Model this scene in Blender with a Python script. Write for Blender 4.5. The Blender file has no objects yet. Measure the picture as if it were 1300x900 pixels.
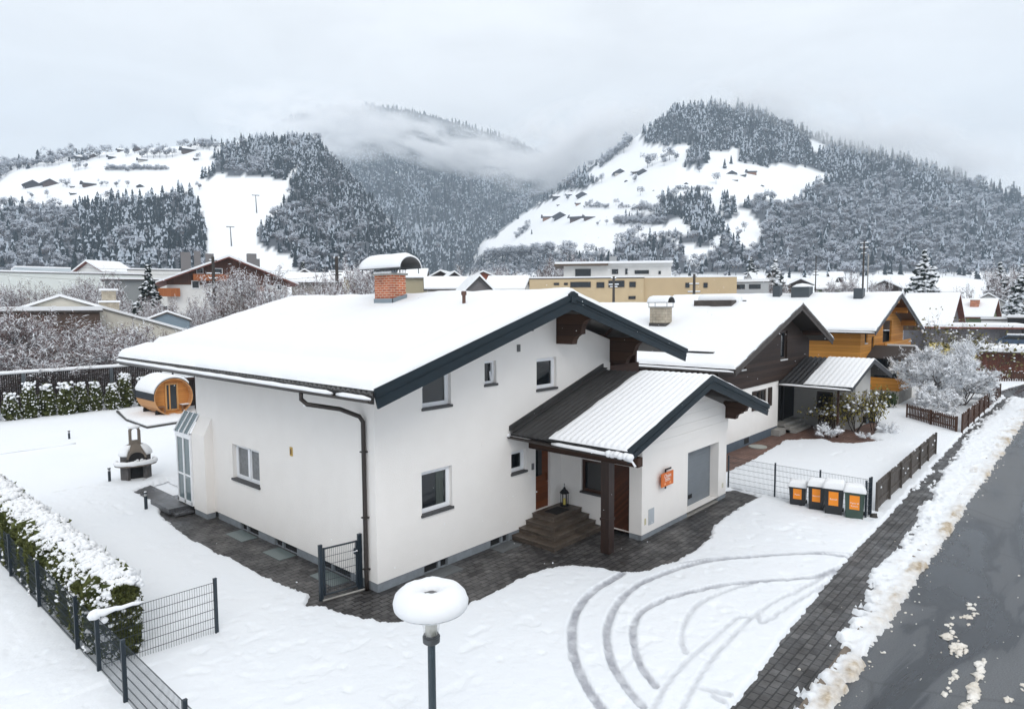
import bpy, bmesh, math, random
import numpy as np
from mathutils import Vector, Matrix, noise as mnoise
from mathutils.geometry import tessellate_polygon
random.seed(5); rng = np.random.RandomState(11)
scene = bpy.context.scene
COL = scene.collection
rad = math.radians

# ---------------------------------------------------------------- camera (solved from the photograph)
FOC, PITCH, ROLL, YAW = 838.971, 0.074743, -0.00596, 0.728995
CAM = np.array([-9.8836, -13.4575, 7.3])
_fw = np.array([math.cos(YAW)*math.cos(PITCH), math.sin(YAW)*math.cos(PITCH), -math.sin(PITCH)])
_r0 = np.array([math.sin(YAW), -math.cos(YAW), 0.0]); _u0 = np.cross(_r0, _fw)
CR = math.cos(ROLL)*_r0 + math.sin(ROLL)*_u0; CU = -math.sin(ROLL)*_r0 + math.cos(ROLL)*_u0; CF = _fw
FH = np.array([math.cos(YAW), math.sin(YAW), 0.0])
cam_d = bpy.data.cameras.new('camera'); cam = bpy.data.objects.new('camera', cam_d); COL.objects.link(cam)
cam_d.sensor_width = 36.0; cam_d.lens = FOC/1300*36.0; cam_d.clip_end = 12000; cam_d.clip_start = 0.1
M = Matrix(((CR[0], CU[0], -CF[0], CAM[0]), (CR[1], CU[1], -CF[1], CAM[1]), (CR[2], CU[2], -CF[2], CAM[2]), (0, 0, 0, 1)))
cam.matrix_world = M
scene.camera = cam

def ray(x, y): return CR*(x-650)/FOC - CU*(y-450)/FOC + CF
def hit(x, y, ax, v):
    d = ray(x, y); return CAM + d*((v-CAM[ax])/d[ax])
def G(x, y, z=0.0): return hit(x, y, 2, z)
def PX(x, y, v): return hit(x, y, 0, v)
def PY(x, y, v): return hit(x, y, 1, v)
def at(x, y, D):
    d = ray(x, y); return CAM + d*(D/float(d@FH))
def project(q):
    v = np.asarray(q, float)-CAM
    return 650+FOC*(v@CR)/(v@CF), 450-FOC*(v@CU)/(v@CF)

# ---------------------------------------------------------------- sky, sun, exposure
SUN_EL, SUN_AZ = rad(40), rad(235)      # azimuth measured counter-clockwise from +X: behind the camera, to its right
w = bpy.data.worlds.new('World'); scene.world = w; w.use_nodes = True
nt = w.node_tree; nt.nodes.clear()
out = nt.nodes.new('ShaderNodeOutputWorld'); bg = nt.nodes.new('ShaderNodeBackground')
sky = nt.nodes.new('ShaderNodeTexSky'); sky.sky_type = 'NISHITA'; sky.sun_disc = False
sky.sun_elevation = SUN_EL; sky.sun_rotation = math.pi/2-SUN_AZ; sky.altitude = 760; sky.air_density = 1.0; sky.dust_density = 3.0
hs = nt.nodes.new('ShaderNodeHueSaturation'); hs.inputs['Saturation'].default_value = 0.25
nt.links.new(sky.outputs[0], hs.inputs['Color'])
tc = nt.nodes.new('ShaderNodeTexCoord'); sep = nt.nodes.new('ShaderNodeSeparateXYZ'); nt.links.new(tc.outputs['Generated'], sep.inputs[0])
ramp = nt.nodes.new('ShaderNodeValToRGB')           # overcast: the deck is brighter overhead than at the horizon
e = ramp.color_ramp.elements
e[0].position = 0.0; e[0].color = (0.735, 0.755, 0.78, 1)
e[1].position = 1.0; e[1].color = (1, 1, 1, 1)
for p_, c_ in ((0.2, (0.715, 0.735, 0.76)), (0.40, (0.835, 0.855, 0.878)), (0.6, (0.97, 0.98, 0.99))):
    q = e.new(p_); q.color = (*c_, 1)
nt.links.new(sep.outputs['Z'], ramp.inputs['Fac'])
mp = nt.nodes.new('ShaderNodeMapping'); mp.inputs['Scale'].default_value = (2.2, 2.2, 7.0); nt.links.new(tc.outputs['Generated'], mp.inputs['Vector'])
nz = nt.nodes.new('ShaderNodeTexNoise'); nz.inputs['Scale'].default_value = 1.6; nz.inputs['Detail'].default_value = 7; nz.inputs['Roughness'].default_value = 0.55
nz.inputs['Distortion'].default_value = 0.4
nt.links.new(mp.outputs[0], nz.inputs['Vector'])
mr = nt.nodes.new('ShaderNodeMapRange'); mr.inputs[1].default_value = 0.28; mr.inputs[2].default_value = 0.72; mr.inputs[3].default_value = 0.90; mr.inputs[4].default_value = 1.08
nt.links.new(nz.outputs['Fac'], mr.inputs[0])
mul = nt.nodes.new('ShaderNodeMix'); mul.data_type = 'RGBA'; mul.blend_type = 'MULTIPLY'; mul.inputs['Factor'].default_value = 1.0
nt.links.new(ramp.outputs[0], mul.inputs['A']); nt.links.new(mr.outputs[0], mul.inputs['B'])
gain = nt.nodes.new('ShaderNodeMapRange'); gain.inputs[1].default_value = 0.45; gain.inputs[2].default_value = 0.95; gain.inputs[3].default_value = 10.0; gain.inputs[4].default_value = 11.0
nt.links.new(sep.outputs['Z'], gain.inputs[0])
mul2 = nt.nodes.new('ShaderNodeMix'); mul2.data_type = 'RGBA'; mul2.blend_type = 'MULTIPLY'; mul2.inputs['Factor'].default_value = 1.0
nt.links.new(mul.outputs['Result'], mul2.inputs['A']); nt.links.new(gain.outputs[0], mul2.inputs['B'])
mixs = nt.nodes.new('ShaderNodeMix'); mixs.data_type = 'RGBA'; mixs.inputs['Factor'].default_value = 0.92
nt.links.new(hs.outputs[0], mixs.inputs['A']); nt.links.new(mul2.outputs['Result'], mixs.inputs['B'])
nt.links.new(mixs.outputs['Result'], bg.inputs['Color']); bg.inputs['Strength'].default_value = 0.1
nt.links.new(bg.outputs[0], out.inputs['Surface'])

sl = bpy.data.lights.new('sun', 'SUN'); sl.energy = 1.05; sl.angle = rad(28); sl.color = (1.0, 0.965, 0.92)
so = bpy.data.objects.new('sun', sl); COL.objects.link(so)
sd = Vector((math.cos(SUN_AZ)*math.cos(SUN_EL), math.sin(SUN_AZ)*math.cos(SUN_EL), math.sin(SUN_EL)))
so.rotation_euler = sd.to_track_quat('Z', 'Y').to_euler(); so.location = (0, 0, 60)
vs = scene.view_settings; vs.view_transform = 'Standard'; vs.look = 'None'; vs.exposure = 0.27; vs.gamma = 1.0; vs.use_curve_mapping = False
scene.render.engine = 'CYCLES'
cy = scene.cycles; cy.use_denoising = True; cy.max_bounces = 6; cy.diffuse_bounces = 4; cy.glossy_bounces = 3; cy.transmission_bounces = 6
cy.volume_bounces = 5; cy.transparent_max_bounces = 12; cy.volume_step_rate = 1.0; cy.volume_max_steps = 64
cy.use_adaptive_sampling = True; cy.adaptive_threshold = 0.02; cy.caustics_reflective = False; cy.caustics_refractive = False

# ---------------------------------------------------------------- materials
MATS = {}
def mat(name, col, rough=0.7, metal=0.0, var=0.0, vscale=3.0, bump=0.0, bscale=20.0, stretch=None, spec=0.5, col2=None, coat=0.0):
    if name in MATS: return MATS[name]
    m = bpy.data.materials.new(name); m.use_nodes = True; t = m.node_tree; b = t.nodes['Principled BSDF']
    b.inputs['Base Color'].default_value = (*col, 1); b.inputs['Roughness'].default_value = rough; b.inputs['Metallic'].default_value = metal
    b.inputs['Specular IOR Level'].default_value = spec
    if coat: b.inputs['Coat Weight'].default_value = coat; b.inputs['Coat Roughness'].default_value = 0.15
    tcn = t.nodes.new('ShaderNodeTexCoord'); mpn = t.nodes.new('ShaderNodeMapping'); t.links.new(tcn.outputs['Object'], mpn.inputs[0])
    if stretch: mpn.inputs['Scale'].default_value = stretch
    if var or col2:
        n = t.nodes.new('ShaderNodeTexNoise'); n.inputs['Scale'].default_value = vscale; n.inputs['Detail'].default_value = 6; n.inputs['Roughness'].default_value = 0.62
        t.links.new(mpn.outputs[0], n.inputs['Vector'])
        r = t.nodes.new('ShaderNodeValToRGB'); r.color_ramp.elements[0].position = 0.3; r.color_ramp.elements[1].position = 0.7
        c2 = col2 if col2 else tuple(min(1, c*(1+var)) for c in col); c1 = col if col2 else tuple(c*(1-var) for c in col)
        r.color_ramp.elements[0].color = (*c1, 1); r.color_ramp.elements[1].color = (*c2, 1)
        t.links.new(n.outputs['Fac'], r.inputs[0]); t.links.new(r.outputs[0], b.inputs['Base Color'])
    if bump:
        n2 = t.nodes.new('ShaderNodeTexNoise'); n2.inputs['Scale'].default_value = bscale; n2.inputs['Detail'].default_value = 5
        t.links.new(mpn.outputs[0], n2.inputs['Vector'])
        bp = t.nodes.new('ShaderNodeBump'); bp.inputs['Strength'].default_value = bump; bp.inputs['Distance'].default_value = 0.05
        t.links.new(n2.outputs['Fac'], bp.inputs['Height']); t.links.new(bp.outputs[0], b.inputs['Normal'])
    MATS[name] = m; return m

def boards(name, col, col2, width=0.14, axis='z', rough=0.65, gap=0.45, stretch=1.0):
    """wooden cladding: boards of the given width, each with its own tone, dark joints between them and grain along them"""
    if name in MATS: return MATS[name]
    m = bpy.data.materials.new(name); m.use_nodes = True; t = m.node_tree; b = t.nodes['Principled BSDF']; b.inputs['Roughness'].default_value = rough
    b.inputs['Specular IOR Level'].default_value = 0.3
    L = t.links.new; N = t.nodes.new
    tcn = N('ShaderNodeTexCoord'); sp = N('ShaderNodeSeparateXYZ'); L(tcn.outputs['Object'], sp.inputs[0])
    if axis == 'diag':
        ad = N('ShaderNodeMath'); ad.operation = 'ADD'; L(sp.outputs['Y'], ad.inputs[0]); L(sp.outputs['Z'], ad.inputs[1]); src = ad.outputs[0]
    elif axis == 'xy':
        ad = N('ShaderNodeMath'); ad.operation = 'ADD'; L(sp.outputs['X'], ad.inputs[0]); L(sp.outputs['Y'], ad.inputs[1]); src = ad.outputs[0]
    else: src = sp.outputs[axis.upper()]
    dv = N('ShaderNodeMath'); dv.operation = 'DIVIDE'; dv.inputs[1].default_value = width; L(src, dv.inputs[0])
    fl = N('ShaderNodeMath'); fl.operation = 'FLOOR'; L(dv.outputs[0], fl.inputs[0])
    fr = N('ShaderNodeMath'); fr.operation = 'FRACT'; L(dv.outputs[0], fr.inputs[0])
    wn = N('ShaderNodeTexWhiteNoise'); wn.noise_dimensions = '1D'; L(fl.outputs[0], wn.inputs['W'])
    mp_ = N('ShaderNodeMapping'); L(tcn.outputs['Object'], mp_.inputs[0])
    sc = {'z': (2, 2, 30), 'x': (30, 30, 2), 'y': (30, 30, 2), 'xy': (30, 30, 2), 'diag': (20, 20, 20)}[axis]
    mp_.inputs['Scale'].default_value = sc
    ns = N('ShaderNodeTexNoise'); ns.inputs['Scale'].default_value = 1.0; ns.inputs['Detail'].default_value = 5; L(mp_.outputs[0], ns.inputs['Vector'])
    mx = N('ShaderNodeMath'); mx.operation = 'MULTIPLY_ADD'; mx.inputs[1].default_value = 0.5; L(wn.outputs['Value'], mx.inputs[0])
    hf = N('ShaderNodeMath'); hf.operation = 'MULTIPLY'; hf.inputs[1].default_value = 0.6; L(ns.outputs['Fac'], hf.inputs[0]); L(hf.outputs[0], mx.inputs[2])
    cr = N('ShaderNodeValToRGB'); cr.color_ramp.elements[0].position = 0.15; cr.color_ramp.elements[1].position = 0.85
    cr.color_ramp.elements[0].color = (*col, 1); cr.color_ramp.elements[1].color = (*col2, 1); L(mx.outputs[0], cr.inputs[0])
    pk = N('ShaderNodeMath'); pk.operation = 'PINGPONG'; pk.inputs[1].default_value = 0.5; L(fr.outputs[0], pk.inputs[0])
    jr = N('ShaderNodeMapRange'); jr.inputs[1].default_value = 0.0; jr.inputs[2].default_value = 0.07; jr.inputs[3].default_value = gap; jr.inputs[4].default_value = 1.0; L(pk.outputs[0], jr.inputs[0])
    ml = N('ShaderNodeMix'); ml.data_type = 'RGBA'; ml.blend_type = 'MULTIPLY'; ml.inputs['Factor'].default_value = 1; L(cr.outputs[0], ml.inputs['A']); L(jr.outputs[0], ml.inputs['B'])
    L(ml.outputs['Result'], b.inputs['Base Color'])
    bp = N('ShaderNodeBump'); bp.inputs['Strength'].default_value = 0.5; bp.inputs['Distance'].default_value = 0.02; L(jr.outputs[0], bp.inputs['Height']); L(bp.outputs[0], b.inputs['Normal'])
    MATS[name] = m; return m

def snow_mat(name, col, bump, scale, col2=None):
    m = mat(name, col, rough=0.75, col2=col2, vscale=0.35, bump=bump, bscale=scale, spec=0.25)
    return m
SNOW = snow_mat('snow', (0.775, 0.805, 0.84), 0.22, 7.0, (0.81, 0.83, 0.855))
ROOFSNOW = snow_mat('roof_snow', (0.80, 0.81, 0.825), 0.16, 5.0)
TSNOW = snow_mat('branch_snow', (0.88, 0.90, 0.93), 0.0, 5.0)
PLASTER = mat('white_plaster', (0.795, 0.764, 0.732), rough=0.9, col2=(0.825, 0.795, 0.763), vscale=1.6, bump=0.22, bscale=38, spec=0.2)
PLINTH = mat('grey_plinth', (0.20, 0.22, 0.24), rough=0.85, var=0.15, vscale=4)
ANTH = mat('anthracite_metal', (0.008, 0.0165, 0.0235), rough=0.55, var=0.2, vscale=3, stretch=(1, 1, 4), spec=0.28)
ANTHF = mat('anthracite_fence', (0.016, 0.026, 0.036), rough=0.5)
BEAM = boards('dark_brown_beam', (0.030, 0.014, 0.009), (0.055, 0.026, 0.015), width=0.35, axis='z')
POSTW = mat('brown_post_wood', (0.022, 0.009, 0.0055), rough=0.5, var=0.5, vscale=2.0, stretch=(8, 8, .6), bump=0.1, bscale=10)
SOFFIT = boards('soffit_boards', (0.035, 0.015, 0.010), (0.06, 0.026, 0.015), width=0.18, axis='y')
ROOFB = mat('corrugated_roof_sheet', (0.034, 0.033, 0.033), rough=0.6, var=0.35, vscale=1.4, stretch=(1, 4, 1), bump=0.15, bscale=30)
GUTTER = mat('brown_gutter_metal', (0.035, 0.028, 0.025), rough=0.4, metal=0.3)
SILL = mat('grey_sill_stone', (0.06, 0.06, 0.062), rough=0.6, var=0.15, vscale=6)
WFRAME = mat('white_frame_plastic', (0.78, 0.79, 0.81), rough=0.35)
GARAGE = None
WOODDOOR = boards('brown_front_door_wood', (0.085, 0.022, 0.007), (0.16, 0.045, 0.013), width=0.22, axis='z', rough=0.4, gap=0.6)
HERRING = boards('herringbone_door_wood', (0.035, 0.011, 0.005), (0.085, 0.026, 0.010), width=0.09, axis='diag', rough=0.45)
STONE = mat('brown_step_stone', (0.040, 0.030, 0.023), rough=0.5, col2=(0.125, 0.098, 0.076), vscale=3.0, stretch=(1, 1, 3), bump=0.25, bscale=12)
BLACK = mat('black_rubber', (0.008, 0.008, 0.009), rough=0.8)
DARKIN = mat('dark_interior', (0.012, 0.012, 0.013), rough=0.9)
CONC = mat('concrete', (0.30, 0.29, 0.27), rough=0.9, var=0.18, vscale=2.5, bump=0.1, bscale=25)
BARK = mat('twig_bark', (0.105, 0.088, 0.085), rough=0.9, var=0.3, vscale=3)
BARKD = mat('dark_bark', (0.045, 0.036, 0.030), rough=0.9, var=0.3, vscale=3)
LARCH = boards('larch_cladding', (0.36, 0.135, 0.022), (0.52, 0.215, 0.038), width=0.16, axis='z', gap=0.5)
BROWNW = boards('dark_brown_cladding', (0.016, 0.0085, 0.006), (0.046, 0.027, 0.020), width=0.21, axis='z', gap=0.12)
CHALETW = boards('brown_chalet_boards', (0.07, 0.026, 0.013), (0.11, 0.042, 0.020), width=0.3, axis='xy')

def glass_mat(name, col=(0.012, 0.016, 0.02), rough=0.03):
    m = mat(name, col, rough=rough, spec=0.55, bump=0.03, bscale=2.5); return m
GLASS = glass_mat('window_glass', (0.008, 0.011, 0.014)); GLASSB = glass_mat('pale_window_glass', (0.10, 0.14, 0.15), 0.05)

def brick_mat(name, c1, c2, mortar, scale, bw=0.5, rh=0.25, msize=0.02, rough=0.8, wet=0.0, axis=None, bump=0.4, offset=0.5):
    if name in MATS: return MATS[name]
    m = bpy.data.materials.new(name); m.use_nodes = True; t = m.node_tree; b = t.nodes['Principled BSDF']; L = t.links.new; N = t.nodes.new
    b.inputs['Roughness'].default_value = rough
    tcn = N('ShaderNodeTexCoord'); v = tcn.outputs['Object']
    if axis == 'wall':       # brick courses on vertical faces: (x+y, z)
        sp = N('ShaderNodeSeparateXYZ'); L(v, sp.inputs[0]); ad = N('ShaderNodeMath'); L(sp.outputs['X'], ad.inputs[0]); L(sp.outputs['Y'], ad.inputs[1])
        cb = N('ShaderNodeCombineXYZ'); L(ad.outputs[0], cb.inputs[0]); L(sp.outputs['Z'], cb.inputs[1]); v = cb.outputs[0]
    br = N('ShaderNodeTexBrick'); br.inputs['Scale'].default_value = scale; br.inputs['Color1'].default_value = (*c1, 1); br.inputs['Color2'].default_value = (*c2, 1)
    br.inputs['Mortar'].default_value = (*mortar, 1); br.inputs['Mortar Size'].default_value = msize; br.inputs['Brick Width'].default_value = bw; br.inputs['Row Height'].default_value = rh
    br.offset = offset
    L(v, br.inputs['Vector'])
    nn = N('ShaderNodeTexNoise'); nn.inputs['Scale'].default_value = 1.3; nn.inputs['Detail'].default_value = 7; nn.inputs['Roughness'].default_value = 0.65; L(tcn.outputs['Object'], nn.inputs['Vector'])
    rg = N('ShaderNodeMapRange'); rg.inputs[1].default_value = 0.3; rg.inputs[2].default_value = 0.7; rg.inputs[3].default_value = 0.62; rg.inputs[4].default_value = 1.35; L(nn.outputs['Fac'], rg.inputs[0])
    mx = N('ShaderNodeMix'); mx.data_type = 'RGBA'; mx.blend_type = 'MULTIPLY'; mx.inputs['Factor'].default_value = 1; L(br.outputs['Color'], mx.inputs['A']); L(rg.outputs[0], mx.inputs['B'])
    L(mx.outputs['Result'], b.inputs['Base Color'])
    if wet:
        r2 = N('ShaderNodeMapRange'); r2.inputs[1].default_value = 0.4; r2.inputs[2].default_value = 0.62; r2.inputs[3].default_value = rough; r2.inputs[4].default_value = rough-wet
        L(nn.outputs['Fac'], r2.inputs[0]); L(r2.outputs[0], b.inputs['Roughness'])
    bp = N('ShaderNodeBump'); bp.inputs['Strength'].default_value = bump; bp.inputs['Distance'].default_value = 0.02; bp.invert = True; L(br.outputs['Fac'], bp.inputs['Height']); L(bp.outputs[0], b.inputs['Normal'])
    MATS[name] = m; return m
BRICK = brick_mat('red_brick', (0.45, 0.105, 0.035), (0.30, 0.055, 0.022), (0.50, 0.40, 0.30), 1.0, 0.25, 0.083, 0.012, axis='wall')
PAVER = brick_mat('dark_pavers', (0.036, 0.034, 0.034), (0.085, 0.081, 0.079), (0.009, 0.008, 0.008), 1.0, 0.27, 0.18, 0.016, rough=0.6, wet=0.32, bump=0.8)
REDPAVE = brick_mat('reddish_pavers', (0.14, 0.075, 0.055), (0.18, 0.10, 0.075), (0.05, 0.035, 0.03), 1.0, 0.3, 0.2, 0.012, rough=0.75)
BLOCK = brick_mat('pale_block', (0.36, 0.31, 0.24), (0.42, 0.37, 0.29), (0.24, 0.21, 0.17), 1.0, 0.4, 0.16, 0.012, axis='wall', bump=0.2)

# ---------------------------------------------------------------- mesh building
class MB:
    def __init__(s): s.v = []; s.f = []; s.m = []
    def add(s, vs_, fs, mi=0):
        o = len(s.v); s.v.extend([tuple(map(float, p)) for p in vs_])
        for f in fs: s.f.append(tuple(i+o for i in f)); s.m.append(mi)
        return s
    def box(s, a, b, mi=0):
        x0, y0, z0 = [min(p, q) for p, q in zip(a, b)]; x1, y1, z1 = [max(p, q) for p, q in zip(a, b)]
        return s.add([(x0,y0,z0),(x1,y0,z0),(x1,y1,z0),(x0,y1,z0),(x0,y0,z1),(x1,y0,z1),(x1,y1,z1),(x0,y1,z1)],
              [(0,3,2,1),(4,5,6,7),(0,1,5,4),(1,2,6,5),(2,3,7,6),(3,0,4,7)], mi)
    def prism(s, pts, fn, d0, d1, mi=0):
        """polygon pts (u, v) swept from depth d0 to d1; fn(u, v, d) gives the point"""
        n = len(pts); vv = [fn(u, v, d0) for u, v in pts]+[fn(u, v, d1) for u, v in pts]
        tri = tessellate_polygon([[Vector((u, v, 0)) for u, v in pts]])
        fs = [tuple(t) for t in tri]+[tuple(i+n for i in reversed(t)) for t in tri]+[(i, (i+1) % n, n+(i+1) % n, n+i) for i in range(n)]
        return s.add(vv, fs, mi)
    def tube(s, pts, r, n=8, mi=0, cap=True):
        pts = [Vector(p) for p in pts]; rs = r if isinstance(r, (list, tuple)) else [r]*len(pts)
        vv = []; fs = []
        for i, p in enumerate(pts):
            d = (pts[min(i+1, len(pts)-1)]-pts[max(i-1, 0)]).normalized()
            a = d.cross(Vector((0, 0, 1))) if abs(d.z) < 0.95 else d.cross(Vector((1, 0, 0)))
            a.normalize(); b = d.cross(a)
            for k in range(n):
                t = 2*math.pi*k/n; vv.append(p+(a*math.cos(t)+b*math.sin(t))*rs[i])
        for i in range(len(pts)-1):
            for k in range(n): fs.append((i*n+k, i*n+(k+1) % n, (i+1)*n+(k+1) % n, (i+1)*n+k))
        if cap: fs.append(tuple(range(n))[::-1]); fs.append(tuple((len(pts)-1)*n+k for k in range(n)))
        return s.add(vv, fs, mi)
    def lathe(s, prof, c=(0, 0, 0), n=24, mi=0, a0=0.0, a1=2*math.pi, fn=None):
        full = abs(a1-a0-2*math.pi) < 1e-6; m_ = n if full else n+1; vv = []; fs = []
        for r_, z_ in prof:
            for k in range(m_):
                t = a0+(a1-a0)*k/n; q = (r_*math.cos(t), r_*math.sin(t), z_)
                q = fn(*q) if fn else q
                vv.append((c[0]+q[0], c[1]+q[1], c[2]+q[2]))
        for i in range(len(prof)-1):
            for k in range(n):
                k2 = (k+1) % m_; fs.append((i*m_+k, i*m_+k2, (i+1)*m_+k2, (i+1)*m_+k))
        return s.add(vv, fs, mi)
    def blob(s, c, r, seed=0, n=8, mi=0, amp=0.2, flat=0.0):
        """a lump (of snow): squashed sphere with an uneven surface and, with flat, a cut-off underside"""
        rx, ry, rz = r if isinstance(r, (tuple, list)) else (r, r, r); vv = []; fs = []; h = n//2
        for i in range(h+1):
            ph = math.pi*i/h
            for k in range(n):
                t = 2*math.pi*k/n; d = Vector((math.sin(ph)*math.cos(t), math.sin(ph)*math.sin(t), math.cos(ph)))
                q = 1+amp*mnoise.noise(d*1.7+Vector((seed*3.1, seed*1.7, 0)))
                z = d.z*rz*q
                vv.append((c[0]+d.x*rx*q, c[1]+d.y*ry*q, c[2]+(z if z > 0 else z*(1-flat))))
        for i in range(h):
            for k in range(n): fs.append((i*n+k, (i+1)*n+k, (i+1)*n+(k+1) % n, i*n+(k+1) % n))
        return s.add(vv, fs, mi)
    def build(s, name, mats, parent=None, smooth=False, local=False):
        return build_np(name, np.array(s.v, float).reshape(-1, 3), s.f, mats, parent, smooth, s.m, local)

def wloc(o):
    p = np.zeros(3)
    while o is not None: p += np.array(o.location); o = o.parent
    return p
def build_np(name, V, F, mats, parent=None, smooth=False, mi=None, local=False):
    me = bpy.data.meshes.new(name); mats = mats if isinstance(mats, (list, tuple)) else [mats]
    V = np.asarray(V, float)
    if parent is not None and not local: V = V-wloc(parent)
    if isinstance(F, np.ndarray):
        k = F.shape[1]; me.vertices.add(len(V)); me.vertices.foreach_set('co', V.astype(np.float32).ravel())
        me.loops.add(F.size); me.loops.foreach_set('vertex_index', F.astype(np.int32).ravel())
        me.polygons.add(len(F)); me.polygons.foreach_set('loop_start', np.arange(0, F.size, k, dtype=np.int32)); me.polygons.foreach_set('loop_total', np.full(len(F), k, np.int32))
        me.update(calc_edges=True)
    else: me.from_pydata([tuple(p) for p in V], [], F)
    for m_ in mats: me.materials.append(m_)
    if mi is not None and len(mats) > 1: me.polygons.foreach_set('material_index', np.asarray(mi, np.int32))
    if smooth: me.polygons.foreach_set('use_smooth', np.ones(len(me.polygons), bool))
    me.validate(); me.update()
    o = bpy.data.objects.new(name, me); COL.objects.link(o)
    if parent is not None: o.parent = parent
    return o
def recalc(o):
    bm = bmesh.new(); bm.from_mesh(o.data); bmesh.ops.recalc_face_normals(bm, faces=bm.faces); bm.to_mesh(o.data); bm.free(); return o
def tag(o, label=None, cat=None, group=None, kind=None):
    if label: o['label'] = label
    if cat: o['category'] = cat
    if group: o['group'] = group
    if kind: o['kind'] = kind
    return o
def thing(name, label, cat, loc=(0, 0, 0), group=None, rz=0.0):
    o = bpy.data.objects.new(name, None); COL.objects.link(o); o.location = tuple(map(float, loc)); o.rotation_euler = (0, 0, rz); o.empty_display_size = 0.2
    return tag(o, label, cat, group)
def copy_tree(o, parent=None):
    c = o.copy(); COL.objects.link(c); c.parent = parent
    for ch in list(o.children): copy_tree(ch, c)
    return c

# numpy value noise
_lat = rng.rand(257, 257)
def vnoise(x, y, oct_=4, gain=0.5):
    tot = 0; a = 1.0; s = 0
    for k in range(oct_):
        xi = np.floor(x).astype(int); yi = np.floor(y).astype(int); fx = x-xi; fy = y-yi; fx = fx*fx*(3-2*fx); fy = fy*fy*(3-2*fy)
        xi &= 255; yi &= 255
        v = (_lat[xi, yi]*(1-fx)+_lat[xi+1, yi]*fx)*(1-fy)+(_lat[xi, yi+1]*(1-fx)+_lat[xi+1, yi+1]*fx)*fy
        tot = tot+a*v; s += a; a *= gain; x = x*2.03+17.3; y = y*2.03+9.1
    return tot/s*2-1
def sstep(a, b, x):
    t = np.clip((x-a)/(b-a), 0, 1); return t*t*(3-2*t)
def sdf(poly, X, Y):
    """signed distance to a polygon, negative inside"""
    P = np.asarray(poly, float); d = np.full(X.shape, 1e9); inside = np.zeros(X.shape, bool); n = len(P)
    for i in range(n):
        a = P[i]; b = P[(i+1) % n]; e_ = b-a; wx = X-a[0]; wy = Y-a[1]
        t = np.clip((wx*e_[0]+wy*e_[1])/max(e_@e_, 1e-9), 0, 1); d = np.minimum(d, (wx-e_[0]*t)**2+(wy-e_[1]*t)**2)
        if a[1] != b[1]:
            c = ((a[1] > Y) != (b[1] > Y)) & (X < (b[0]-a[0])*(Y-a[1])/(b[1]-a[1])+a[0]); inside ^= c
    d = np.sqrt(d); return np.where(inside, -d, d)
def ldist(line, X, Y):
    P = np.asarray(line, float); d = np.full(X.shape, 1e9)
    for a, b in zip(P[:-1], P[1:]):
        e_ = b-a; wx = X-a[0]; wy = Y-a[1]; t = np.clip((wx*e_[0]+wy*e_[1])/max(e_@e_, 1e-9), 0, 1)
        d = np.minimum(d, (wx-e_[0]*t)**2+(wy-e_[1]*t)**2)
    return np.sqrt(d)
def grid_faces(nx, ny):
    i = np.arange(nx-1)[:, None]*ny+np.arange(ny-1)[None, :]; i = i.ravel()
    return np.stack([i, i+ny, i+ny+1, i+1], 1)
def smooth_line(pts, k=6):
    P = [np.asarray(p, float)[:2] for p in pts]; P = [2*P[0]-P[1]]+P+[2*P[-1]-P[-2]]; o = []
    for i in range(1, len(P)-2):
        for j in range(k):
            t = j/k; a, b, c, d = P[i-1:i+3]
            o.append(0.5*((2*b)+(-a+c)*t+(2*a-5*b+4*c-d)*t*t+(-a+3*b-3*c+d)*t**3))
    o.append(P[-2]); return o
# ================================================================= THE SETTING
# ---------------------------------------------------------------- ground sheet (snow lying on open ground, out to the hills)
X0, X1, Y0, Y1 = -14.0, 76.0, -16.0, 17.0
gv = []; gf = []
B_ = 3200.0
xs_ = [-B_, X0, X1, B_]; ys_ = [-B_, Y0, Y1, B_]
mb = MB()
for i in range(3):
    for j in range(3):
        if (i, j) == (1, 1): continue
        mb.add([(xs_[i], ys_[j], 0.09), (xs_[i+1], ys_[j], 0.09), (xs_[i+1], ys_[j+1], 0.09), (xs_[i], ys_[j+1], 0.09)], [(0, 1, 2, 3)])
mb.add([(X0, Y0, -0.08), (X1, Y0, -0.08), (X1, Y1, -0.08), (X0, Y1, -0.08)], [(0, 1, 2, 3)])
tag(mb.build('ground', SNOW), kind='structure')

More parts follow.
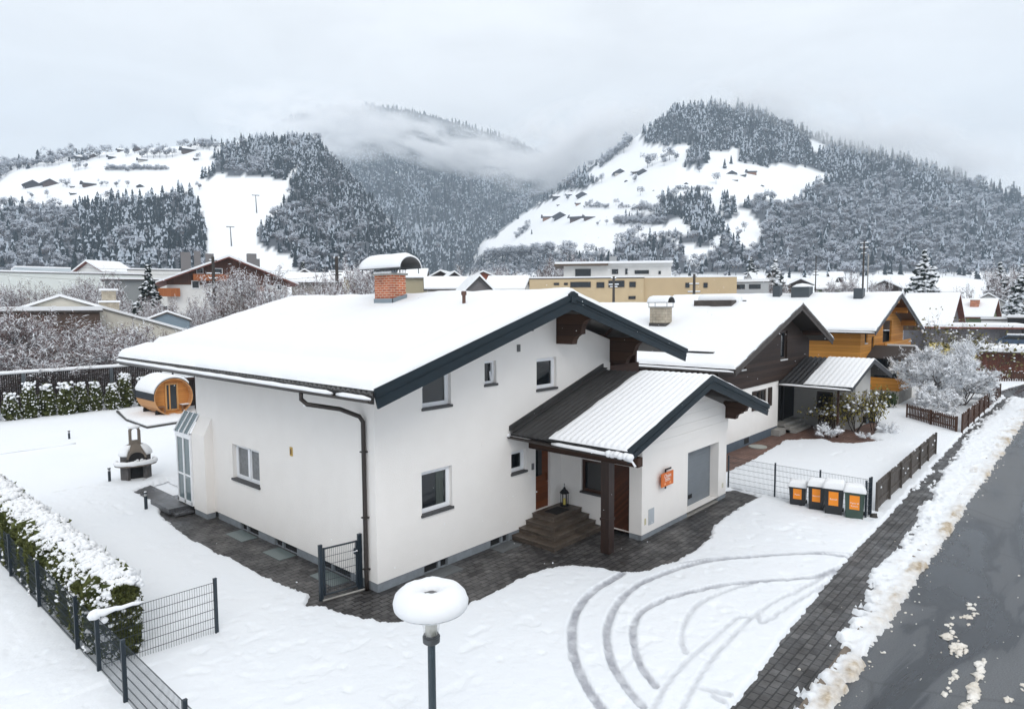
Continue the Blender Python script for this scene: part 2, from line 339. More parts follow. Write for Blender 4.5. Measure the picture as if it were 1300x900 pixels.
# ---------------------------------------------------------------- road, pavements, kerb
def asphalt():
    m = bpy.data.materials.new('wet_asphalt'); m.use_nodes = True; t = m.node_tree; b = t.nodes['Principled BSDF']; L = t.links.new; N = t.nodes.new
    tcn = N('ShaderNodeTexCoord'); mp_ = N('ShaderNodeMapping'); mp_.inputs['Scale'].default_value = (0.22, 0.95, 1); L(tcn.outputs['Object'], mp_.inputs[0])
    n1 = N('ShaderNodeTexNoise'); n1.inputs['Scale'].default_value = 0.62; n1.inputs['Detail'].default_value = 9; n1.inputs['Roughness'].default_value = 0.58; n1.inputs['Distortion'].default_value = 0.9; L(mp_.outputs[0], n1.inputs['Vector'])
    cr = N('ShaderNodeValToRGB'); ee = cr.color_ramp.elements; ee[0].position = 0.42; ee[0].color = (0.014, 0.018, 0.024, 1); ee[1].position = 0.60; ee[1].color = (0.108, 0.115, 0.123, 1)
    q = ee.new(0.485); q.color = (0.026, 0.031, 0.038, 1); q = ee.new(0.51); q.color = (0.066, 0.072, 0.080, 1); L(n1.outputs['Fac'], cr.inputs[0])
    n2 = N('ShaderNodeTexNoise'); n2.inputs['Scale'].default_value = 38; n2.inputs['Detail'].default_value = 3; L(tcn.outputs['Object'], n2.inputs['Vector'])
    r2 = N('ShaderNodeMapRange'); r2.inputs[1].default_value = 0.3; r2.inputs[2].default_value = 0.7; r2.inputs[3].default_value = 0.75; r2.inputs[4].default_value = 1.3; L(n2.outputs['Fac'], r2.inputs[0])
    mx = N('ShaderNodeMix'); mx.data_type = 'RGBA'; mx.blend_type = 'MULTIPLY'; mx.inputs['Factor'].default_value = 1; L(cr.outputs[0], mx.inputs['A']); L(r2.outputs[0], mx.inputs['B'])
    vo = N('ShaderNodeTexVoronoi'); vo.feature = 'DISTANCE_TO_EDGE'; vo.inputs['Scale'].default_value = 0.23; 
    dn = N('ShaderNodeTexNoise'); dn.inputs['Scale'].default_value = 1.2; dn.inputs['Detail'].default_value = 6; L(tcn.outputs['Object'], dn.inputs['Vector'])
    ma = N('ShaderNodeMix'); ma.data_type = 'RGBA'; ma.inputs['Factor'].default_value = 0.22; L(tcn.outputs['Object'], ma.inputs['A']); L(dn.outputs['Color'], ma.inputs['B']); L(ma.outputs['Result'], vo.inputs['Vector'])
    rc = N('ShaderNodeMapRange'); rc.inputs[1].default_value = 0.0; rc.inputs[2].default_value = 0.012; rc.inputs[3].default_value = 0.35; rc.inputs[4].default_value = 1.0; L(vo.outputs['Distance'], rc.inputs[0])
    m3 = N('ShaderNodeMix'); m3.data_type = 'RGBA'; m3.blend_type = 'MULTIPLY'; m3.inputs['Factor'].default_value = 0.4; L(mx.outputs['Result'], m3.inputs['A']); L(rc.outputs[0], m3.inputs['B'])
    L(m3.outputs['Result'], b.inputs['Base Color'])
    rr = N('ShaderNodeMapRange'); rr.inputs[1].default_value = 0.40; rr.inputs[2].default_value = 0.6; rr.inputs[3].default_value = 0.20; rr.inputs[4].default_value = 0.60; L(n1.outputs['Fac'], rr.inputs[0]); L(rr.outputs[0], b.inputs['Roughness'])
    b.inputs['Specular IOR Level'].default_value = 0.5
    bp = N('ShaderNodeBump'); bp.inputs['Strength'].default_value = 0.25; bp.inputs['Distance'].default_value = 0.01; L(n2.outputs['Fac'], bp.inputs['Height']); L(bp.outputs[0], b.inputs['Normal'])
    return m
ASPH = asphalt()
mb = MB(); mb.add([(X0, Y0, 0.0), (X1, Y0, 0.0), (X1, -9.95, 0.0), (X0, -9.95, 0.0)], [(0, 1, 2, 3)])
mb.add([(X1, Y0, 0.094), (160, -22, 0.094), (160, -10.5, 0.094), (X1, -9.95, 0.094)], [(0, 1, 2, 3)])
sr = [G(x, y)[:2] for x, y in ((1255, 501), (1300, 487.5), (1330, 490), (1330, 512), (1285, 503.5))]
road_side = [tuple(p) for p in sr]
tag(mb.build('road', ASPH), kind='structure')
o = MB().prism(road_side, lambda u, v, d: (u, v, d), -0.03, 0.004).build('side_road', ASPH); tag(recalc(o), kind='structure')
mb = MB(); mb.add([(-3.2, -7.2, 0.004), (16.5, -7.2, 0.004), (16.5, 0.0, 0.004), (-3.2, 0.0, 0.004)], [(0, 1, 2, 3)])
mb.add([(-3.2, 0.0, 0.004), (0.05, 0.0, 0.004), (0.05, 11.9, 0.004), (-3.2, 11.9, 0.004)], [(0, 1, 2, 3)])
tag(mb.build('paved_path', PAVER), kind='structure')
mb = MB(); mb.add([(-6, -9.68, 0.002), (62, -9.68, 0.002), (62, -7.75, 0.002), (-6, -7.75, 0.002)], [(0, 1, 2, 3)])
tag(mb.build('pavement', PAVER), kind='structure')
mb = MB()
x = -6.0
while x < 60:
    mb.box((x, -9.83, -0.02), (x+0.985, -9.69, 0.055)); x += 1.0
tag(mb.build('kerb', mat('kerb_stone', (0.17, 0.14, 0.11), rough=0.8, var=0.3, vscale=5)), kind='structure')
bp_ = [G(x, y)[:2] for x, y in ((915, 604), (945, 590), (980, 570), (996, 560), (1026, 559), (1045, 558), (1058, 563), (1080, 564), (1120, 561), (1104, 556), (1118, 541), (1108, 534))]
BRICKPATH = [tuple(p) for p in bp_]+[(33, 0.3), (19.5, 0.3)]
o = MB().prism(BRICKPATH, lambda u, v, d: (u, v, d), -0.03, 0.002).build('brick_path', REDPAVE); tag(recalc(o), kind='structure')
# the terrace of big wet slabs beside the glazed bay
SLAB = brick_mat('wet_terrace_slabs', (0.070, 0.072, 0.078), (0.085, 0.087, 0.093), (0.02, 0.02, 0.02), 1.0, 0.8, 0.8, 0.012, rough=0.38, wet=0.15, offset=0.0)
o = MB().prism([(-1.0, 11.95), (0.05, 11.95), (0.05, 16.6), (-1.0, 16.6)], lambda u, v, d: (u, v, d), -0.02, 0.05).build('terrace', SLAB); tag(recalc(o), kind='structure')

# ---------------------------------------------------------------- the snow cover round the houses: a sheet with real thickness that stops where paving shows
PATHP = [(-1.21, 10.88), (-1.52, 7.13), (-1.45, 4.67), (-1.4, 2.56), (-1.24, 1.12), (-1.62, 0.62), (-1.34, 0.33), (-1.32, -0.25), (-1.09, -0.87), (-0.84, -1.57), (-0.35, -1.96),
         (0.99, -2.28), (1.85, -2.27), (2.7, -2.17), (3.7, -2.29), (4.65, -2.73), (4.91, -3.53), (5.04, -4.08), (5.48, -4.43), (6.68, -4.73), (7.88, -4.74), (9.11, -4.65),
         (10.21, -4.26), (12.83, -4.09), (14.53, -4.14), (14.88, -2.95), (13.9, -2.6), (13.5, 1), (0.6, 0.8), (0.9, 15.8), (0.2, 15.4), (-0.75, 14.6), (-0.72, 12.4), (-0.85, 11.6)]
SIDEL = [(-9, -8.9), (1.27, -8.79), (2.73, -8.72), (4.69, -8.57), (7.23, -8.46), (10.37, -8.37), (14.22, -8.32), (19.96, -8.22), (24.65, -8.16), (31.27, -8.0), (40.74, -7.95), (52.4, -8.1), (58, -8.2)]
SIDER = [(-9, -9.7), (2, -9.62), (3.5, -9.58), (5.7, -9.5), (7.5, -9.45), (9.5, -9.22), (13.5, -9.14), (16.5, -9.02), (20.1, -8.72), (25, -8.55), (31.7, -8.32), (39.4, -8.34), (52, -8.5), (58, -8.4)]
SIDEP = SIDEL+SIDER[::-1]
xs = np.concatenate([np.arange(X0, -8, 0.35), np.arange(-8, 17, 0.052), 17+np.cumsum(np.linspace(0.07, 0.30, 322))]); xs = xs[xs < X1]; xs = np.append(xs, X1)
ys = np.concatenate([np.arange(Y0, -11.2, 0.3), np.arange(-11.2, 3.0, 0.052), np.arange(3.0, Y1, 0.13), [Y1]])
X, Y = np.meshgrid(xs, ys, indexing='ij')
n_f = vnoise(X*1.9+3, Y*1.9, 5, 0.6); n_c = vnoise(X*0.35+40, Y*0.35, 3); n_t = vnoise(X*4.3+11, Y*4.3+5, 3, 0.6); n_b = vnoise(X*0.75+80, Y*2.4+7, 5, 0.62)
d_path = sdf(PATHP, X, Y); d_side = sdf(SIDEP, X, Y); d_brick = sdf(BRICKPATH, X, Y); d_sr = sdf(road_side, X, Y)
d_road = Y+10.16+0.13*n_b+0.05*n_f                                     # >0 on the snow side
d_sider = np.minimum(ldist(SIDER, X, Y), 9)
near_r = sstep(0.9, 0.0, d_sider)*(Y < -8.0)                            # ragged street-side edge of the pavement
tramp_ = sstep(0.35, 0.8, d_road)*sstep(-7.9, -8.6, Y)*sstep(8, 13, X)*sstep(1.5, .7, d_road-.2*n_f)
n_e = vnoise(X*7.1+3, Y*7.1+41, 2, .6)
D = np.minimum.reduce([d_path+0.07*n_f+0.055*n_t+0.04*n_e, d_side+0.05*n_f+0.045*n_t+0.035*n_e+near_r*(0.42*n_b+0.30*n_t+0.12*n_e-0.04), d_brick+0.09*n_f+0.05*n_t, d_sr+0.2*n_f, d_road+0.10*n_t+0.06*n_e])
D = D-tramp_*sstep(.12, .42, n_t+.4*n_e)*.45
thick = 0.10+0.02*n_c
bank = sstep(0.0, 0.35, d_road)*sstep(1.25, 0.35, d_road)
thick = thick+bank*(-0.015+0.06*np.clip(n_b+0.25, 0, 1)+0.05*n_t+0.035*n_e)
tramp = sstep(0.2, 0.6, d_road)*sstep(-7.9, -8.6, Y)*sstep(9, 14, X)
thick = thick-tramp*0.05*np.clip(n_t+.15, 0, 1)+tramp*.03*n_e
for xx, yy, ll in ((-5.9, 3.5, 9),):                                    # drift against the hedge
    thick = thick+0.05*np.exp(-((X-xx)/0.8)**2)*(Y > 0.5)
pitg = vnoise(X*2.6+60, Y*2.6+30, 2); thick = thick-0.03*sstep(0.42, 0.62, pitg)*sstep(0.3, 1.0, D)
z = -0.05+(thick+0.05)*sstep(-0.02, 0.075, D)
z = np.where(d_sr < 0.1, np.minimum(z, -0.05+0.05*(D > 0.1)), z)
z = z+0.009*n_t+0.010*n_f+0.004*n_e-0.016*sstep(.35, .6, vnoise(X*3.7+5, Y*3.7+77, 2))*(D > .3)
# tyre tracks pressed into the driveway snow
def trk(z6, pts): return smooth_line([G(680+x/3.75, 660+y/3.75, 0.05) if z6 == 0 else G(900+x/3.75, 660+y/3.75, 0.05) for x, y in pts])
T = [(trk(0, [(415, 262), (340, 305), (270, 350), (215, 410), (183, 480), (172, 550), (180, 650), (215, 750), (260, 830), (320, 915)]), 0.108, 1.0),
     (smooth_line([G(1110, 705, .05), G(1081, 708, .05), G(1038, 704, .05), G(980, 706, .05), G(930, 710, .05)]+[G(680+x/3.75, 660+y/3.75, .05) for x, y in ((800, 205), (690, 235), (590, 270), (490, 315), (420, 370), (370, 440), (340, 520), (340, 600), (360, 680), (400, 760), (450, 830), (510, 900))]), 0.098, 0.95),
     (smooth_line([G(1090, 704, .05), G(1040, 702, .05), G(985, 705, .05)]+[G(680+x/3.75, 660+y/3.75, .05) for x, y in ((940, 180), (800, 192), (690, 212))]), 0.055, 0.6),
     (smooth_line([G(1095, 712, .05), G(1065, 722, .05), G(1038, 733, .05), G(1012, 736, .05), G(960, 740, .05)]+[G(680+x/3.75, 660+y/3.75, .05) for x, y in ((900, 315), (760, 345), (640, 375), (560, 410), (500, 450), (465, 510), (465, 580), (480, 650), (510, 720), (570, 800))]), 0.090, 0.9),
     (trk(0, [(1050, 305), (960, 330), (860, 365), (780, 405), (730, 460), (700, 530), (695, 590), (715, 640)]), 0.070, 0.5),
     (smooth_line([G(1100, 712, .05), G(1066, 724, .05), G(1025, 745, .05), G(990, 762, .05), G(955, 783, .05)]+[G(680+x/3.75, 660+y/3.75, .05) for x, y in ((960, 475), (860, 560), (790, 620), (700, 700), (620, 800), (560, 910))]), 0.062, 0.5),
     (smooth_line([G(1104, 716, .05), G(1070, 730, .05), G(1036, 750, .05), G(1000, 772, .05), G(968, 793, .05)]+[G(680+x/3.75, 660+y/3.75, .05) for x, y in ((1050, 460), (980, 520), (900, 600), (830, 680), (760, 790), (690, 920))]), 0.062, 0.5),
     (smooth_line([G(893, 876, .05), G(908, 880, .05), G(926, 884, .05)]), 0.09, 0.5), (smooth_line([G(905, 886, .05), G(920, 893, .05)]), 0.07, 0.6)]
slush = np.zeros_like(X)
sel = (X > -4) & (X < 18) & (Y < -1.5) & (Y > -9.2)
Xs, Ys = X[sel], Y[sel]; ss = np.zeros(Xs.shape); zz = z[sel].copy()
for ln, hw, st in T:
    d = ldist(ln, Xs, Ys)+0.018*n_f[sel]+0.016*n_t[sel]+0.012*n_e[sel]
    m_ = sstep(hw+0.012, hw-0.03, d)
    ss = np.maximum(ss, m_*st*(0.85+0.45*n_t[sel]+.25*n_e[sel])); zz = zz-m_*st*0.035*(zz > 0.02); zz = zz+0.012*st*np.exp(-((d-hw-0.04)/0.04)**2)*(zz > 0.02)
z[sel] = zz; slush[sel] = np.clip(ss, 0, 1)
spots = sstep(0.60, 0.72, vnoise(X*2.2+9, Y*2.2+31, 3, 0.6))*sstep(-5.0, -6.5, Y)*sstep(1.8, 0.4, -(d_side*-1))*(Y > -8.9)*(X < 14)
slush = np.maximum(slush, spots*0.5)
dirt = sstep(0.55, 0.04, d_road)*np.clip(0.75+1.4*n_b, 0, 1)*(0.65+0.5*n_t)+sstep(0.95, 0.35, d_road)*sstep(0.15, 0.5, n_b)*0.75*(d_road > 0)
dirt = np.clip(dirt*(Y < -8.7)*.85, 0, 1)
shadow_free = None
V = np.stack([X.ravel(), Y.ravel(), z.ravel()], 1); F = grid_faces(len(xs), len(ys))
zf = z.ravel(); keep = (zf[F].max(1) > -0.035); F = F[keep]
used = np.zeros(len(V), bool); used[F.ravel()] = True; idx = np.cumsum(used)-1
SC = bpy.data.materials.new('driven_snow'); SC.use_nodes = True; t = SC.node_tree; b = t.nodes['Principled BSDF']; L = t.links.new; N = t.nodes.new
b.inputs['Roughness'].default_value = 0.75; b.inputs['Specular IOR Level'].default_value = 0.25
at_ = N('ShaderNodeVertexColor'); at_.layer_name = 'wear'; sp = N('ShaderNodeSeparateColor'); L(at_.outputs['Color'], sp.inputs[0])
tcn = N('ShaderNodeTexCoord'); n1 = N('ShaderNodeTexNoise'); n1.inputs['Scale'].default_value = 0.4; n1.inputs['Detail'].default_value = 5; L(tcn.outputs['Object'], n1.inputs['Vector'])
m0 = N('ShaderNodeMix'); m0.data_type = 'RGBA'; m0.inputs['A'].default_value = (0.765, 0.795, 0.83, 1); m0.inputs['B'].default_value = (0.81, 0.83, 0.855, 1); L(n1.outputs['Fac'], m0.inputs['Factor'])
n2 = N('ShaderNodeTexNoise'); n2.inputs['Scale'].default_value = 22; n2.inputs['Detail'].default_value = 4; L(tcn.outputs['Object'], n2.inputs['Vector'])
c1 = N('ShaderNodeMix'); c1.data_type = 'RGBA'; c1.inputs['A'].default_value = (0.24, 0.25, 0.28, 1); c1.inputs['B'].default_value = (0.47, 0.48, 0.52, 1); L(n2.outputs['Fac'], c1.inputs['Factor'])
m1 = N('ShaderNodeMix'); m1.data_type = 'RGBA'; L(sp.outputs['Red'], m1.inputs['Factor']); L(m0.outputs['Result'], m1.inputs['A']); L(c1.outputs['Result'], m1.inputs['B'])
n3 = N('ShaderNodeTexNoise'); n3.inputs['Scale'].default_value = 5; n3.inputs['Detail'].default_value = 8; n3.inputs['Roughness'].default_value = 0.7; L(tcn.outputs['Object'], n3.inputs['Vector'])
c2 = N('ShaderNodeValToRGB'); c2.color_ramp.elements[0].position = 0.35; c2.color_ramp.elements[0].color = (0.28, 0.21, 0.13, 1); c2.color_ramp.elements[1].position = 0.65; c2.color_ramp.elements[1].color = (0.62, 0.54, 0.43, 1); L(n3.outputs['Fac'], c2.inputs[0])
m2 = N('ShaderNodeMix'); m2.data_type = 'RGBA'; L(sp.outputs['Green'], m2.inputs['Factor']); L(m1.outputs['Result'], m2.inputs['A']); L(c2.outputs[0], m2.inputs['B'])
L(m2.outputs['Result'], b.inputs['Base Color'])
nb = N('ShaderNodeTexNoise'); nb.inputs['Scale'].default_value = 9; nb.inputs['Detail'].default_value = 6; L(tcn.outputs['Object'], nb.inputs['Vector'])
bpn = N('ShaderNodeBump'); bpn.inputs['Strength'].default_value = 0.42; bpn.inputs['Distance'].default_value = 0.03; L(nb.outputs['Fac'], bpn.inputs['Height']); L(bpn.outputs[0], b.inputs['Normal'])
o = build_np('snow_cover', V[used], idx[F], SC, smooth=True); tag(o, kind='structure')
ca = o.data.color_attributes.new('wear', 'FLOAT_COLOR', 'POINT')
rgba = np.stack([slush.ravel(), dirt.ravel(), 0*zf, 0*zf+1], 1)[used]; ca.data.foreach_set('color', rgba.astype(np.float32).ravel())

# slush lumps thrown on the road
mb = MB()
def lump(x, y, r, k):
    g = G(x, y); mb.blob((g[0], g[1], 0.004), (r*(1.1+.9*rng.rand()), r*(0.6+.5*rng.rand()), r*0.32), seed=k, n=10, amp=1.1)
k = 0
for x, y, r in ((1200, 806, .12), (1213, 807, .07), (1232, 768, .08), (1228, 783, .09), (1238, 779, .10), (1222, 786, .07), (1208, 790, .07), (1215, 824, .10), (1222, 820, .11), (1209, 826, .08), (1217, 832, .10), (1210, 851, .05), (1207, 860, .07), (1214, 857, .06),
                (1205, 872, .07), (1247, 842, .12), (1245, 850, .13), (1242, 858, .12), (1240, 872, .14), (1237, 880, .15), (1235, 888, .15), (1226, 896, .15), (1297, 875, .05), (1280, 890, .06)):
    for q in range(4):
        lump(x+rng.randn()*2.2, y+rng.randn()*3, r*(0.35+0.5*rng.rand()), k); k += 1
for q in range(22):
    x = rng.uniform(1110, 1300); y = rng.uniform(700, 900)
    if G(x, y)[1] < -10.5: lump(x, y, 0.008+0.03*rng.rand()**3*.7, k); k += 1
for q in range(130):                                   # crumbs along the foot of the bank and on the pavement
    xw = rng.uniform(1, 40)**1.0; yw = -10.2-abs(rng.randn())*0.16
    if q % 3 == 0: yw = -9.0-abs(rng.randn())*0.3
    rr_ = 0.008+0.03*rng.rand()**2; mb.blob((xw, yw, 0.006), (rr_*1.3, rr_, rr_*.6), seed=k, n=6, amp=0.9); k += 1
tag(mb.build('slush', mat('dirty_slush', (0.62, 0.56, 0.47), rough=0.8, col2=(0.82, 0.80, 0.76), vscale=1.2, bump=0.4, bscale=18), smooth=True), kind='stuff')
# ================================================================= building helpers
def front(y0): return lambda u, v, w_: (u, y0+w_, v)             # wall facing -Y
def side(x0): return lambda u, v, w_: (x0+w_, u, v)              # wall facing -X
def wall_face(mb, outline, holes, fn, depth=0.14, mi=0):
    """one wall face with real openings and their reveals"""
    loops = [[Vector((u, v, 0)) for u, v in outline]]+[[Vector((a, b_, 0)), Vector((c, b_, 0)), Vector((c, d, 0)), Vector((a, d, 0))] for a, b_, c, d in holes]
    flat = [p for l in loops for p in l]
    mb.add([fn(p.x, p.y, 0) for p in flat], [tuple(t) for t in tessellate_polygon(loops)], mi)
    for a, b_, c, d in holes:
        for (p, q) in (((a, b_), (c, b_)), ((c, b_), (c, d)), ((c, d), (a, d)), ((a, d), (a, b_))):
            mb.add([fn(*p, 0), fn(*q, 0), fn(*q, depth), fn(*p, depth)], [(0, 1, 2, 3)], mi)
def window(parent, fn, a, b_, c, d, depth=0.14, fw=0.075, sashes=1, sill=True, frame=None, glass=None, name='window', curtain=False, sillmat=None, tilt=False):
    frame = frame or WFRAME; glass = glass or GLASS
    mb = MB()
    def bx(u0, v0, u1, v1, w0, w1): mb.box(fn(u0, v0, w0), fn(u1, v1, w1))
    w0, w1 = depth-0.035, depth+0.03
    bx(a, b_, a+fw, d, w0, w1); bx(c-fw, b_, c, d, w0, w1); bx(a+fw, b_, c-fw, b_+fw, w0, w1); bx(a+fw, d-fw, c-fw, d, w0, w1)
    for k in range(1, sashes):
        x = a+(c-a)*k/sashes; bx(x-fw*0.7, b_+fw, x+fw*0.7, d-fw, w0-0.008, w1-0.01)
    # the sash's own thinner frame
    for k in range(sashes):
        p = a+(c-a)*k/sashes+fw; q = a+(c-a)*(k+1)/sashes-fw; f2 = fw*0.55; e0, e1 = w0+0.012, w1-0.012
        if tilt: continue
        bx(p, b_+fw, p+f2, d-fw, e0, e1); bx(q-f2, b_+fw, q, d-fw, e0, e1); bx(p+f2, b_+fw, q-f2, b_+fw+f2, e0, e1); bx(p+f2, d-fw-f2, q-f2, d-fw, e0, e1)
    if tilt:                                                   # a sash tilted inwards at the top
        for u in (a+fw, c-fw-0.05):
            mb.add([fn(u, b_+fw, w0), fn(u+.05, b_+fw, w0), fn(u+.05, d-fw, w0+.13), fn(u, d-fw, w0+.13), fn(u, b_+fw, w0+.04), fn(u+.05, b_+fw, w0+.04), fn(u+.05, d-fw, w0+.17), fn(u, d-fw, w0+.17)],
                   [(0, 1, 2, 3), (7, 6, 5, 4), (0, 4, 5, 1), (1, 5, 6, 2), (2, 6, 7, 3), (3, 7, 4, 0)])
    fo = recalc(mb.build(name, frame, parent))
    pm = MB(); e_ = depth+0.012+(0.02 if tilt else 0)
    pm.add([fn(a+fw*.5, b_+fw*.5, e_), fn(c-fw*.5, b_+fw*.5, e_), fn(c-fw*.5, d-fw*.5, e_), fn(a+fw*.5, d-fw*.5, e_)], [(0, 1, 2, 3)])
    pm.add([fn(a+fw*.5, b_+fw*.5, e_+.012), fn(c-fw*.5, b_+fw*.5, e_+.012), fn(c-fw*.5, d-fw*.5, e_+.012), fn(a+fw*.5, d-fw*.5, e_+.012)], [(3, 2, 1, 0)])
    pm.build('pane', glass, fo)
    if curtain:
        cm = MB(); 
        for k in range(14):
            u0 = a+fw+(c-a-2*fw)*(0.02+0.068*k); u1 = u0+(c-a-2*fw)*0.066
            cm.box(fn(u0, b_+fw, e_-0.008), fn(u1, d-fw, e_-0.002 if k % 2 else e_-0.005))
        cm.build('curtain', mat('grey_net_curtain', (0.16, 0.165, 0.17), rough=0.4, var=0.3, vscale=9), fo)
    if sill:
        s_ = MB().box(fn(a-0.03, b_-0.065, -0.05), fn(c+0.03, b_+0.002, depth-0.03)); s_.build('sill', sillmat or SILL, fo)
    return fo
def roof_z(x, R):
    xl, zl, xa, za, xr, zr = R
    return np.where(x < xa, zl+(za-zl)*(x-xl)/(xa-xl), za+(zr-za)*(x-xa)/(xr-xa))
def snow_on_gable(parent, R, y0, y1, T=0.22, name='roof_snow', over=0.06, rnd=0.2, ribs=0.0, ribw=0.2, amp=0.02, step=0.22, bumps=(), matl=None):
    """the blanket of snow on a gable roof (ridge along Y): thick, rounded at its edges and uneven"""
    xl, zl, xa, za, xr, zr = R
    def axis(a, b_, st):
        m_ = np.linspace(a+0.35, b_-0.35, max(3, int((b_-a-0.7)/st)+1)); ed = np.array([0, .012, .035, .07, .11, .16, .22, .28])
        return np.concatenate([a+ed, m_, b_-ed[::-1]])
    x = axis(xl-over, xr+over, step); x = np.sort(np.append(x, [xa-0.18, xa-0.09, xa, xa+0.09, xa+0.18]))
    y = axis(y0-over, y1+over, min(step, ribw/5) if ribs else step)
    X, Y = np.meshgrid(x, y, indexing='ij')
    d = np.minimum.reduce([X-x[0], x[-1]-X, Y-y[0], y[-1]-Y]); d = np.where(d > 0, np.maximum(d-0.05*(vnoise(X*1.7+31, Y*1.7+y0, 3)+.3)*(d < .5), 0.0), d); e_ = np.sqrt(np.clip(1-(1-np.clip(d/rnd, 0, 1))**2, 0, 1))
    base = roof_z(X, R); rdg = roof_z(np.clip(np.abs(X-xa), 0.16, None)*np.sign(X-xa+1e-9)+xa, R); 
    n_ = vnoise(X*1.1+y0*3+7, Y*1.1+3, 3); n2 = vnoise(X*0.35+5, Y*0.35+y0, 2)
    h = T*(1+0.16*n2)*e_+amp*1.6*n_*e_+(0.012*vnoise(X*2.1, Y*2.1+4, 3)*e_ if T > .15 else 0)
    if ribs: h = h+ribs*np.sin(2*math.pi*Y/ribw)*e_
    for f in bumps: h = h+f(X, Y)*e_
    top = np.minimum(base, rdg+0.0)+h; bot = base+0.008
    nx, ny = len(x), len(y); n = nx*ny
    V = np.concatenate([np.stack([X, Y, np.maximum(top, bot+0.004)], -1).reshape(-1, 3), np.stack([X, Y, bot], -1).reshape(-1, 3)])
    F = grid_faces(nx, ny); F2 = F[:, ::-1]+n
    rim = np.concatenate([np.arange(ny), (np.arange(1, nx))*ny+ny-1, (nx-1)*ny+np.arange(ny-2, -1, -1), np.arange(nx-2, 0, -1)*ny])
    r2 = np.roll(rim, -1); F3 = np.stack([rim, rim+n, r2+n, r2], 1)
    o = build_np(name, V, np.concatenate([F, F2, F3]), matl or ROOFSNOW, parent, smooth=True)
    return recalc(o)
def sheet_gable(parent, R, y0, y1, name='roof', pitch=0.2, amp=0.042, thick=0.12, matl=None):
    """corrugated roof sheeting on a gable (ridge along Y): the ribs run down the slopes and show as teeth at the eaves"""
    xl, zl, xa, za, xr, zr = R; y = np.arange(y0, y1+1e-6, pitch/6); x = np.array([xl, xa, xr]); X, Y = np.meshgrid(x, y, indexing='ij')
    b_ = roof_z(X, R); top = b_-amp+amp*np.sin(2*math.pi*Y/pitch)-0.002; bot = b_-thick
    n = X.size; nx, ny = 3, len(y)
    V = np.concatenate([np.stack([X, Y, top], -1).reshape(-1, 3), np.stack([X, Y, bot], -1).reshape(-1, 3)])
    F = grid_faces(nx, ny); rim = np.concatenate([np.arange(ny), (np.arange(1, nx))*ny+ny-1, (nx-1)*ny+np.arange(ny-2, -1, -1), np.arange(nx-2, 0, -1)*ny]); r2 = np.roll(rim, -1)
    return recalc(build_np(name, V, np.concatenate([F, F[:, ::-1]+n, np.stack([rim, rim+n, r2+n, r2], 1)]), matl or ROOFB, parent))
def barge(parent, R, yf, h=0.42, t=0.05, name='barge_board', matl=None, up=0.02, lip=True):
    xl, zl, xa, za, xr, zr = R; sl_ = (za-zl)/(xa-xl); sr_ = (za-zr)/(xr-xa)
    for side_ in (0, 1):
        mb = MB(); e0, ez = (xl, zl) if side_ == 0 else (xr, zr); s = sl_ if side_ == 0 else -sr_
        bx_ = e0+(0.11 if side_ == 0 else -0.11)*h/0.42*0.9
        fn = lambda u, v, d: (u, d, v)
        zb = lambda u: ez+s*(u-e0)
        mb.prism([(e0, ez+up), (xa, za+up), (xa, za-h), (bx_, zb(bx_)-h)], fn, yf, yf+t)
        if lip:
            bx2 = e0+(0.03 if side_ == 0 else -0.03)
            mb.prism([(e0-(.02 if side_ == 0 else -.02), ez+up+0.012), (xa, za+up+0.02), (xa, za-0.13), (bx2, zb(bx2)-0.13)], fn, yf-0.035, yf-0.002)
            mb.prism([(e0+(.04 if side_ == 0 else -.04), zb(e0)-0.205), (xa, za-0.19), (xa, za-0.215), (e0+(.05 if side_ == 0 else -.05), zb(e0)-0.23)], fn, yf-0.014, yf-0.002)
        recalc(mb.build(name, matl or ANTH, parent))
def scallop(mb, x0, x1, yw, y1, zt, h, fn=None):
    """a stepped purlin head projecting from the wall at yw to y1: two stacked timbers with curved ends"""
    def prof(ya, yb, za, zb, r):
        p = [(ya, za), (ya, zb), (yb, zb), (yb, za+r)]
        for k in range(1, 5):
            t_ = k/4*math.pi/2; p.append((yb-(-r*math.sin(t_)) if yb > ya else yb+r*math.sin(t_), za+r-r*(1-math.cos(t_))*1.0 if False else za+r*math.cos(t_)))
        return p
    hh = h/2
    mb.prism(prof(yw, y1+0.42, zt-h, zt-hh, hh*0.7), lambda u, v, d: (d, u, v), x0, x1)
    mb.prism(prof(yw, y1+0.06, zt-hh+0.002, zt, hh*0.7), lambda u, v, d: (d, u, v), x0+0.003, x1-0.003)
def downpipe(parent, pts, r=0.05, name='downpipe', matl=None):
    return MB().tube(pts, r, 10).build(name, matl or GUTTER, parent, smooth=True)
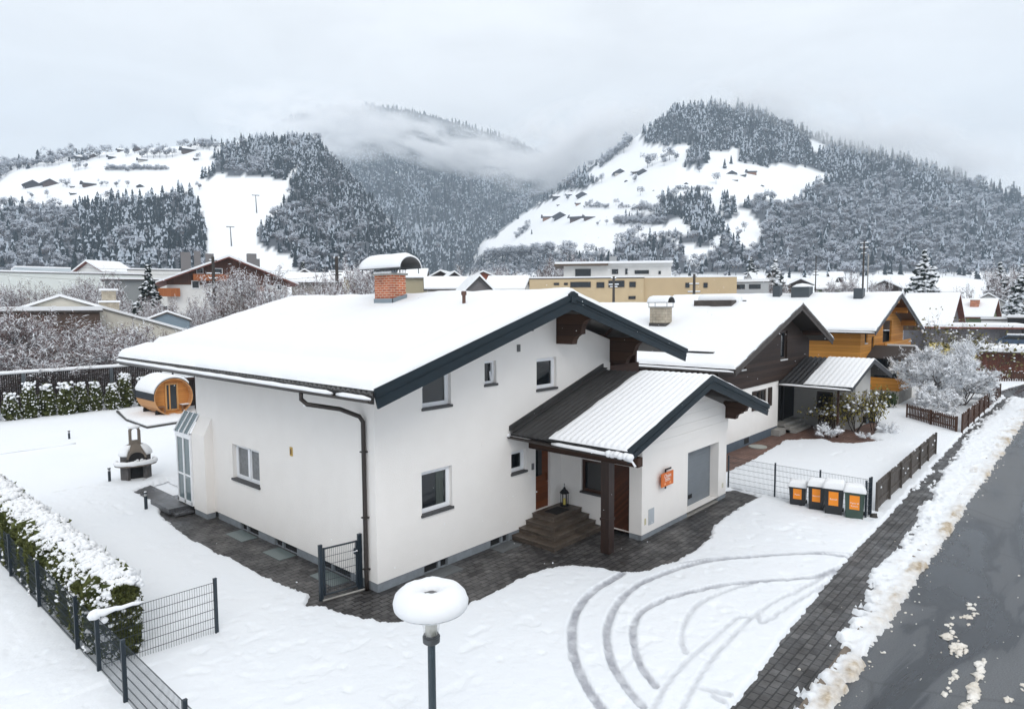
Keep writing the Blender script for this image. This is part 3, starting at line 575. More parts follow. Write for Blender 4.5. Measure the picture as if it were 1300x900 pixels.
def gutter(parent, p0, p1, r=0.075, snow=True, gaps=(), name='gutter', matl=None):
    """half-round gutter between two points, with the strip of snow lying in it"""
    p0 = Vector(p0); p1 = Vector(p1); d = (p1-p0).normalized(); s = d.cross(Vector((0, 0, 1))).normalized(); mb = MB(); n = 8
    vv = []
    for p in (p0, p1):
        for rr in (r, r-0.012):
            for k in range(n+1):
                t_ = math.pi*k/n; vv.append(p+s*math.cos(t_)*rr-Vector((0, 0, 1))*math.sin(t_)*rr)
    m_ = n+1; fs = []
    for k in range(n): fs += [(k, k+1, 2*m_+k+1, 2*m_+k), (m_+k, 3*m_+k, 3*m_+k+1, m_+k+1)]
    for k in range(n): fs += [(k, m_+k, m_+k+1, k+1), (2*m_+k, 2*m_+k+1, 3*m_+k+1, 3*m_+k)]
    fs += [(0, 2*m_, 3*m_, m_), (n, m_+n, 3*m_+n, 2*m_+n)]
    mb.add(vv, fs)
    for q, pp in ((p0, 1), (p1, -1)):
        vv = [q]+[q+s*math.cos(math.pi*k/n)*r-Vector((0, 0, 1))*math.sin(math.pi*k/n)*r for k in range(n+1)]; mb.add(vv, [(0, k, k+1) for k in range(1, n+1)])
    o = recalc(mb.build(name, matl or GUTTER, parent, smooth=False))
    if snow:
        ln = (p1-p0).length; cuts = [0.02]+[c for g in gaps for c in g]+[ln-0.02]
        for a, b_ in zip(cuts[::2], cuts[1::2]):
            sm = MB(); k = max(4, int((b_-a)/0.25)); pts = []; rs = []
            for i in range(k+1):
                tt = a+(b_-a)*i/k; pts.append(p0+d*tt+Vector((0, 0, 0.025+0.012*mnoise.noise(Vector((tt*2, 3, p0.x)))))); rs.append(0.068*(0.45 if i in (0, k) else 1)*(1+0.15*mnoise.noise(Vector((tt*1.3, 9, 1)))))
            sm.tube(pts, rs, 8); sm.build('gutter_snow', ROOFSNOW, o, smooth=True)
    return o

# ================================================================= THE WHITE HOUSE
H = thing('house', 'big white plastered house with dark grey barge boards and brick chimney, in the foreground', 'house', (0, 0, 0))
RM = (-1.12, 5.44, 6.2, 7.60, 13.6, 5.53); RY0, RY1 = -1.55, 14.5
so_z = lambda x: float(roof_z(np.array(x), RM))-0.36
mb = MB()
xe = 10.6
wall_face(mb, [(0, .24), (xe, .24), (xe, so_z(xe)), (6.2, so_z(6.2)), (0, so_z(0))],
          [(1.5, 1.66, 2.62, 2.83), (1.57, 4.55, 2.62, 5.5), (3.97, 4.97, 4.48, 5.66), (6.36, 4.58, 7.4, 5.58), (5.12, 2.08, 5.83, 2.76), (6.3, .62, 7.06, 2.72)], front(0), 0.16)
YE = float(PX(247.5, 500, 0)[1])
wall_face(mb, [(0, .24), (YE, .24), (YE, so_z(0)), (0, so_z(0))], [(5.97, 1.66, 7.78, 2.80)], side(0), 0.18)
mb.add([(xe, 0, .24), (xe, 1.0, .24), (xe, 1.0, so_z(xe)), (xe, 0, so_z(xe))], [(0, 1, 2, 3)])
mb.prism([(0, 0.24), (12.6, 0.24), (12.6, so_z(12.6)), (6.2, so_z(6.2)), (0, so_z(0))], lambda u, v, d: (u, d, v), YE-.05, YE)
mb.add([(12.6, 1.0, 0), (12.6, YE, 0), (12.6, YE, so_z(12.6)), (12.6, 1.0, so_z(12.6))], [(0, 1, 2, 3)])
WALL = mb.build('wall', PLASTER, H)
# dark room behind the panes so nothing shows through
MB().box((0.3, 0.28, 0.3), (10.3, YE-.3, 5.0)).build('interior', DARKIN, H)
# plinth set 15 mm back, with the two pairs of cellar windows
mb = MB(); wall_face(mb, [(0.012, -0.05), (5.2, -0.05), (5.2, .245), (0.012, .245)], [(1.56, -0.02, 2.43, .225), (4.17, -0.02, 4.98, .225)], front(0.012), 0.12)
wall_face(mb, [(0.012, -0.05), (9.0, -0.05), (9.0, .245), (0.012, .245)], [(1.2, -0.02, 2.6, .225), (3.9, -0.02, 5.2, .225), (6.2, -.02, 7.4, .225)], side(0.012), 0.12)
mb.box((5.2, 0.012, -0.05), (7.6, 0.1, .24))
mb.build('plinth', PLINTH, H)
for fn, lst in ((front(0.012), ((1.56, 2.43), (4.17, 4.98))), (side(0.012), ((1.2, 2.6), (3.9, 5.2), (6.2, 7.4)))):
    for a, b_ in lst:
        mb = MB(); mid = a+(b_-a)*0.66
        mb.box(fn(mid-.04, -.02, .03), fn(mid+.04, .225, .12)); mb.box(fn(a, -.03, .03), fn(b_, -0.0, .12))
        f = mb.build('cellar_window', PLINTH, H); MB().box(fn(a, -.02, .105), fn(b_, .225, .118)).build('pane', DARKIN, f)
for i, (a, b_) in enumerate(((1.5, 2.5), (4.1, 5.0))):
    mb = MB(); mb.box((a, -0.55, 0.0), (b_, -0.02, 0.016))
    for k in range(14): mb.box((a+0.02+(b_-a-.04)*k/14, -0.53, 0.0165), (a+0.02+(b_-a-.04)*k/14+0.015, -0.04, 0.024))
    mb.build('light_well_grate', mat('galvanised_grate', (0.16, 0.17, 0.175), rough=0.5, metal=0.4), H)
for a, b_ in ((1.2, 2.3), (3.9, 4.9), (6.2, 7.3)):
    MB().box((-0.55, a, 0.0), (-0.02, b_, 0.016)).build('light_well_grate', mat('glass_grate', (0.12, 0.15, 0.15), rough=0.3), H)
_w1 = window(H, front(0), 1.5, 1.66, 2.62, 2.83, 0.15)
MB().box((2.14, .153, 1.78), (2.42, .158, 2.71)).build('curtain', mat('dim_green_curtain', (.045, .055, .05), rough=.25, var=.25, vscale=3, stretch=(14, 1, 1)), _w1)
window(H, front(0), 1.57, 4.55, 2.62, 5.5, 0.15)
window(H, front(0), 3.97, 4.97, 4.48, 5.66, 0.15, tilt=True)
window(H, front(0), 6.36, 4.58, 7.4, 5.58, 0.15)
window(H, front(0), 5.12, 2.08, 5.83, 2.76, 0.15)
window(H, side(0), 5.97, 1.66, 7.78, 2.80, 0.17, sashes=2, curtain=True)
# front door
mb = MB(); f = front(0)
mb.box(f(6.3, .62, .10), f(7.06, 2.72, .16)); DO = mb.build('front_door', WOODDOOR, H)
MB().box(f(6.36, 1.72, .088), f(6.72, 2.62, .099)).build('pane', GLASS, DO)
mb = MB(); mb.box(f(6.34, .72, .085), f(6.74, 1.6, .099)); mb.box(f(6.95, 1.5, .06), f(6.99, 1.75, .099)); mb.build('panel', WOODDOOR, DO)
# roof
sheet_gable(H, RM, RY0+0.06, RY1, amp=.05, thick=.13, matl=mat('grey_roof_sheet', (.125, .12, .115), rough=.7, var=.25, vscale=2))
def _guard(X, Y):     # snow heaped along the snow-guard line, as a slight ridge
    return 0.12*np.exp(-((X-0.35)/0.09)**2)*(Y > -0.9)-0.11*np.exp(-((X-0.14)/0.14)**2)*(Y > -0.9)+0.07*np.exp(-((Y+0.85)/0.10)**2)*(X < 4.6)*(X > 0.3)-0.07*np.exp(-((Y+0.62)/0.12)**2)*(X < 4.6)*(X > 0.3)-0.09*np.exp(-((Y-8.9)/0.12)**2)*(X > 3.4)*(X < 4.9)
snow_on_gable(H, RM, RY0+0.02, RY1, T=0.23, over=0.035, bumps=[_guard])
barge(H, RM, RY0, h=0.46)
mb = MB(); mb.prism([(5.98, 7.52), (6.2, 7.60), (6.42, 7.53), (6.42, 7.62), (6.2, 7.70), (5.98, 7.61)], lambda u, v, d: (u, d, v), RY0-0.05, RY0+0.05); mb.prism([(6.07, 7.35), (6.33, 7.35), (6.33, 7.56), (6.2, 7.62), (6.07, 7.56)], lambda u, v, d: (u, d, v), RY0-0.052, RY0-0.04); recalc(mb.build('ridge_cap', ANTH, H))
mb = MB()
for a, b_ in ((RM[0]+.03, 6.2), (6.2, RM[4]-.03)):
    za, zb = so_z(a)+0.24, so_z(b_)+0.24
    mb.prism([(a, za), (b_, zb), (b_, zb+.04), (a, za+.04)], lambda u, v, d: (u, d, v), RY0+0.05, RY1-0.02)
recalc(mb.build('soffit', SOFFIT, H))
for x0 in (-0.12, 2.75, 3.62, 4.1, 4.7):                      # the purlin heads that peep out under the left barge board
    mb = MB(); zt = so_z(x0)+0.02
    w_ = 0.36 if x0 < 3 else 0.38
    scallop(mb, x0, x0+w_ if x0 != 4.7 else x0+0.62, 0.05, RY0+0.25, zt+0.06, 0.36 if x0 > 0 else 0.42); recalc(mb.build('purlin', BEAM, H))
for x0, h_ in ((7.38, 0.98), (10.57, 0.92)):
    mb = MB(); scallop(mb, x0, x0+0.26, 0.05, -1.42, so_z(x0)+0.08, h_); recalc(mb.build('purlin', BEAM, H))
mb = MB(); scallop(mb, 6.07, 6.33, 0.05, RY0+0.3, so_z(6.2)+0.1, 0.5); recalc(mb.build('purlin', BEAM, H))
for xa_, xb_ in ((7.0, 8.6), (8.9, 10.3), (10.8, 12.2)):       # wind braces under the right-hand overhang
    mb = MB(); mb.tube([(xa_, -1.4, so_z(xa_)+0.16), (xb_, -0.02, so_z(xb_)+0.12)], 0.05, 6); mb.build('brace', BEAM, H)
# the timber loggia beyond the plastered gable
mb = MB(); mb.box((10.61, 0.5, 0.3), (12.58, 0.62, 6.2)); mb.box((10.62, -0.02, 4.55), (12.6, 0.06, 5.05)); mb.box((12.45, 0.07, 4.4), (12.6, 0.4, 5.9))
mb.build('loggia', boards('loggia_wood', (0.07, 0.032, 0.022), (0.10, 0.05, 0.036), width=0.16, axis='z'), H)
# gutter and downpipe on the eaves side
gz = 5.24
gutter(H, (-1.2, RY0+0.02, gz-0.02), (-1.2, RY1, gz+0.03), 0.075, gaps=((1.32, 1.50),))
mb = MB(); mb.box((-1.115, RY0+.06, 5.12), (-1.08, RY1, 5.37)); mb.build('eaves_board', ROOFB, H)
g1 = PX(405, 502, -1.2); 
downpipe(H, [(-1.2, 1.35, gz-.06), (-1.2, 1.35, gz-.25), (-1.1, 1.25, gz-.38), (-0.5, 0.72, 4.72), (-0.14, 0.42, 4.52), (-0.08, 0.36, 4.38), (-0.08, 0.36, 4.1), (-0.08, 0.36, 0.25), (-0.08, 0.34, 0.02)], 0.058)
for zz in (3.6, 1.9, 0.55): MB().box((-0.15, 0.28, zz), (-0.002, 0.44, zz+0.03)).build('pipe_bracket', GUTTER, H)
# chimney
def chimney(parent, x0, x1, y0, y1, zb, zt, stackmat, capmat, vault_r, ends, snow_t=0.12, legs=0.16, flash=None, R=None):
    ch = MB().box((x0, y0, zb), (x1, y1, zt)).build('chimney', stackmat, parent)
    mb = MB(); mb.box((x0-.06, y0-.06, zt), (x1+.06, y1+.06, zt+.07)); mb.build('chimney_cap', CONC, ch)
    xc = (x0+x1)/2; zv = zt+.07+legs; ya, yb = ends; mb = MB(); n = 16
    for r_, sgn in ((vault_r, 1), (vault_r-.02, -1)):
        vv = []; fs = []
        for y_ in (ya, yb):
            for k in range(n+1):
                t_ = math.pi*k/n; vv.append((xc+r_*math.cos(t_), y_, zv+r_*math.sin(t_)*0.85))
        for k in range(n): fs.append((k, k+1, n+1+k+1, n+1+k)[::sgn])
        mb.add(vv, fs)
    for y_ in (ya, yb):
        vv = []; 
        for k in range(n+1):
            t_ = math.pi*k/n
            for r_ in (vault_r, vault_r-.02): vv.append((xc+r_*math.cos(t_), y_, zv+r_*math.sin(t_)*0.85))
        mb.add(vv, [(2*k, 2*k+1, 2*k+3, 2*k+2) for k in range(n)])
    for sx in (-1, 1):
        for y_ in (ya+.08, yb-.08): mb.box((xc+sx*(vault_r-.05)-.012, y_-.012, zt+.05), (xc+sx*(vault_r-.05)+.012, y_+.012, zv+.03))
    recalc(mb.build('chimney_hood', capmat, ch))
    sm = MB(); ns = 14; yy = np.linspace(ya-0.01, yb+0.01, 9)
    ring = []
    for i, y_ in enumerate(yy):
        e_ = 0.35 if i in (0, 8) else 1.0
        for k in range(ns+1):
            t_ = math.pi*(0.02+0.96*k/ns); th = snow_t*e_*(0.35+0.65*math.sin(t_))*(1+.15*mnoise.noise(Vector((y_*3, k*.3, x0))))
            ring.append((xc+(vault_r+.004+th)*math.cos(t_), y_, zv+(vault_r+.004+th)*math.sin(t_)*0.85))
    base_ = [(xc+(vault_r+.003)*math.cos(math.pi*(0.02+0.96*k/ns)), y_, zv+(vault_r+.003)*math.sin(math.pi*(0.02+0.96*k/ns))*0.85) for y_ in yy for k in range(ns+1)]
    m_ = ns+1; n0 = len(ring); fs = []
    for i in range(8):
        for k in range(ns): fs += [(i*m_+k, i*m_+k+1, (i+1)*m_+k+1, (i+1)*m_+k)]
    for i in (0, 8):
        for k in range(ns): fs.append((i*m_+k, i*m_+k+1, n0+i*m_+k+1, n0+i*m_+k))
    for i in range(8):
        for k in (0, ns): fs.append((i*m_+k, (i+1)*m_+k, n0+(i+1)*m_+k, n0+i*m_+k))
    sm.add(ring+base_, fs); recalc(sm.build('chimney_snow', ROOFSNOW, ch, smooth=True))
    if flash:
        mb = MB(); zl = [float(roof_z(np.array(x), R))+0.22 for x in (x0-.03, x1+.03)]
        for (xa_, xb_, ya_, yb_) in ((x0-.03, x0-.012, y0-.03, y1+.03),): mb.box((xa_, ya_, zl[0]-.3), (xb_, yb_, zl[0]+.16))
        mb.add([(x0-.03, y0-.03, zl[0]-.3), (x1+.03, y0-.03, zl[1]-.3), (x1+.03, y0-.03, zl[1]+.13), (x0-.03, y0-.03, zl[0]+.16), (x0-.03, y0-.012, zl[0]-.3), (x1+.03, y0-.012, zl[1]-.3), (x1+.03, y0-.012, zl[1]+.13), (x0-.03, y0-.012, zl[0]+.16)],
               [(0, 1, 2, 3), (7, 6, 5, 4), (3, 2, 6, 7), (1, 5, 6, 2), (0, 3, 7, 4)])
        mb.build('flashing', flash, ch)
    return ch
HOOD = mat('grey_sheet_metal', (0.13, 0.135, 0.14), rough=0.45, metal=0.6)
CH = chimney(H, 4.78, 5.38, 5.27, 6.30, 6.6, 8.38, BRICK, HOOD, 0.47, (4.62, 6.95), 0.17, 0.15, flash=mat('lead_flashing', (0.22, 0.26, 0.29), rough=0.45, metal=0.3), R=RM)
mb = MB()
for k in range(9): mb.tube([(4.8+.07*k, 5.25, 8.46), (4.8+.07*k, 5.25, 8.58)], 0.008, 5)
for k in range(14): mb.tube([(4.76, 5.27+.075*k, 8.46), (4.76, 5.27+.075*k, 8.58)], 0.008, 5)
mb.tube([(4.76, 5.25, 8.58), (4.76, 6.3, 8.58)], 0.01, 5); mb.tube([(4.76, 5.25, 8.58), (5.4, 5.25, 8.58)], 0.01, 5); mb.build('hood_grille', BLACK, CH)
mb = MB()
for k in range(12): mb.blob((4.74, 5.3+.085*k+.02*random.random(), 8.475), (.05, .05, .045), k, 6)
mb.build('cap_snow', ROOFSNOW, CH, smooth=True)
vp_ = (4.56, 1.44); vz = float(roof_z(np.array(vp_[0]), RM))
o = MB().lathe([(0, .62), (.06, .62), (.085, .60), (.085, .5), (.055, .49), (.055, -.05), (0, -.05)], (vp_[0], vp_[1], vz), 14).build('vent_pipe', mat('brown_vent', (0.10, 0.05, 0.035), rough=0.6), H, smooth=False); MB().blob((vp_[0], vp_[1], vz+.62), (.075, .075, .05), 3, 8, flat=1).build('vent_snow', ROOFSNOW, o, smooth=True)
# small fittings on the walls
p = PY(658, 442, 0); MB().box((p[0]-.07, -0.03, p[2]-.11), (p[0]+.07, .01, p[2]+.11)).build('vent_grille', mat('grey_vent', (0.12, 0.12, 0.12), rough=0.7), H)
p = PX(370, 573, 0); mb = MB().box((-0.02, p[1]-.07, p[2]-.13), (.01, p[1]+.07, p[2]+.13)); pl = mb.build('wall_plaque', mat('ochre_plaque', (0.50, 0.33, 0.08), rough=0.6), H); MB().box((-.026, p[1]-.03, p[2]-.08), (-.021, p[1]+.03, p[2]+.08)).build('plaque_picture', mat('plaque_dark', (0.12, 0.06, 0.02)), pl)
p = PY(676, 592, 0); MB().box((p[0]-.05, -0.03, p[2]-.10), (p[0]+.05, .01, p[2]+.10)).build('intercom', mat('grey_intercom', (0.14, 0.14, 0.15), rough=0.4), H)
p = PY(676, 607, 0); MB().box((p[0]-.03, -0.02, p[2]-.04), (p[0]+.03, .01, p[2]+.04)).build('bell_button', WFRAME, H)
p = PY(613, 563, 0); MB().box((p[0]-.07, -0.008, p[2]-.07), (p[0]+.07, .01, p[2]+.07)).build('socket_cover', PLASTER, H)
# glazed bay on the garden corner
mb = MB(); mb.prism([(-.3, .2), (0.02, .2), (.02, 3.52), (-.3, 2.9)], lambda u, v, d: (u, d, v), 9.2, 10.2); mb.box((-0.285, 9.215, -0.03), (0.01, 10.19, .2), 1); recalc(mb.build('bay_pier', [PLASTER, PLINTH], H))
mb = MB(); y0b, y1b = 10.2, 11.45; xb = -0.36
def br(a, b_): mb.box(a, b_)
for y_ in (10.21, 10.78, 11.36): br((xb, y_, .3), (xb+.08, y_+.085, 2.68))
br((xb-.01, y0b, 2.66), (xb+.12, y1b+.02, 2.84)); br((xb, y0b, .28), (xb+.1, y1b, .42)); br((xb+.01, y0b+.02, 1.3), (xb+.07, y1b, 1.36)); br((xb+.081, y1b-.085, .3), (0, y1b-.01, .4))
for y_ in (10.2, 10.6, 11.0, 11.4):
    mb.prism([(xb-.05, 2.82), (0.0, 3.5), (0.0, 3.56), (xb-.05, 2.90)], lambda u, v, d: (u, d, v), y_, y_+.06)
BY = recalc(mb.build('glazed_bay', WFRAME, H))
mb = MB(); mb.box((xb+.03, y0b+.05, .42), (xb+.05, y1b-.05, 2.66)); mb.prism([(xb-.03, 2.845), (0, 3.5), (0, 3.52), (xb-.03, 2.865)], lambda u, v, d: (u, d, v), y0b+.02, y1b-.02); recalc(mb.build('pane', GLASSB, BY))
MB().box((xb+.07, 10.25, .3), (1.5, 11.4, 2.5)).build('bay_interior', mat('dim_room', (0.08, 0.09, 0.09)), BY)
MB().box((-1.0, 10.62, 0.05), (-0.03, 12.3, .24)).build('bay_step', SLAB, H); MB().box((-.92, 10.22, 0.05), (-0.31, 10.61, .13)).build('bay_step', SLAB, H)

# ---- the garage wing: roof, walls, door, porch
RA = (5.05, 3.42, 10.1, 4.98, 15.05, 3.46); AY0 = -4.2
aso = lambda x: float(roof_z(np.array(x), RA))-0.38
mb = MB(); yf = -3.13
wall_face(mb, [(7.64, .17), (13.75, .17), (13.75, 2.62), (7.64, 2.62)], [(10.65, .165, 13.08, 2.24)], front(yf), 0.33)
wall_face(mb, [(yf, .17), (0.0, .17), (0.0, aso(7.64)+.1), (yf, aso(7.64)+.1)], [(-1.9, 1.17, -.84, 2.24), (-2.68, .1701, -2.02, 2.26)], side(7.64), 0.12)
mb.add([(13.75, yf, .17), (13.75, 1, .17), (13.75, 1, 3.4), (13.75, yf, 3.4)], [(0, 1, 2, 3)]); mb.add([(7.66, -.03, .6), (8.0, -.03, .6), (8.0, -.03, 2.9), (7.66, -.03, 2.9)], [(0, 1, 2, 3)])
mb.build('garage_wall', PLASTER, H)
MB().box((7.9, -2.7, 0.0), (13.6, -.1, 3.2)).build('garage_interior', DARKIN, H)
for a_, b_ in (((7.652, yf+.012, -0.05), (10.65, yf+.1, .17)), ((13.08, yf+.012, -.05), (13.74, yf+.3, .17)), ((7.652, -3.02, -.05), (7.74, -2.68, .17)), ((7.652, -2.02, -.05), (7.74, -.02, .168))): MB().box(a_, b_).build('garage_plinth', PLINTH, H)
# gable of white boards above the garage
mb = MB(); zz = 2.66; bw = 0.31
while zz < 4.7:
    zt = min(zz+bw-.006, 4.62)
    def xr_(zv): # x-range of the gable at height zv
        s1 = (RA[3]-RA[1])/(RA[2]-RA[0]); s2 = (RA[3]-RA[5])/(RA[4]-RA[2]); zo = zv+.38
        return max(7.6, RA[0]+(zo-RA[1])/s1), min(13.79, RA[2]+(RA[3]-zo)/s2)
    a0, a1 = xr_(zz); b0, b1 = xr_(zt)
    if a1-a0 < .1: break
    if b1-b0 < 0: zt = 4.6; b0 = b1 = 10.1
    mb.prism([(a0, zz), (a1, zz), (b1, zt), (b0, zt)], lambda u, v, d: (u, d, v), yf-.03, yf+.05); zz += bw
mb.box((7.6, yf-.012, 2.62), (13.79, yf+.05, 2.67))
recalc(mb.build('gable_boarding', mat('white_boarding', (0.77, 0.74, 0.71), rough=0.85, col2=(.82, .795, .765), vscale=1.5, stretch=(.4, 1, 6)), H))
# garage door
mb = MB(); GD = mat('grey_garage_door', (0.165, 0.185, 0.205), rough=0.5, var=0.05, vscale=2)
for k in range(18):
    z0 = .03+2.2*k/18; mb.box((10.6, yf+.33, z0), (13.12, yf+.38+.004*(k % 2), z0+2.2/18-.004))
g_ = mb.build('garage_door', GD, H); MB().box((11.35, yf+.31, .42), (11.62, yf+.329, .56)).build('handle', BLACK, g_)
MB().box((10.655, yf-.005, -.03), (13.075, yf+.33, .03)).build('garage_threshold', CONC, H)
# roof of the wing: left slope bare under the big overhang, snow-covered outside it
sheet_gable(H, RA, AY0+.05, -0.02, name='garage_roof', pitch=0.2, amp=0.032)
snow_on_gable(H, RA, AY0+.02, -1.62, T=0.085, name='garage_roof_snow', over=0.05, rnd=0.12, ribs=0.026, ribw=0.2, amp=0.012, step=0.2)
barge(H, RA, AY0, h=0.40)
mb = MB()
for a, b_ in ((RA[0]+.03, 10.1), (10.1, RA[4]-.03)):
    za, zb = float(roof_z(np.array(a), RA))-.12, float(roof_z(np.array(b_), RA))-.12; mb.prism([(a, za), (b_, zb), (b_, zb+.04), (a, za+.04)], lambda u, v, d: (u, d, v), AY0+.05, -0.03)
recalc(mb.build('garage_soffit', SOFFIT, H))
mb = MB(); scallop(mb, 13.52, 13.78, yf+.05, AY0+.02, aso(13.6)+.16, 0.62); recalc(mb.build('purlin', BEAM, H))
mb = MB(); scallop(mb, 9.97, 10.23, yf+.05, AY0+.35, aso(10.1)+.14, 0.4); recalc(mb.build('purlin', BEAM, H))
mb = MB(); mb.box((5.93, AY0+.2, 2.76), (6.19, -.02, 3.02)); mb.build('porch_beam', BEAM, H)
mb = MB(); mb.box((5.92, -3.06, .05), (6.20, -2.78, 2.76)); mb.box((5.9, -3.08, 1.02), (6.22, -2.76, 1.1)); mb.build('porch_post', POSTW, H)
gutter(H, (4.98, AY0+.05, 3.22), (4.98, -.03, 3.28), 0.07, gaps=((2.45, 4.15),))
mb = MB()      # heap of snow over the gutter end
for k in range(7): mb.blob((4.95+.05*random.random(), AY0-.12+.13*k-.3*(k > 5), 3.27+.03*random.random()), (.13, .12, .1), k, 8)
mb.tube([(4.98, AY0+.12, 3.2), (4.98, AY0-.2, 3.17), (4.98, AY0-.3, 3.05)], 0.03, 6)
mb.build('gutter_snow', ROOFSNOW, H, smooth=True)
# lead flashing where the wing's roof meets the gable, and the verge board of the bare strip
mb = MB(); mb.prism([(5.02, 3.45), (10.1, 5.02), (10.1, 5.16), (5.02, 3.60)], lambda u, v, d: (u, d, v), -.06, -.003); mb.prism([(5.02, 3.44), (10.1, 5.0), (10.1, 5.03), (5.02, 3.47)], lambda u, v, d: (u, d, v), -.22, -.061); recalc(mb.build('flashing', ROOFB, H))
window(H, side(7.64), -1.9, 1.17, -.84, 2.24, 0.10, fw=0.06, frame=mat('dark_brown_frame', (.045, .018, .01), rough=.5), sillmat=SILL)
mb = MB(); mb.box((7.735, -2.66, .1), (7.76, -2.04, 2.24)); d_ = mb.build('side_door', HERRING, H); mb = MB(); mb.box((7.72, -2.68, .1), (7.77, -2.66, 2.26)); mb.box((7.72, -2.04, .1), (7.77, -2.02, 2.26)); mb.box((7.72, -2.66, 2.24), (7.77, -2.04, 2.26)); mb.build('door_frame', WOODDOOR, d_)
mb = MB()
for k in range(4): mb.box((7.625, -.72+.13*k, 2.36), (7.639, -.63+.13*k, 2.5))
mb.build('house_number', BLACK, H)
mb = MB(); mb.box((7.2, -.14, 2.55), (7.3, -.04, 2.85)); lo = mb.build('wall_lamp', BLACK, H); MB().box((7.215, -.145, 2.6), (7.285, -.141, 2.8)).build('lamp_glass', mat('amber_glass', (0.5, 0.16, 0.03), rough=0.3), lo)
MB().box((8.04, yf-.02, .40), (8.37, yf+.01, .90)).build('meter_box', mat('grey_meter_box', (0.42, 0.45, 0.48), rough=0.5), H)
MB().box((7.80, yf-.006, .46), (7.9, yf+.01, .66)).build('damp_patch', mat('yellowed_plaster', (0.55, 0.50, 0.33), rough=0.9, var=.2, vscale=9), H)
MB().box((13.4, yf-.02, .45), (13.5, yf+.01, .62)).build('socket_cover', mat('cream_plastic', (0.6, 0.58, 0.48)), H)
# stone steps up to the front door
mb = MB()
for k, (xa_, yb_, zt) in enumerate(((6.12, -.86, .62), (5.80, -1.16, .465), (5.47, -1.42, .31), (5.14, -1.66, .155))):
    zlo = zt-.155
    mb.box((xa_, yb_, zlo if k < 3 else 0.0), (7.636, -.004, zt-.035)); mb.box((xa_-.03, yb_-.03, zt-.035), (7.632-.001*k, -.006, zt))
stp = mb.build('steps', STONE, H)
bm = bmesh.new(); bm.from_mesh(stp.data); bmesh.ops.bevel(bm, geom=bm.edges[:], offset=0.006, segments=1, affect='EDGES'); bm.to_mesh(stp.data); bm.free()
# ---- loose things at the porch
tag(MB().box((6.45, -.74, .621), (7.12, -.24, .636)).build('doormat', BLACK), 'black doormat on the top stone step before the front door', 'doormat')
LT = thing('lantern', 'black metal floor lantern with a yellow candle on the top step', 'lantern', (7.36, -.36, .622))
mb = MB(); mb.lathe([(0, 0), (.14, 0), (.14, .05), (0, .05)], (7.36, -.36, .622), 6)
for k in range(6): mb.tube([(7.36+.125*math.cos(k*math.pi/3), -.36+.125*math.sin(k*math.pi/3), .67), (7.36+.125*math.cos(k*math.pi/3), -.36+.125*math.sin(k*math.pi/3), 1.05)], .011, 5)
mb.build('frame', BLACK, LT)
MB().lathe([(.155, .43), (.165, .44), (.10, .53), (.045, .58), (.04, .62), (.015, .64), (0, .68)], (7.36, -.36, .622), 6).build('roof', BLACK, LT)
MB().tube([(7.36, -.36, 1.30), (7.36, -.36, 1.38)], .012, 6).build('ring', BLACK, LT)
MB().lathe([(0, .05), (.05, .05), (.05, .25), (0, .26)], (7.36, -.36, .622), 14).build('candle', mat('yellow_wax', (0.62, 0.50, 0.12), rough=0.5), LT, smooth=False)
# ---- orange sign on the garage wall
SG = thing('sign', 'orange house sign with white lettering on a bracket at the white garage wall', 'sign', (8.9, -3.25, 1.85))
OR = mat('orange_sign_paint', (0.62, 0.135, 0.012), rough=0.45, var=.05, vscale=3); WT = mat('white_lettering', (0.85, 0.82, 0.78), rough=0.6); ORL = mat('pale_orange_print', (0.85, 0.40, 0.20), rough=0.6)
p0, p1 = PY(839.5, 619, -3.27), PY(854.5, 596.5, -3.27)
sx0, sx1 = p0[0], p1[0]; sz1 = PY(847, 599, -3.27)[2]; sz0 = PY(847, 616, -3.27)[2]
MB().box((sx0, -3.285, sz0), (sx1, -3.255, sz1)).build('board', OR, SG)
mb = MB(); xm = sx0+(sx1-sx0)*.42; mb.box((xm-.03, -3.255, sz0-.09), (xm+.03, -3.225, sz1+.1)); mb.box((xm-.03, -3.24, sz1+.05), (sx1-.06, -3.225, sz1+.1)); mb.box((xm-.02, -3.225, sz1-.2), (xm+.02, -3.13, sz1-.16)); mb.build('bracket', BLACK, SG)
def text(parent, s, size, loc, rot, m_, name='lettering', align='CENTER'):
    c = bpy.data.curves.new(name, 'FONT'); c.body = s; c.size = size; c.align_x = align; c.align_y = 'CENTER'; c.extrude = 0.002; c.materials.append(m_)
    o = bpy.data.objects.new(name, c); COL.objects.link(o)
    o.location = tuple(np.array(loc)-(wloc(parent) if parent else 0)); o.rotation_euler = rot
    bpy.context.view_layer.update(); me = bpy.data.meshes.new_from_object(o.evaluated_get(bpy.context.evaluated_depsgraph_get())); loc_, rot_ = o.location.copy(), o.rotation_euler.copy()
    bpy.data.objects.remove(o); o = bpy.data.objects.new(name, me); COL.objects.link(o); o.location = loc_; o.rotation_euler = rot_
    if parent: o.parent = parent
    return o
xc = (sx0+sx1)/2; hgt = sz1-sz0
text(SG, 'Chalet', .17, (xc, -3.289, sz0+hgt*.74), (math.pi/2, 0, 0), WT)
text(SG, 'Ferienhaus', .075, (xc, -3.289, sz0+hgt*.52), (math.pi/2, 0, 0), WT)
text(SG, 'Apartments', .07, (xc, -3.289, sz0+hgt*.41), (math.pi/2, 0, 0), WT)
for q in (-.17, .17):
    mb = MB(); mb.prism([(xc+q-.05, sz0+hgt*.12), (xc+q+.05, sz0+hgt*.12), (xc+q+.05, sz0+hgt*.2), (xc+q, sz0+hgt*.29), (xc+q-.05, sz0+hgt*.2)], lambda u, v, d: (u, d, v), -3.289, -3.286); recalc(mb.build('pictogram', ORL, SG))
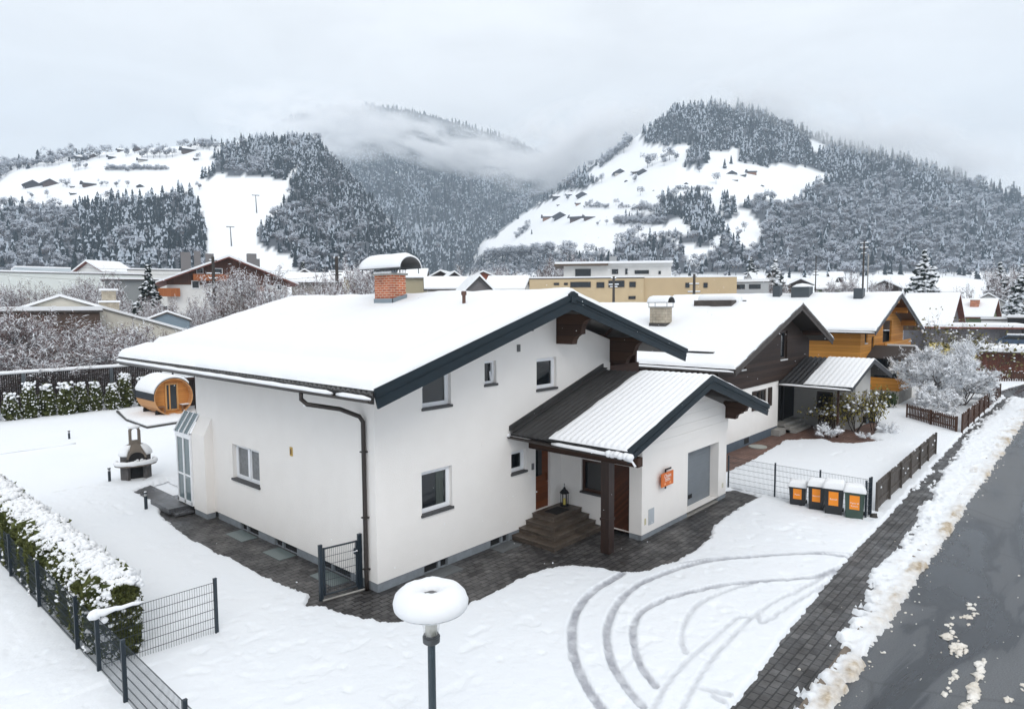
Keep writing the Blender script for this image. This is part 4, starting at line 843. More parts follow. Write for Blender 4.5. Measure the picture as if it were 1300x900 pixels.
# ================================================================= GARDEN THINGS
# ---- street lamp with its ring of snow
lp = at(548.5, 868, 8.55); lx, ly = lp[0], lp[1]
hz = at(545, 757, 8.55)[2]                                  # height of the middle of the snow ring
SL_ = thing('street_lamp', 'street lamp on a dark pole wearing a thick ring of snow', 'street lamp', (lx, ly, 0))
zc = hz-0.62                                                # collar
MB().lathe([(0, 0.0), (.075, 0), (.075, .9), (.055, 1.0), (.052, zc), (0, zc)], (lx, ly, 0), 18).build('pole', mat('blue_grey_pole', (0.035, 0.052, 0.064), rough=0.4, var=.1), SL_, smooth=False)
MB().lathe([(0, zc-.02), (.09, zc-.02), (.115, zc), (.118, zc+.075), (.105, zc+.085), (.105, zc+.10), (.085, zc+.10), (.0, zc+.09)], (lx, ly, 0), 24).build('collar', mat('collar_grey', (0.09, 0.095, 0.10), rough=0.4, metal=.4), SL_, smooth=False)
MB().lathe([(0, zc+.09), (.078, zc+.09), (.08, zc+.31), (.055, zc+.37), (.0, zc+.38)], (lx, ly, 0), 20).build('lamp_tube', mat('cream_diffuser', (0.62, 0.61, 0.53), rough=0.4), SL_, smooth=True)
cg = bpy.data.materials.new('clear_cylinder'); cg.use_nodes = True; t = cg.node_tree; t.nodes.clear(); _o = t.nodes.new('ShaderNodeOutputMaterial'); _t = t.nodes.new('ShaderNodeBsdfTransparent'); _g = t.nodes.new('ShaderNodeBsdfGlossy'); _g.inputs['Roughness'].default_value = .1; _m = t.nodes.new('ShaderNodeMixShader'); _m.inputs[0].default_value = .13; t.links.new(_t.outputs[0], _m.inputs[1]); t.links.new(_g.outputs[0], _m.inputs[2]); t.links.new(_m.outputs[0], _o.inputs[0])
MB().lathe([(.10, zc+.09), (.155, hz-.12), (.15, hz-.12), (.096, zc+.09)], (lx, ly, 0), 28).build('glass_cylinder', cg, SL_, smooth=True)
MB().lathe([(0, hz-.05), (.11, hz-.05), (.2, hz-.10), (.46, hz-.16), (.48, hz-.145), (.2, hz-.03), (.11, hz+.03), (0, hz+.04)], (lx, ly, 0), 32).build('hat', mat('hat_grey', (0.10, 0.10, 0.105), rough=0.5), SL_, smooth=True)
prof = [(.105, hz+.035), (.12, hz+.075), (.16, hz+.115), (.24, hz+.145), (.32, hz+.135), (.41, hz+.09), (.475, hz+.02), (.50, hz-.06), (.49, hz-.13), (.46, hz-.165), (.3, hz-.10), (.12, hz-.02), (.105, hz+.035)]
mb = MB(); n = 56; vv = []
for r_, z_ in prof:
    for k in range(n):
        t_ = 2*math.pi*k/n; q = mnoise.noise(Vector((math.cos(t_)*2.2, math.sin(t_)*2.2, z_*4))); q2 = mnoise.noise(Vector((math.cos(t_)*7, math.sin(t_)*7, z_*9)))
        f_ = 1+(.022*q+.010*q2)*(1 if r_ > .2 else .4); vv.append((lx+r_*f_*math.cos(t_), ly+r_*f_*math.sin(t_), z_+.014*q+.006*q2))
mb.add(vv, [(i*n+k, i*n+(k+1) % n, (i+1)*n+(k+1) % n, (i+1)*n+k) for i in range(len(prof)-1) for k in range(n)])
recalc(mb.build('snow_ring', ROOFSNOW, SL_, smooth=True))

# ---- steel mesh fences and the gate
def mesh_panel(p0, p1, h, parent, z0=0.06, dx=0.05, dz=0.2, r=0.0026, name='mesh_panel', zrel=None):
    p0 = np.array(p0, float); p1 = np.array(p1, float); L_ = np.linalg.norm(p1-p0); d = (p1-p0)/L_; nrm = np.array([-d[1], d[0]])
    mb = MB(); n = int(L_/dx)
    for k in range(n+1):
        c = p0+d*(L_*k/n); mb.box((c[0]-r, c[1]-r, z0), (c[0]+r, c[1]+r, h))
    z = h-0.01
    while z > z0:
        for s in (-1, 1):
            a = p0+nrm*s*.006; b_ = p1+nrm*s*.006
            mb.tube([(a[0], a[1], z), (b_[0], b_[1], z)], 0.0042, 5)
        z -= dz
    return mb.build(name, ANTHF, parent)
def fpost(x, y, h, parent, w_=0.035, name='post', cap=True):
    mb = MB().box((x-w_, y-w_*.75, -.02), (x+w_, y+w_*.75, h)); mb.box((x-w_-.004, y-w_*.75-.004, h), (x+w_+.004, y+w_*.75+.004, h+.012)); return mb.build(name, ANTHF, parent)
F1 = thing('mesh_fence', 'dark steel mesh fence in front of the snowy hedge at the lower left edge', 'fence', (-6.0, 1.0, 0))
pts = [(-6.0, 13.3), (-6.0, 10.8), (-6.0, 8.07), (-6.0, 5.26), (-6.0, 2.3), (-5.98, 1.0), (-5.98, -.45), (-6.0, -3.2), (-6.02, -5.7)]
for q in pts: fpost(q[0], q[1], 1.28, F1)
for a, b_ in zip(pts[:-1], pts[1:]): mesh_panel((a[0]+.02, a[1]-.04), (b_[0]+.02, b_[1]+.04), 1.22, F1)
F2 = thing('mesh_fence', 'short dark steel mesh fence running from the hedge end across the snow', 'fence', (-5.8, 1.02, 0))
fpost(-3.7, .9, 1.32, F2); mesh_panel((-5.9, 1.02), (-3.73, .9), 1.25, F2)
mb = MB(); mb.tube([(-5.92, 1.02, 1.26), (-5.3, .99, 1.27)], .02, 6); mb.build('rail', ANTHF, F2)
mb = MB(); pp = [(-6.05+.9*k/9, 1.02-.012*k, 1.31+.012*math.sin(k*2.1)) for k in range(10)]; mb.tube(pp, [.03, .075, .08, .06, .05, .045, .04, .04, .035, .015], 8); mb.blob((-6.0, 1.02, 1.30), (.13, .11, .11), 4, 8); mb.blob((-5.85, 1.05, 1.12), (.10, .09, .07), 5, 8); mb.build('snow', ROOFSNOW, F2, smooth=True)
GT = thing('garden_gate', 'dark steel mesh garden gate beside the downpipe at the house corner', 'gate', (-.65, .63, 0))
ga, gb = np.array((-1.17, .73)), np.array((-.15, .53)); gd = (gb-ga)/np.linalg.norm(gb-ga)
fpost(*ga, 1.40, GT, .045); fpost(*gb, 1.46, GT, .05)
g0, g1 = ga+gd*.09, gb-gd*.09
mb = MB()
for c in (g0, g1): mb.box((c[0]-.02, c[1]-.02, .1), (c[0]+.02, c[1]+.02, 1.32))
for zz in (.12, 1.30): mb.tube([(g0[0], g0[1], zz), (g1[0], g1[1], zz)], .021, 6)
GF = mb.build('gate_frame', ANTHF, GT); mesh_panel(g0, g1, 1.29, GF, .12, .05, .2); 
c = g1-gd*.03; MB().box((c[0]-.035, c[1]-.05, .98), (c[0]+.03, c[1]+.03, 1.12)).build('lock_box', ANTHF, GF)
MB().tube([(c[0], c[1]-.05, 1.08), (c[0], c[1]-.1, 1.08), (c[0]-.12, c[1]-.08, 1.08)], .01, 6).build('handle', WFRAME, GF)
mb = MB(); mb.tube([(ga[0]-.02, ga[1]-.10, .03), (gb[0]+.05, gb[1]-.12, .03)], .025, 6); mb.build('threshold', CONC, GT)
F3 = thing('mesh_fence', 'low dark steel mesh fence running from the garage corner to behind the dustbins', 'fence', (15, -2.75, 0))
fp = [(14.85, -2.75), (14.75, -4.6), (14.72, -6.2), (14.7, -7.8)]
for q in fp: fpost(*q, 1.36, F3, .03)
for a, b_ in zip(fp[:-1], fp[1:]): mesh_panel((a[0]+.03, a[1]), (b_[0]+.03, b_[1]), 1.30, F3)
F4 = thing('mesh_gate', 'narrow closed steel mesh gate leaf standing edge-on beside the green dustbin', 'gate', (14.4, -7.8, 0))
fpost(14.28, -7.8, 1.34, F4, .035); fpost(14.68, -7.86, 1.40, F4, .035); mesh_panel((14.30, -7.83), (14.66, -7.86), 1.28, F4); MB().blob((14.5, -8.0, .12), (.16, .13, .12), 3, 8, amp=.5).build('stone_foot', mat('dark_stone', (.05, .045, .04), rough=.9), F4, smooth=True)

# ---- dustbins
BINB = mat('black_bin_plastic', (0.014, 0.016, 0.018), rough=0.45); BING = mat('green_bin_plastic', (0.035, 0.065, 0.050), rough=0.45)
BL = mat('orange_label', (0.88, 0.27, 0.010), rough=0.5)
def bin_(name, label, x, y, rz, w_, d_, h, m_, txt, snow_h, group):
    r = thing(name, label, 'dustbin', (x, y, 0.03), group, rz)          # local axes: front faces -x
    mb = MB(); k = .86
    b0 = [(-d_/2*k, -w_/2*k, .02), (d_/2*k, -w_/2*k, .02), (d_/2*k, w_/2*k, .02), (-d_/2*k, w_/2*k, .02)]; b1 = [(-d_/2, -w_/2, h-.08), (d_/2, -w_/2, h-.08), (d_/2, w_/2, h-.08), (-d_/2, w_/2, h-.08)]
    mb.add(b0+b1, [(3, 2, 1, 0), (0, 1, 5, 4), (1, 2, 6, 5), (2, 3, 7, 6), (3, 0, 4, 7), (4, 5, 6, 7)])
    mb.box((-d_/2-.02, -w_/2-.02, h-.12), (d_/2+.02, w_/2+.02, h-.075)); bo = mb.build('body', m_, r, local=True)
    mb = MB(); mb.add([(-d_/2-.035, -w_/2-.02, h-.074), (d_/2+.03, -w_/2-.02, h-.074), (d_/2+.03, w_/2+.02, h-.074), (-d_/2-.035, w_/2+.02, h-.074), (-d_/2+.02, -w_/2+.03, h-.01), (d_/2, -w_/2+.03, h+.01), (d_/2, w_/2-.03, h+.01), (-d_/2+.02, w_/2-.03, h-.01)],
        [(0, 3, 2, 1), (4, 5, 6, 7), (0, 1, 5, 4), (1, 2, 6, 5), (2, 3, 7, 6), (3, 0, 4, 7)]); mb.tube([(d_/2+.06, -w_/2+.06, h-.06), (d_/2+.06, w_/2-.06, h-.06)], .014, 6); mb.build('lid', m_, r, local=True)
    for s in (-1, 1): MB().lathe([(0, -.03), (.09, -.03), (.1, 0), (.09, .03), (0, .03)], (d_/2-.02, s*(w_/2-.03), .08), 14, fn=lambda a, b_, c: (a, c, b_)).build('wheel', BLACK, r, local=True)
    mb = MB(); n = 14; vv = []; q_ = rng.rand()*9
    for i in range(n+1):
        for j in range(n+1):
            u, v = i/n*2-1, j/n*2-1; e_ = max(0, 1-max(abs(u), abs(v))**6)**.5; vv.append((u*(d_/2+.05), v*(w_/2+.045), h-.06+snow_h*e_*(1+.10*mnoise.noise(Vector((u*1.6, v*1.6, q_))))))
    o0 = len(vv); vv += [(p[0], p[1], h-.075) for p in vv]
    fs = [(i*(n+1)+j, (i+1)*(n+1)+j, (i+1)*(n+1)+j+1, i*(n+1)+j+1) for i in range(n) for j in range(n)]; fs += [tuple(k_+o0 for k_ in f[::-1]) for f in fs]
    rim = [j for j in range(n+1)]+[i*(n+1)+n for i in range(1, n+1)]+[n*(n+1)+j for j in range(n-1, -1, -1)]+[i*(n+1) for i in range(n-1, 0, -1)]
    fs += [(rim[i], rim[i]+o0, rim[(i+1) % len(rim)]+o0, rim[(i+1) % len(rim)]) for i in range(len(rim))]
    mb.add(vv, fs); recalc(mb.build('snow', ROOFSNOW, r, smooth=True, local=True))
    lw, z0, z1 = w_*.50, h*.36, h*.83; fx = lambda z: -d_/2*(k+(1-k)*(z-.02)/(h-.1))-.004
    mb = MB(); mb.add([(fx(z0), -lw/2, z0), (fx(z0), lw/2, z0), (fx(z1), lw/2, z1), (fx(z1), -lw/2, z1), (fx(z0)+.003, -lw/2, z0), (fx(z0)+.003, lw/2, z0), (fx(z1)+.003, lw/2, z1), (fx(z1)+.003, -lw/2, z1)], [(0, 1, 2, 3), (7, 6, 5, 4), (0, 4, 5, 1), (1, 5, 6, 2), (2, 6, 7, 3), (3, 7, 4, 0)])
    lo = recalc(mb.build('label', BL, r, local=True))
    zt = (z0+z1)/2-.02
    for i, s in enumerate(txt):
        t_ = text(None, s, lw*.25, (fx(zt)-.004, 0, zt-.10*i), (math.pi/2, 0, -math.pi/2), WT); t_.parent = lo
    return r
rzb = rad(12)
bin_('dustbin', 'lowest of four dustbins at the mesh fence, squat and black under a snow cap', 14.42, -5.55, rzb, .56, .5, .80, BINB, ['Papier'], .18, 'dustbins by the fence')
bin_('dustbin', 'slim black dustbin between the lowest dustbin and the wide one with the dark side', 14.32, -6.22, rzb, .52, .55, .97, BINB, ['Restmüll'], .20, 'dustbins by the fence')
bin_('dustbin', 'wide black dustbin standing directly beside the green one', 14.2, -6.82, rzb, .60, .62, 1.03, BINB, ['Biomüll'], .22, 'dustbins by the fence')
bin_('dustbin', 'green dustbin with an orange label, last of the row by the gate leaf', 14.2, -7.48, rzb, .60, .62, 1.02, BING, ['Papier &', 'Karton'], .20, 'dustbins by the fence')

# ---- wooden board fence along the pavement
def board_fence(label, p0, p1, h, matl, bw=.12, gap=.008, name='board_fence', cat='fence', posts=4, rail=True, pointed=False, snowcap=0.0, lean=0.0):
    p0 = np.array(p0, float); p1 = np.array(p1, float); L_ = np.linalg.norm(p1-p0); d = (p1-p0)/L_; nn = np.array([-d[1], d[0]])
    r = thing(name, label, cat, (p0[0], p0[1], 0)); mb = MB(); x = 0.0
    P = lambda a, o_, z: (p0[0]+d[0]*a+nn[0]*o_, p0[1]+d[1]*a+nn[1]*o_, z)
    while x < L_-bw:
        hh = h*(1+.03*(rng.rand()-.5)); a, b_ = x, x+bw-gap; q = .004*rng.rand(); z0 = .05
        if pointed: vv = [(a, z0), (b_, z0), (b_, hh-.06), ((a+b_)/2, hh), (a, hh-.06)]
        else: vv = [(a, z0), (b_, z0), (b_, hh), (a, hh+.012*(rng.rand()-.5))]
        n = len(vv); mb.add([P(u, q, z) for u, z in vv]+[P(u, q+.022, z) for u, z in vv], [tuple(range(n)), tuple(range(2*n-1, n-1, -1))]+[(i, n+i, n+(i+1) % n, (i+1) % n) for i in range(n)]); x += bw
    recalc(mb.build('boarding', matl, r))
    for k in range(posts+1):
        a = L_*k/posts; mb = MB(); vv = [P(a-.04, .03, -.02), P(a+.04, .03, -.02), P(a+.04, .11, -.02), P(a-.04, .11, -.02)]; mb.add(vv+[(v[0], v[1], h+.02) for v in vv], [(3, 2, 1, 0), (4, 5, 6, 7), (0, 1, 5, 4), (1, 2, 6, 5), (2, 3, 7, 6), (3, 0, 4, 7)]); mb.build('post', matl, r)
    for zz in (h*.3, h*.78):
        mb = MB(); vv = [P(0, .024, zz), P(L_, .024, zz), P(L_, .06, zz), P(0, .06, zz)]; mb.add(vv+[(v[0], v[1], zz+.09) for v in vv], [(3, 2, 1, 0), (4, 5, 6, 7), (0, 1, 5, 4), (1, 2, 6, 5), (2, 3, 7, 6), (3, 0, 4, 7)]); mb.build('rail', matl, r)
    if snowcap:
        mb = MB(); k = 0; a = .1
        while a < L_-.1:
            if rng.rand() < snowcap: mb.blob(P(a, .02, h*(1.0 if rng.rand() < .4 else .25+.7*rng.rand())), (.05+.05*rng.rand(), .04, .03+.03*rng.rand()), k, 6)
            a += .16; k += 1
        if mb.v: mb.build('snow', TSNOW, r, smooth=True)['kind'] = 'stuff'
    return r
GREYB = boards('weathered_grey_boards', (0.060, 0.050, 0.042), (0.125, 0.108, 0.095), width=0.12, axis='xy', gap=.3)
BROWNB = boards('brown_picket_wood', (0.045, 0.022, 0.014), (0.10, 0.05, 0.032), width=0.12, axis='xy', gap=.4)
board_fence('weathered grey board fence along the pavement behind the dustbins', (26.8, -7.72), (15.25, -7.85), 1.10, GREYB, snowcap=.18, posts=6)
board_fence('dark brown board fence beside the pavement beyond the big snowy tree', (52, -7.85), (33.8, -7.85), 1.12, BROWNB, snowcap=.3, posts=8, name='board_fence')
board_fence('brown picket fence with white gaps at the foot of the snowy tree', (33.9, -7.7), (37.4, -4.6), .95, BROWNB, bw=.16, gap=.06, snowcap=.4, posts=2, name='picket_fence', pointed=True)

# ---- rear fence of dark slats with a rail of snow
RFN = thing('slat_fence', 'long dark slatted garden fence with a rail of snow behind the conifer row', 'fence', (0, 40.6, 0))
SLW = boards('black_brown_slats', (0.018, 0.013, 0.012), (0.040, 0.030, 0.028), width=0.13, axis='x', gap=.5)
mb = MB(); x = -9.0
while x < 24: mb.box((x, 40.62, .25), (x+.085, 40.65, 2.85)); x += .125
mb.build('slats', SLW, RFN)
for x in (-8.4, -3.6, 1.2, 6.5, 11.8, 17.1, 22.4): MB().box((x-.11, 40.5, 0), (x+.11, 40.61, 2.9)).build('post', mat('grey_steel_post', (.10, .115, .125), rough=.5, metal=.3), RFN)
MB().box((-9, 40.55, 2.86), (24, 40.72, 2.92)).build('rail', SLW, RFN)
mb = MB(); mb.tube([(-9+.5*k, 40.63, 3.0+.02*mnoise.noise(Vector((k*.6, 1, 2)))) for k in range(67)], [.13+.015*mnoise.noise(Vector((k*.7, 5, 2))) for k in range(67)], 8); mb.build('snow', ROOFSNOW, RFN, smooth=True)

# ---- foliage tools
LEAF = mat('thuja_foliage', (0.040, 0.052, 0.014), rough=0.75, col2=(0.115, 0.125, 0.040), vscale=1.6, spec=.2)
def cards(cents, size, nrm=None, jitter=.6, aspect=1.6):
    """leaf-sized quads, one per centre, turned at random; numpy arrays of vertices and faces"""
    n = len(cents); a = rng.randn(n, 3)
    if nrm is not None: a = nrm+jitter*a
    a /= np.linalg.norm(a, axis=1, keepdims=True)+1e-9; t_ = np.cross(a, rng.randn(n, 3)); t_ /= np.linalg.norm(t_, axis=1, keepdims=True)+1e-9; b_ = np.cross(a, t_)
    s = np.asarray(size).reshape(-1, 1)*(0.6+.8*rng.rand(n, 1)); t_ = t_*s*aspect/2; b_ = b_*s/2
    V = np.stack([cents-t_-b_*.5, cents+t_*.2-b_, cents+t_+b_*.3, cents-t_*.1+b_], 1).reshape(-1, 3); return V, np.arange(4*n).reshape(n, 4)
_ico = MB().blob((0, 0, 0), 1.0, 2, 6, amp=.25); ICV = np.array(_ico.v); ICF = np.array(_ico.f)
def lumps(cents, rad_, squash=.7):
    """many small lumps (of snow) in one mesh"""
    n = len(cents); m_ = len(ICV); th = rng.rand(n)*6.28; c, s = np.cos(th)[:, None], np.sin(th)[:, None]
    R = np.asarray(rad_).reshape(-1, 1); x = ICV[None, :, 0]*(1+.35*rng.randn(n, 1)).clip(.6, 1.7); y = ICV[None, :, 1]; z = ICV[None, :, 2]*squash
    V = np.stack([(x*c-y*s)*R, (x*s+y*c)*R, z*R], -1)+cents[:, None, :]; F = (ICF[None]+(np.arange(n)*m_)[:, None, None]).reshape(-1, 4); return V.reshape(-1, 3), F
def merge(parts):
    V = []; F = []; Mi = []; o = 0
    for v, f, m_ in parts: V.append(v); F.append(f+o); Mi.append(np.full(len(f), m_)); o += len(v)
    return np.concatenate(V), np.concatenate(F), np.concatenate(Mi)

# ---- the snow-laden hedge in the left foreground: closely planted conifers, with clumps of snow on top and caught on the sides
HG = thing('hedge', 'thick green conifer hedge with a deep blanket of snow, in the left foreground', 'hedge', (-5.6, 7, 0))
hy0, hy1 = 1.3, 14.6
def hsurf(y):       # half width and height along the hedge
    return 0.47+.07*np.sin(y*7.2)+.05*vnoise(y*1.7, y*0+3, 2), 1.62+.10*vnoise(y*1.1+4, y*0+9, 3)+.05*np.sin(y*7.2+1)
n = 52000
yy = rng.uniform(hy0-.05, hy1, n); hw, hh = hsurf(yy); zz = rng.rand(n)**.85*hh; ss_ = np.where(rng.rand(n) < .62, -1, 1)
prof_ = np.clip(1-np.clip((zz/hh-.78)/.22, 0, 1)**2*.55, .3, 1)*(.86+.14*np.clip(zz/hh*4, 0, 1)); endf = np.clip((yy-hy0+.05)/.35, 0, 1)**.5
xx = -5.42+ss_*hw*prof_*endf*(1+.10*vnoise(yy*5, zz*5, 3))*(1-.12*rng.rand(n)); c1 = np.stack([xx, yy, zz], 1)
m_e = 9000; ye = hy0-.06+.40*rng.rand(m_e)**2; hwe, hhe = hsurf(ye); ze = rng.rand(m_e)**.85*hhe; xe_ = -5.42+(rng.rand(m_e)*2-1)*hwe*np.clip((ye-hy0+.08)/.38, .12, 1)**.4*np.clip(1-np.clip((ze/hhe-.78)/.22, 0, 1)**2*.5, .3, 1); c1e = np.stack([xe_, ye, ze], 1)
c1 = np.concatenate([c1, c1e]); v1, f1 = cards(c1, .055+.03*rng.rand(len(c1)), aspect=2.0)
nc = 5200; yc = rng.uniform(hy0+.1, hy1, nc); hwc, hhc = hsurf(yc); c0 = np.stack([-5.42+(rng.rand(nc)*2-1)*hwc*.75, yc, rng.rand(nc)*hhc*.95], 1); v0, f0 = cards(c0, .30, aspect=1.3)
Vv, Ff, Mm = merge([(v1, f1, 0), (v0, f0, 0)]); build_np('foliage', Vv, Ff, LEAF, HG)
n = 5200; ys_ = rng.uniform(hy0+.05, hy1, n); hw, hh = hsurf(ys_); u = rng.uniform(-1, 1, n)
ct = np.stack([-5.36+u*hw*.85, ys_, hh*(1.0-.12*np.abs(u)**3)+.02+.10*np.clip(vnoise(ys_*2.2, u*1.5+7, 3)+.45, 0, 1)*rng.rand(n)], 1); vt, ft = lumps(ct, .030+.085*rng.rand(n)**2, .7)
n2 = 5600; ys2 = rng.uniform(hy0-.02, hy1, n2); hw, hh = hsurf(ys2); zf_ = rng.rand(n2)**.8; keep = vnoise(ys2*1.3+20, zf_*3.0, 3, .6) > -.10; pr = np.clip(1-np.clip((zf_-.78)/.22, 0, 1)**2*.5, .3, 1)
cs = np.stack([-5.42-hw*pr*1.0*np.clip((ys2-hy0+.1)/.35, .2, 1)**.5, ys2, zf_*hh], 1)[keep]; vs2, fs2 = lumps(cs, .014+.055*rng.rand(len(cs))**2.6, .65)
n3 = 260; ye3 = hy0-.02+.1*rng.rand(n3); xe3 = -5.42+rng.uniform(-.4, .4, n3); z3 = rng.rand(n3)*1.5; ce3 = np.stack([xe3, ye3+np.abs(xe3+5.42)*.5, z3], 1); v3, f3 = lumps(ce3, .018+.04*rng.rand(n3)**2, .7)
n4 = 900; y4 = hy0-.04+.30*rng.rand(n4)**2; x4 = -5.42+rng.uniform(-.45, .45, n4)*np.clip((y4-hy0+.15)/.35, .3, 1)**.5; z4 = rng.rand(n4)*1.55; k4 = vnoise(x4*3+9, z4*3, 3, .6) > -.05; v4, f4 = lumps(np.stack([x4, y4-.02, z4], 1)[k4], .014+.045*rng.rand(k4.sum())**2.4, .7)
Vv, Ff, Mm = merge([(vt, ft, 0), (vs2, fs2, 0), (v3, f3, 0), (v4, f4, 0)]); build_np('snow', Vv, Ff, ROOFSNOW, HG, smooth=True)

# ---- the row of young conifers along the rear fence
def make_thuja(h, r, seed):
    root = thing('thuja', '', 'conifer', (0, 0, 0)); n = 2300; z = rng.rand(n)**.8*h; a = rng.rand(n)*6.283
    rr = r*np.clip(1-(z/h)**3.2, 0, 1)**.8*(.85+.2*np.sin(a*3+z*4+seed))*(1-.25*rng.rand(n)**2)*np.clip(.65+z/h*2, 0, 1)
    c = np.stack([rr*np.cos(a), rr*np.sin(a), z], 1); v, f = cards(c, .13, aspect=1.7); nc = 260; zc_ = rng.rand(nc)*h*.9; ac = rng.rand(nc)*6.283; rc = r*.55*np.clip(1-(zc_/h)**3, 0, 1); v0, f0 = cards(np.stack([rc*np.cos(ac), rc*np.sin(ac), zc_], 1), .4)
    Vv, Ff, Mm = merge([(v, f, 0), (v0, f0, 0)]); build_np('foliage', Vv, Ff, LEAF, root, local=True)
    k = 190; zz = (1-rng.rand(k)**1.15)*h; aa = rng.rand(k)*6.283; ra = r*np.clip(1-(zz/h)**3.2, .02, 1)**.8*1.0; cs = np.stack([ra*np.cos(aa), ra*np.sin(aa), zz], 1)
    w_ = np.where(zz > h*.80, 1.5, .8); vs_, fs_ = lumps(cs, w_*(.035+.07*rng.rand(k)**1.8), .7)
    kt = 26; ct = np.stack([rng.randn(kt)*r*.35, rng.randn(kt)*r*.35, h*(.84+.17*rng.rand(kt))], 1); vt, ft = lumps(ct, .06+.09*rng.rand(kt), .8)
    Vv, Ff, Mm = merge([(vs_, fs_, 0), (vt, ft, 0)]); build_np('snow', Vv, Ff, TSNOW, root, smooth=True, local=True)['kind'] = 'stuff'; MB().tube([(0, 0, -.1), (0, 0, h*.6)], [.05, .02], 6).build('trunk', BARKD, root, local=True)
    return root
protos = [make_thuja(2.55, .58, 0), make_thuja(2.35, .62, 2), make_thuja(2.7, .55, 4)]
thx = [-8.2, -6.9, -5.6, -4.4, -3.2, -2.05, -.95, .1, 1.1, 2.15, 3.15, 4.1, 5.0, 5.95, 6.9, 8.1, 9.4, 10.7, 12.0, 13.2]
lab = {3: 'snow-topped young conifer at the left picture edge before the slatted fence', 10: 'pair-forming dense young conifer with one broad cushion of snow, before the slatted fence'}
for i, x in enumerate(thx):
    o = protos[i] if i < 3 else copy_tree(protos[i % 3])
    o.location = (x, 38.95+.2*math.sin(i*2.3), 0.05); o.rotation_euler = (0, 0, i*1.3); s = .84+.06*math.sin(i*5.1); o.scale = (s, s, s*(1+.05*math.sin(i*3.3)))
    tag(o, 'snow-dusted young conifer in the row before the dark slatted fence', 'conifer', 'young conifers along the slatted fence')

# ---- bollard lights and the snowed-over edging
def bollard(x, y, h, label):
    r = thing('bollard_light', label, 'bollard light', (x, y, .03), None)
    MB().lathe([(0, 0), (.055, 0), (.055, h-.14), (0, h-.14)], (x, y, .03), 14).build('post', ANTHF, r); MB().lathe([(0, h-.139), (.048, h-.139), (.048, h-.05), (0, h-.05)], (x, y, .03), 14).build('lamp_glass', mat('bollard_glass', (.35, .36, .36), rough=.3), r); MB().lathe([(0, h-.049), (.06, h-.049), (.06, h), (0, h+.01)], (x, y, .03), 14).build('cap', ANTHF, r)
    MB().blob((x, y, .03+h), (.055, .055, .03), x, 8, flat=1).build('snow', TSNOW, r, smooth=True)
bollard(.69, 28.76, .52, 'small dark bollard light far out on the snowy lawn')
bollard(-.88, 17.1, .62, 'dark bollard light just left of the stone barbecue')
bollard(-1.33, 11.8, .68, 'dark bollard light at the corner of the paved terrace')
bollard(7.9, 30.75, .45, 'tiny dark bollard light in front of the sauna platform')
mb = MB(); mb.tube([(-9+.5*k, 26.9, .12+.015*math.sin(k)) for k in range(20)], .05, 6); tag(mb.build('lawn_edging', SNOW, smooth=True), kind='structure')

# ---- stone barbecue
bx_, by_ = 0.03, 16.75; BQ = thing('barbecue', 'grey stone garden barbecue with chimney, capped with snow', 'barbecue', (bx_, by_, .03), None, rad(-12))
BQC = mat('brown_grey_concrete', (0.13, 0.11, 0.09), rough=.9, col2=(.20, .17, .14), vscale=4, bump=.2, bscale=20); BQD = mat('barbecue_grey', (.085, .08, .078), rough=.9, var=.25, vscale=5)
def half_shell(r0, r1, z0, z1, a0, a1, n=20, cy=0.0):
    mb = MB(); vv = []; fs = []
    for k in range(n+1):
        t_ = a0+(a1-a0)*k/n
        for rr, zz in ((r0, z0), (r1, z0), (r1, z1), (r0, z1)): vv.append((rr*math.cos(t_)*1.05, cy+rr*math.sin(t_)*.72, zz))
    for k in range(n):
        for j in range(4): fs.append((4*k+j, 4*k+(j+1) % 4, 4*k+4+(j+1) % 4, 4*k+4+j))
    fs += [(0, 1, 2, 3), (4*n+3, 4*n+2, 4*n+1, 4*n)]; return mb.add(vv, fs)
A0, A1 = -math.pi/2+.62, 1.5*math.pi-.62
recalc(half_shell(.38, .55, .06, .66, A0, A1).build('base', BQD, BQ, local=True)); MB().lathe([(0, 0), (.66, 0), (.66, .06), (0, .06)], (0, 0, 0), 28, fn=lambda a, b_, c: (a*1.05, b_*.8, c)).build('foot_slab', BQC, BQ, local=True)
MB().lathe([(0, .02), (.5, .02), (.5, .61), (0, .61)], (0, .12, 0), 20, fn=lambda a, b_, c: (a*.9, b_*.55, c)).build('wood_store', DARKIN, BQ, local=True)
MB().lathe([(0, .66), (.74, .66), (.76, .70), (.74, .74), (0, .74)], (0, -.03, 0), 30, fn=lambda a, b_, c: (a*1.05, b_*.78, c)).build('shelf', BQC, BQ, local=True)
recalc(half_shell(.40, .54, .74, 1.08, A0+.1, A1-.1).build('firebox', BQD, BQ, local=True)); MB().lathe([(0, .75), (.42, .75), (.42, 1.06), (0, 1.2)], (0, .14, 0), 18, fn=lambda a, b_, c: (a, b_*.6, c)).build('fire_chamber', DARKIN, BQ, local=True)
mb = MB(); mb.lathe([(.55, 1.08), (.53, 1.18), (.44, 1.32), (.30, 1.46), (.22, 1.55), (0, 1.56)], (0, 0, 0), 26, fn=lambda a, b_, c: (a*1.05, b_*.72, c)); mb.build('hood', BQC, BQ, local=True, smooth=True)
mb = MB()      # the mouth: an arch rim standing out of the hood
arch = [(.36*math.cos(math.pi*k/12), .98+.34*math.sin(math.pi*k/12)) for k in range(13)]; arch2 = [(.29*math.cos(math.pi*k/12), .98+.27*math.sin(math.pi*k/12)) for k in range(13)]
mb.prism(arch+arch2[::-1], lambda u, v, d: (u, d, v), -.46, -.22); recalc(mb.build('mouth_arch', BQC, BQ, local=True)); mb = MB(); mb.prism(arch2+[(.29, .75), (-.29, .75)][::-1], lambda u, v, d: (u, d, v), -.425, -.30); recalc(mb.build('mouth', DARKIN, BQ, local=True))
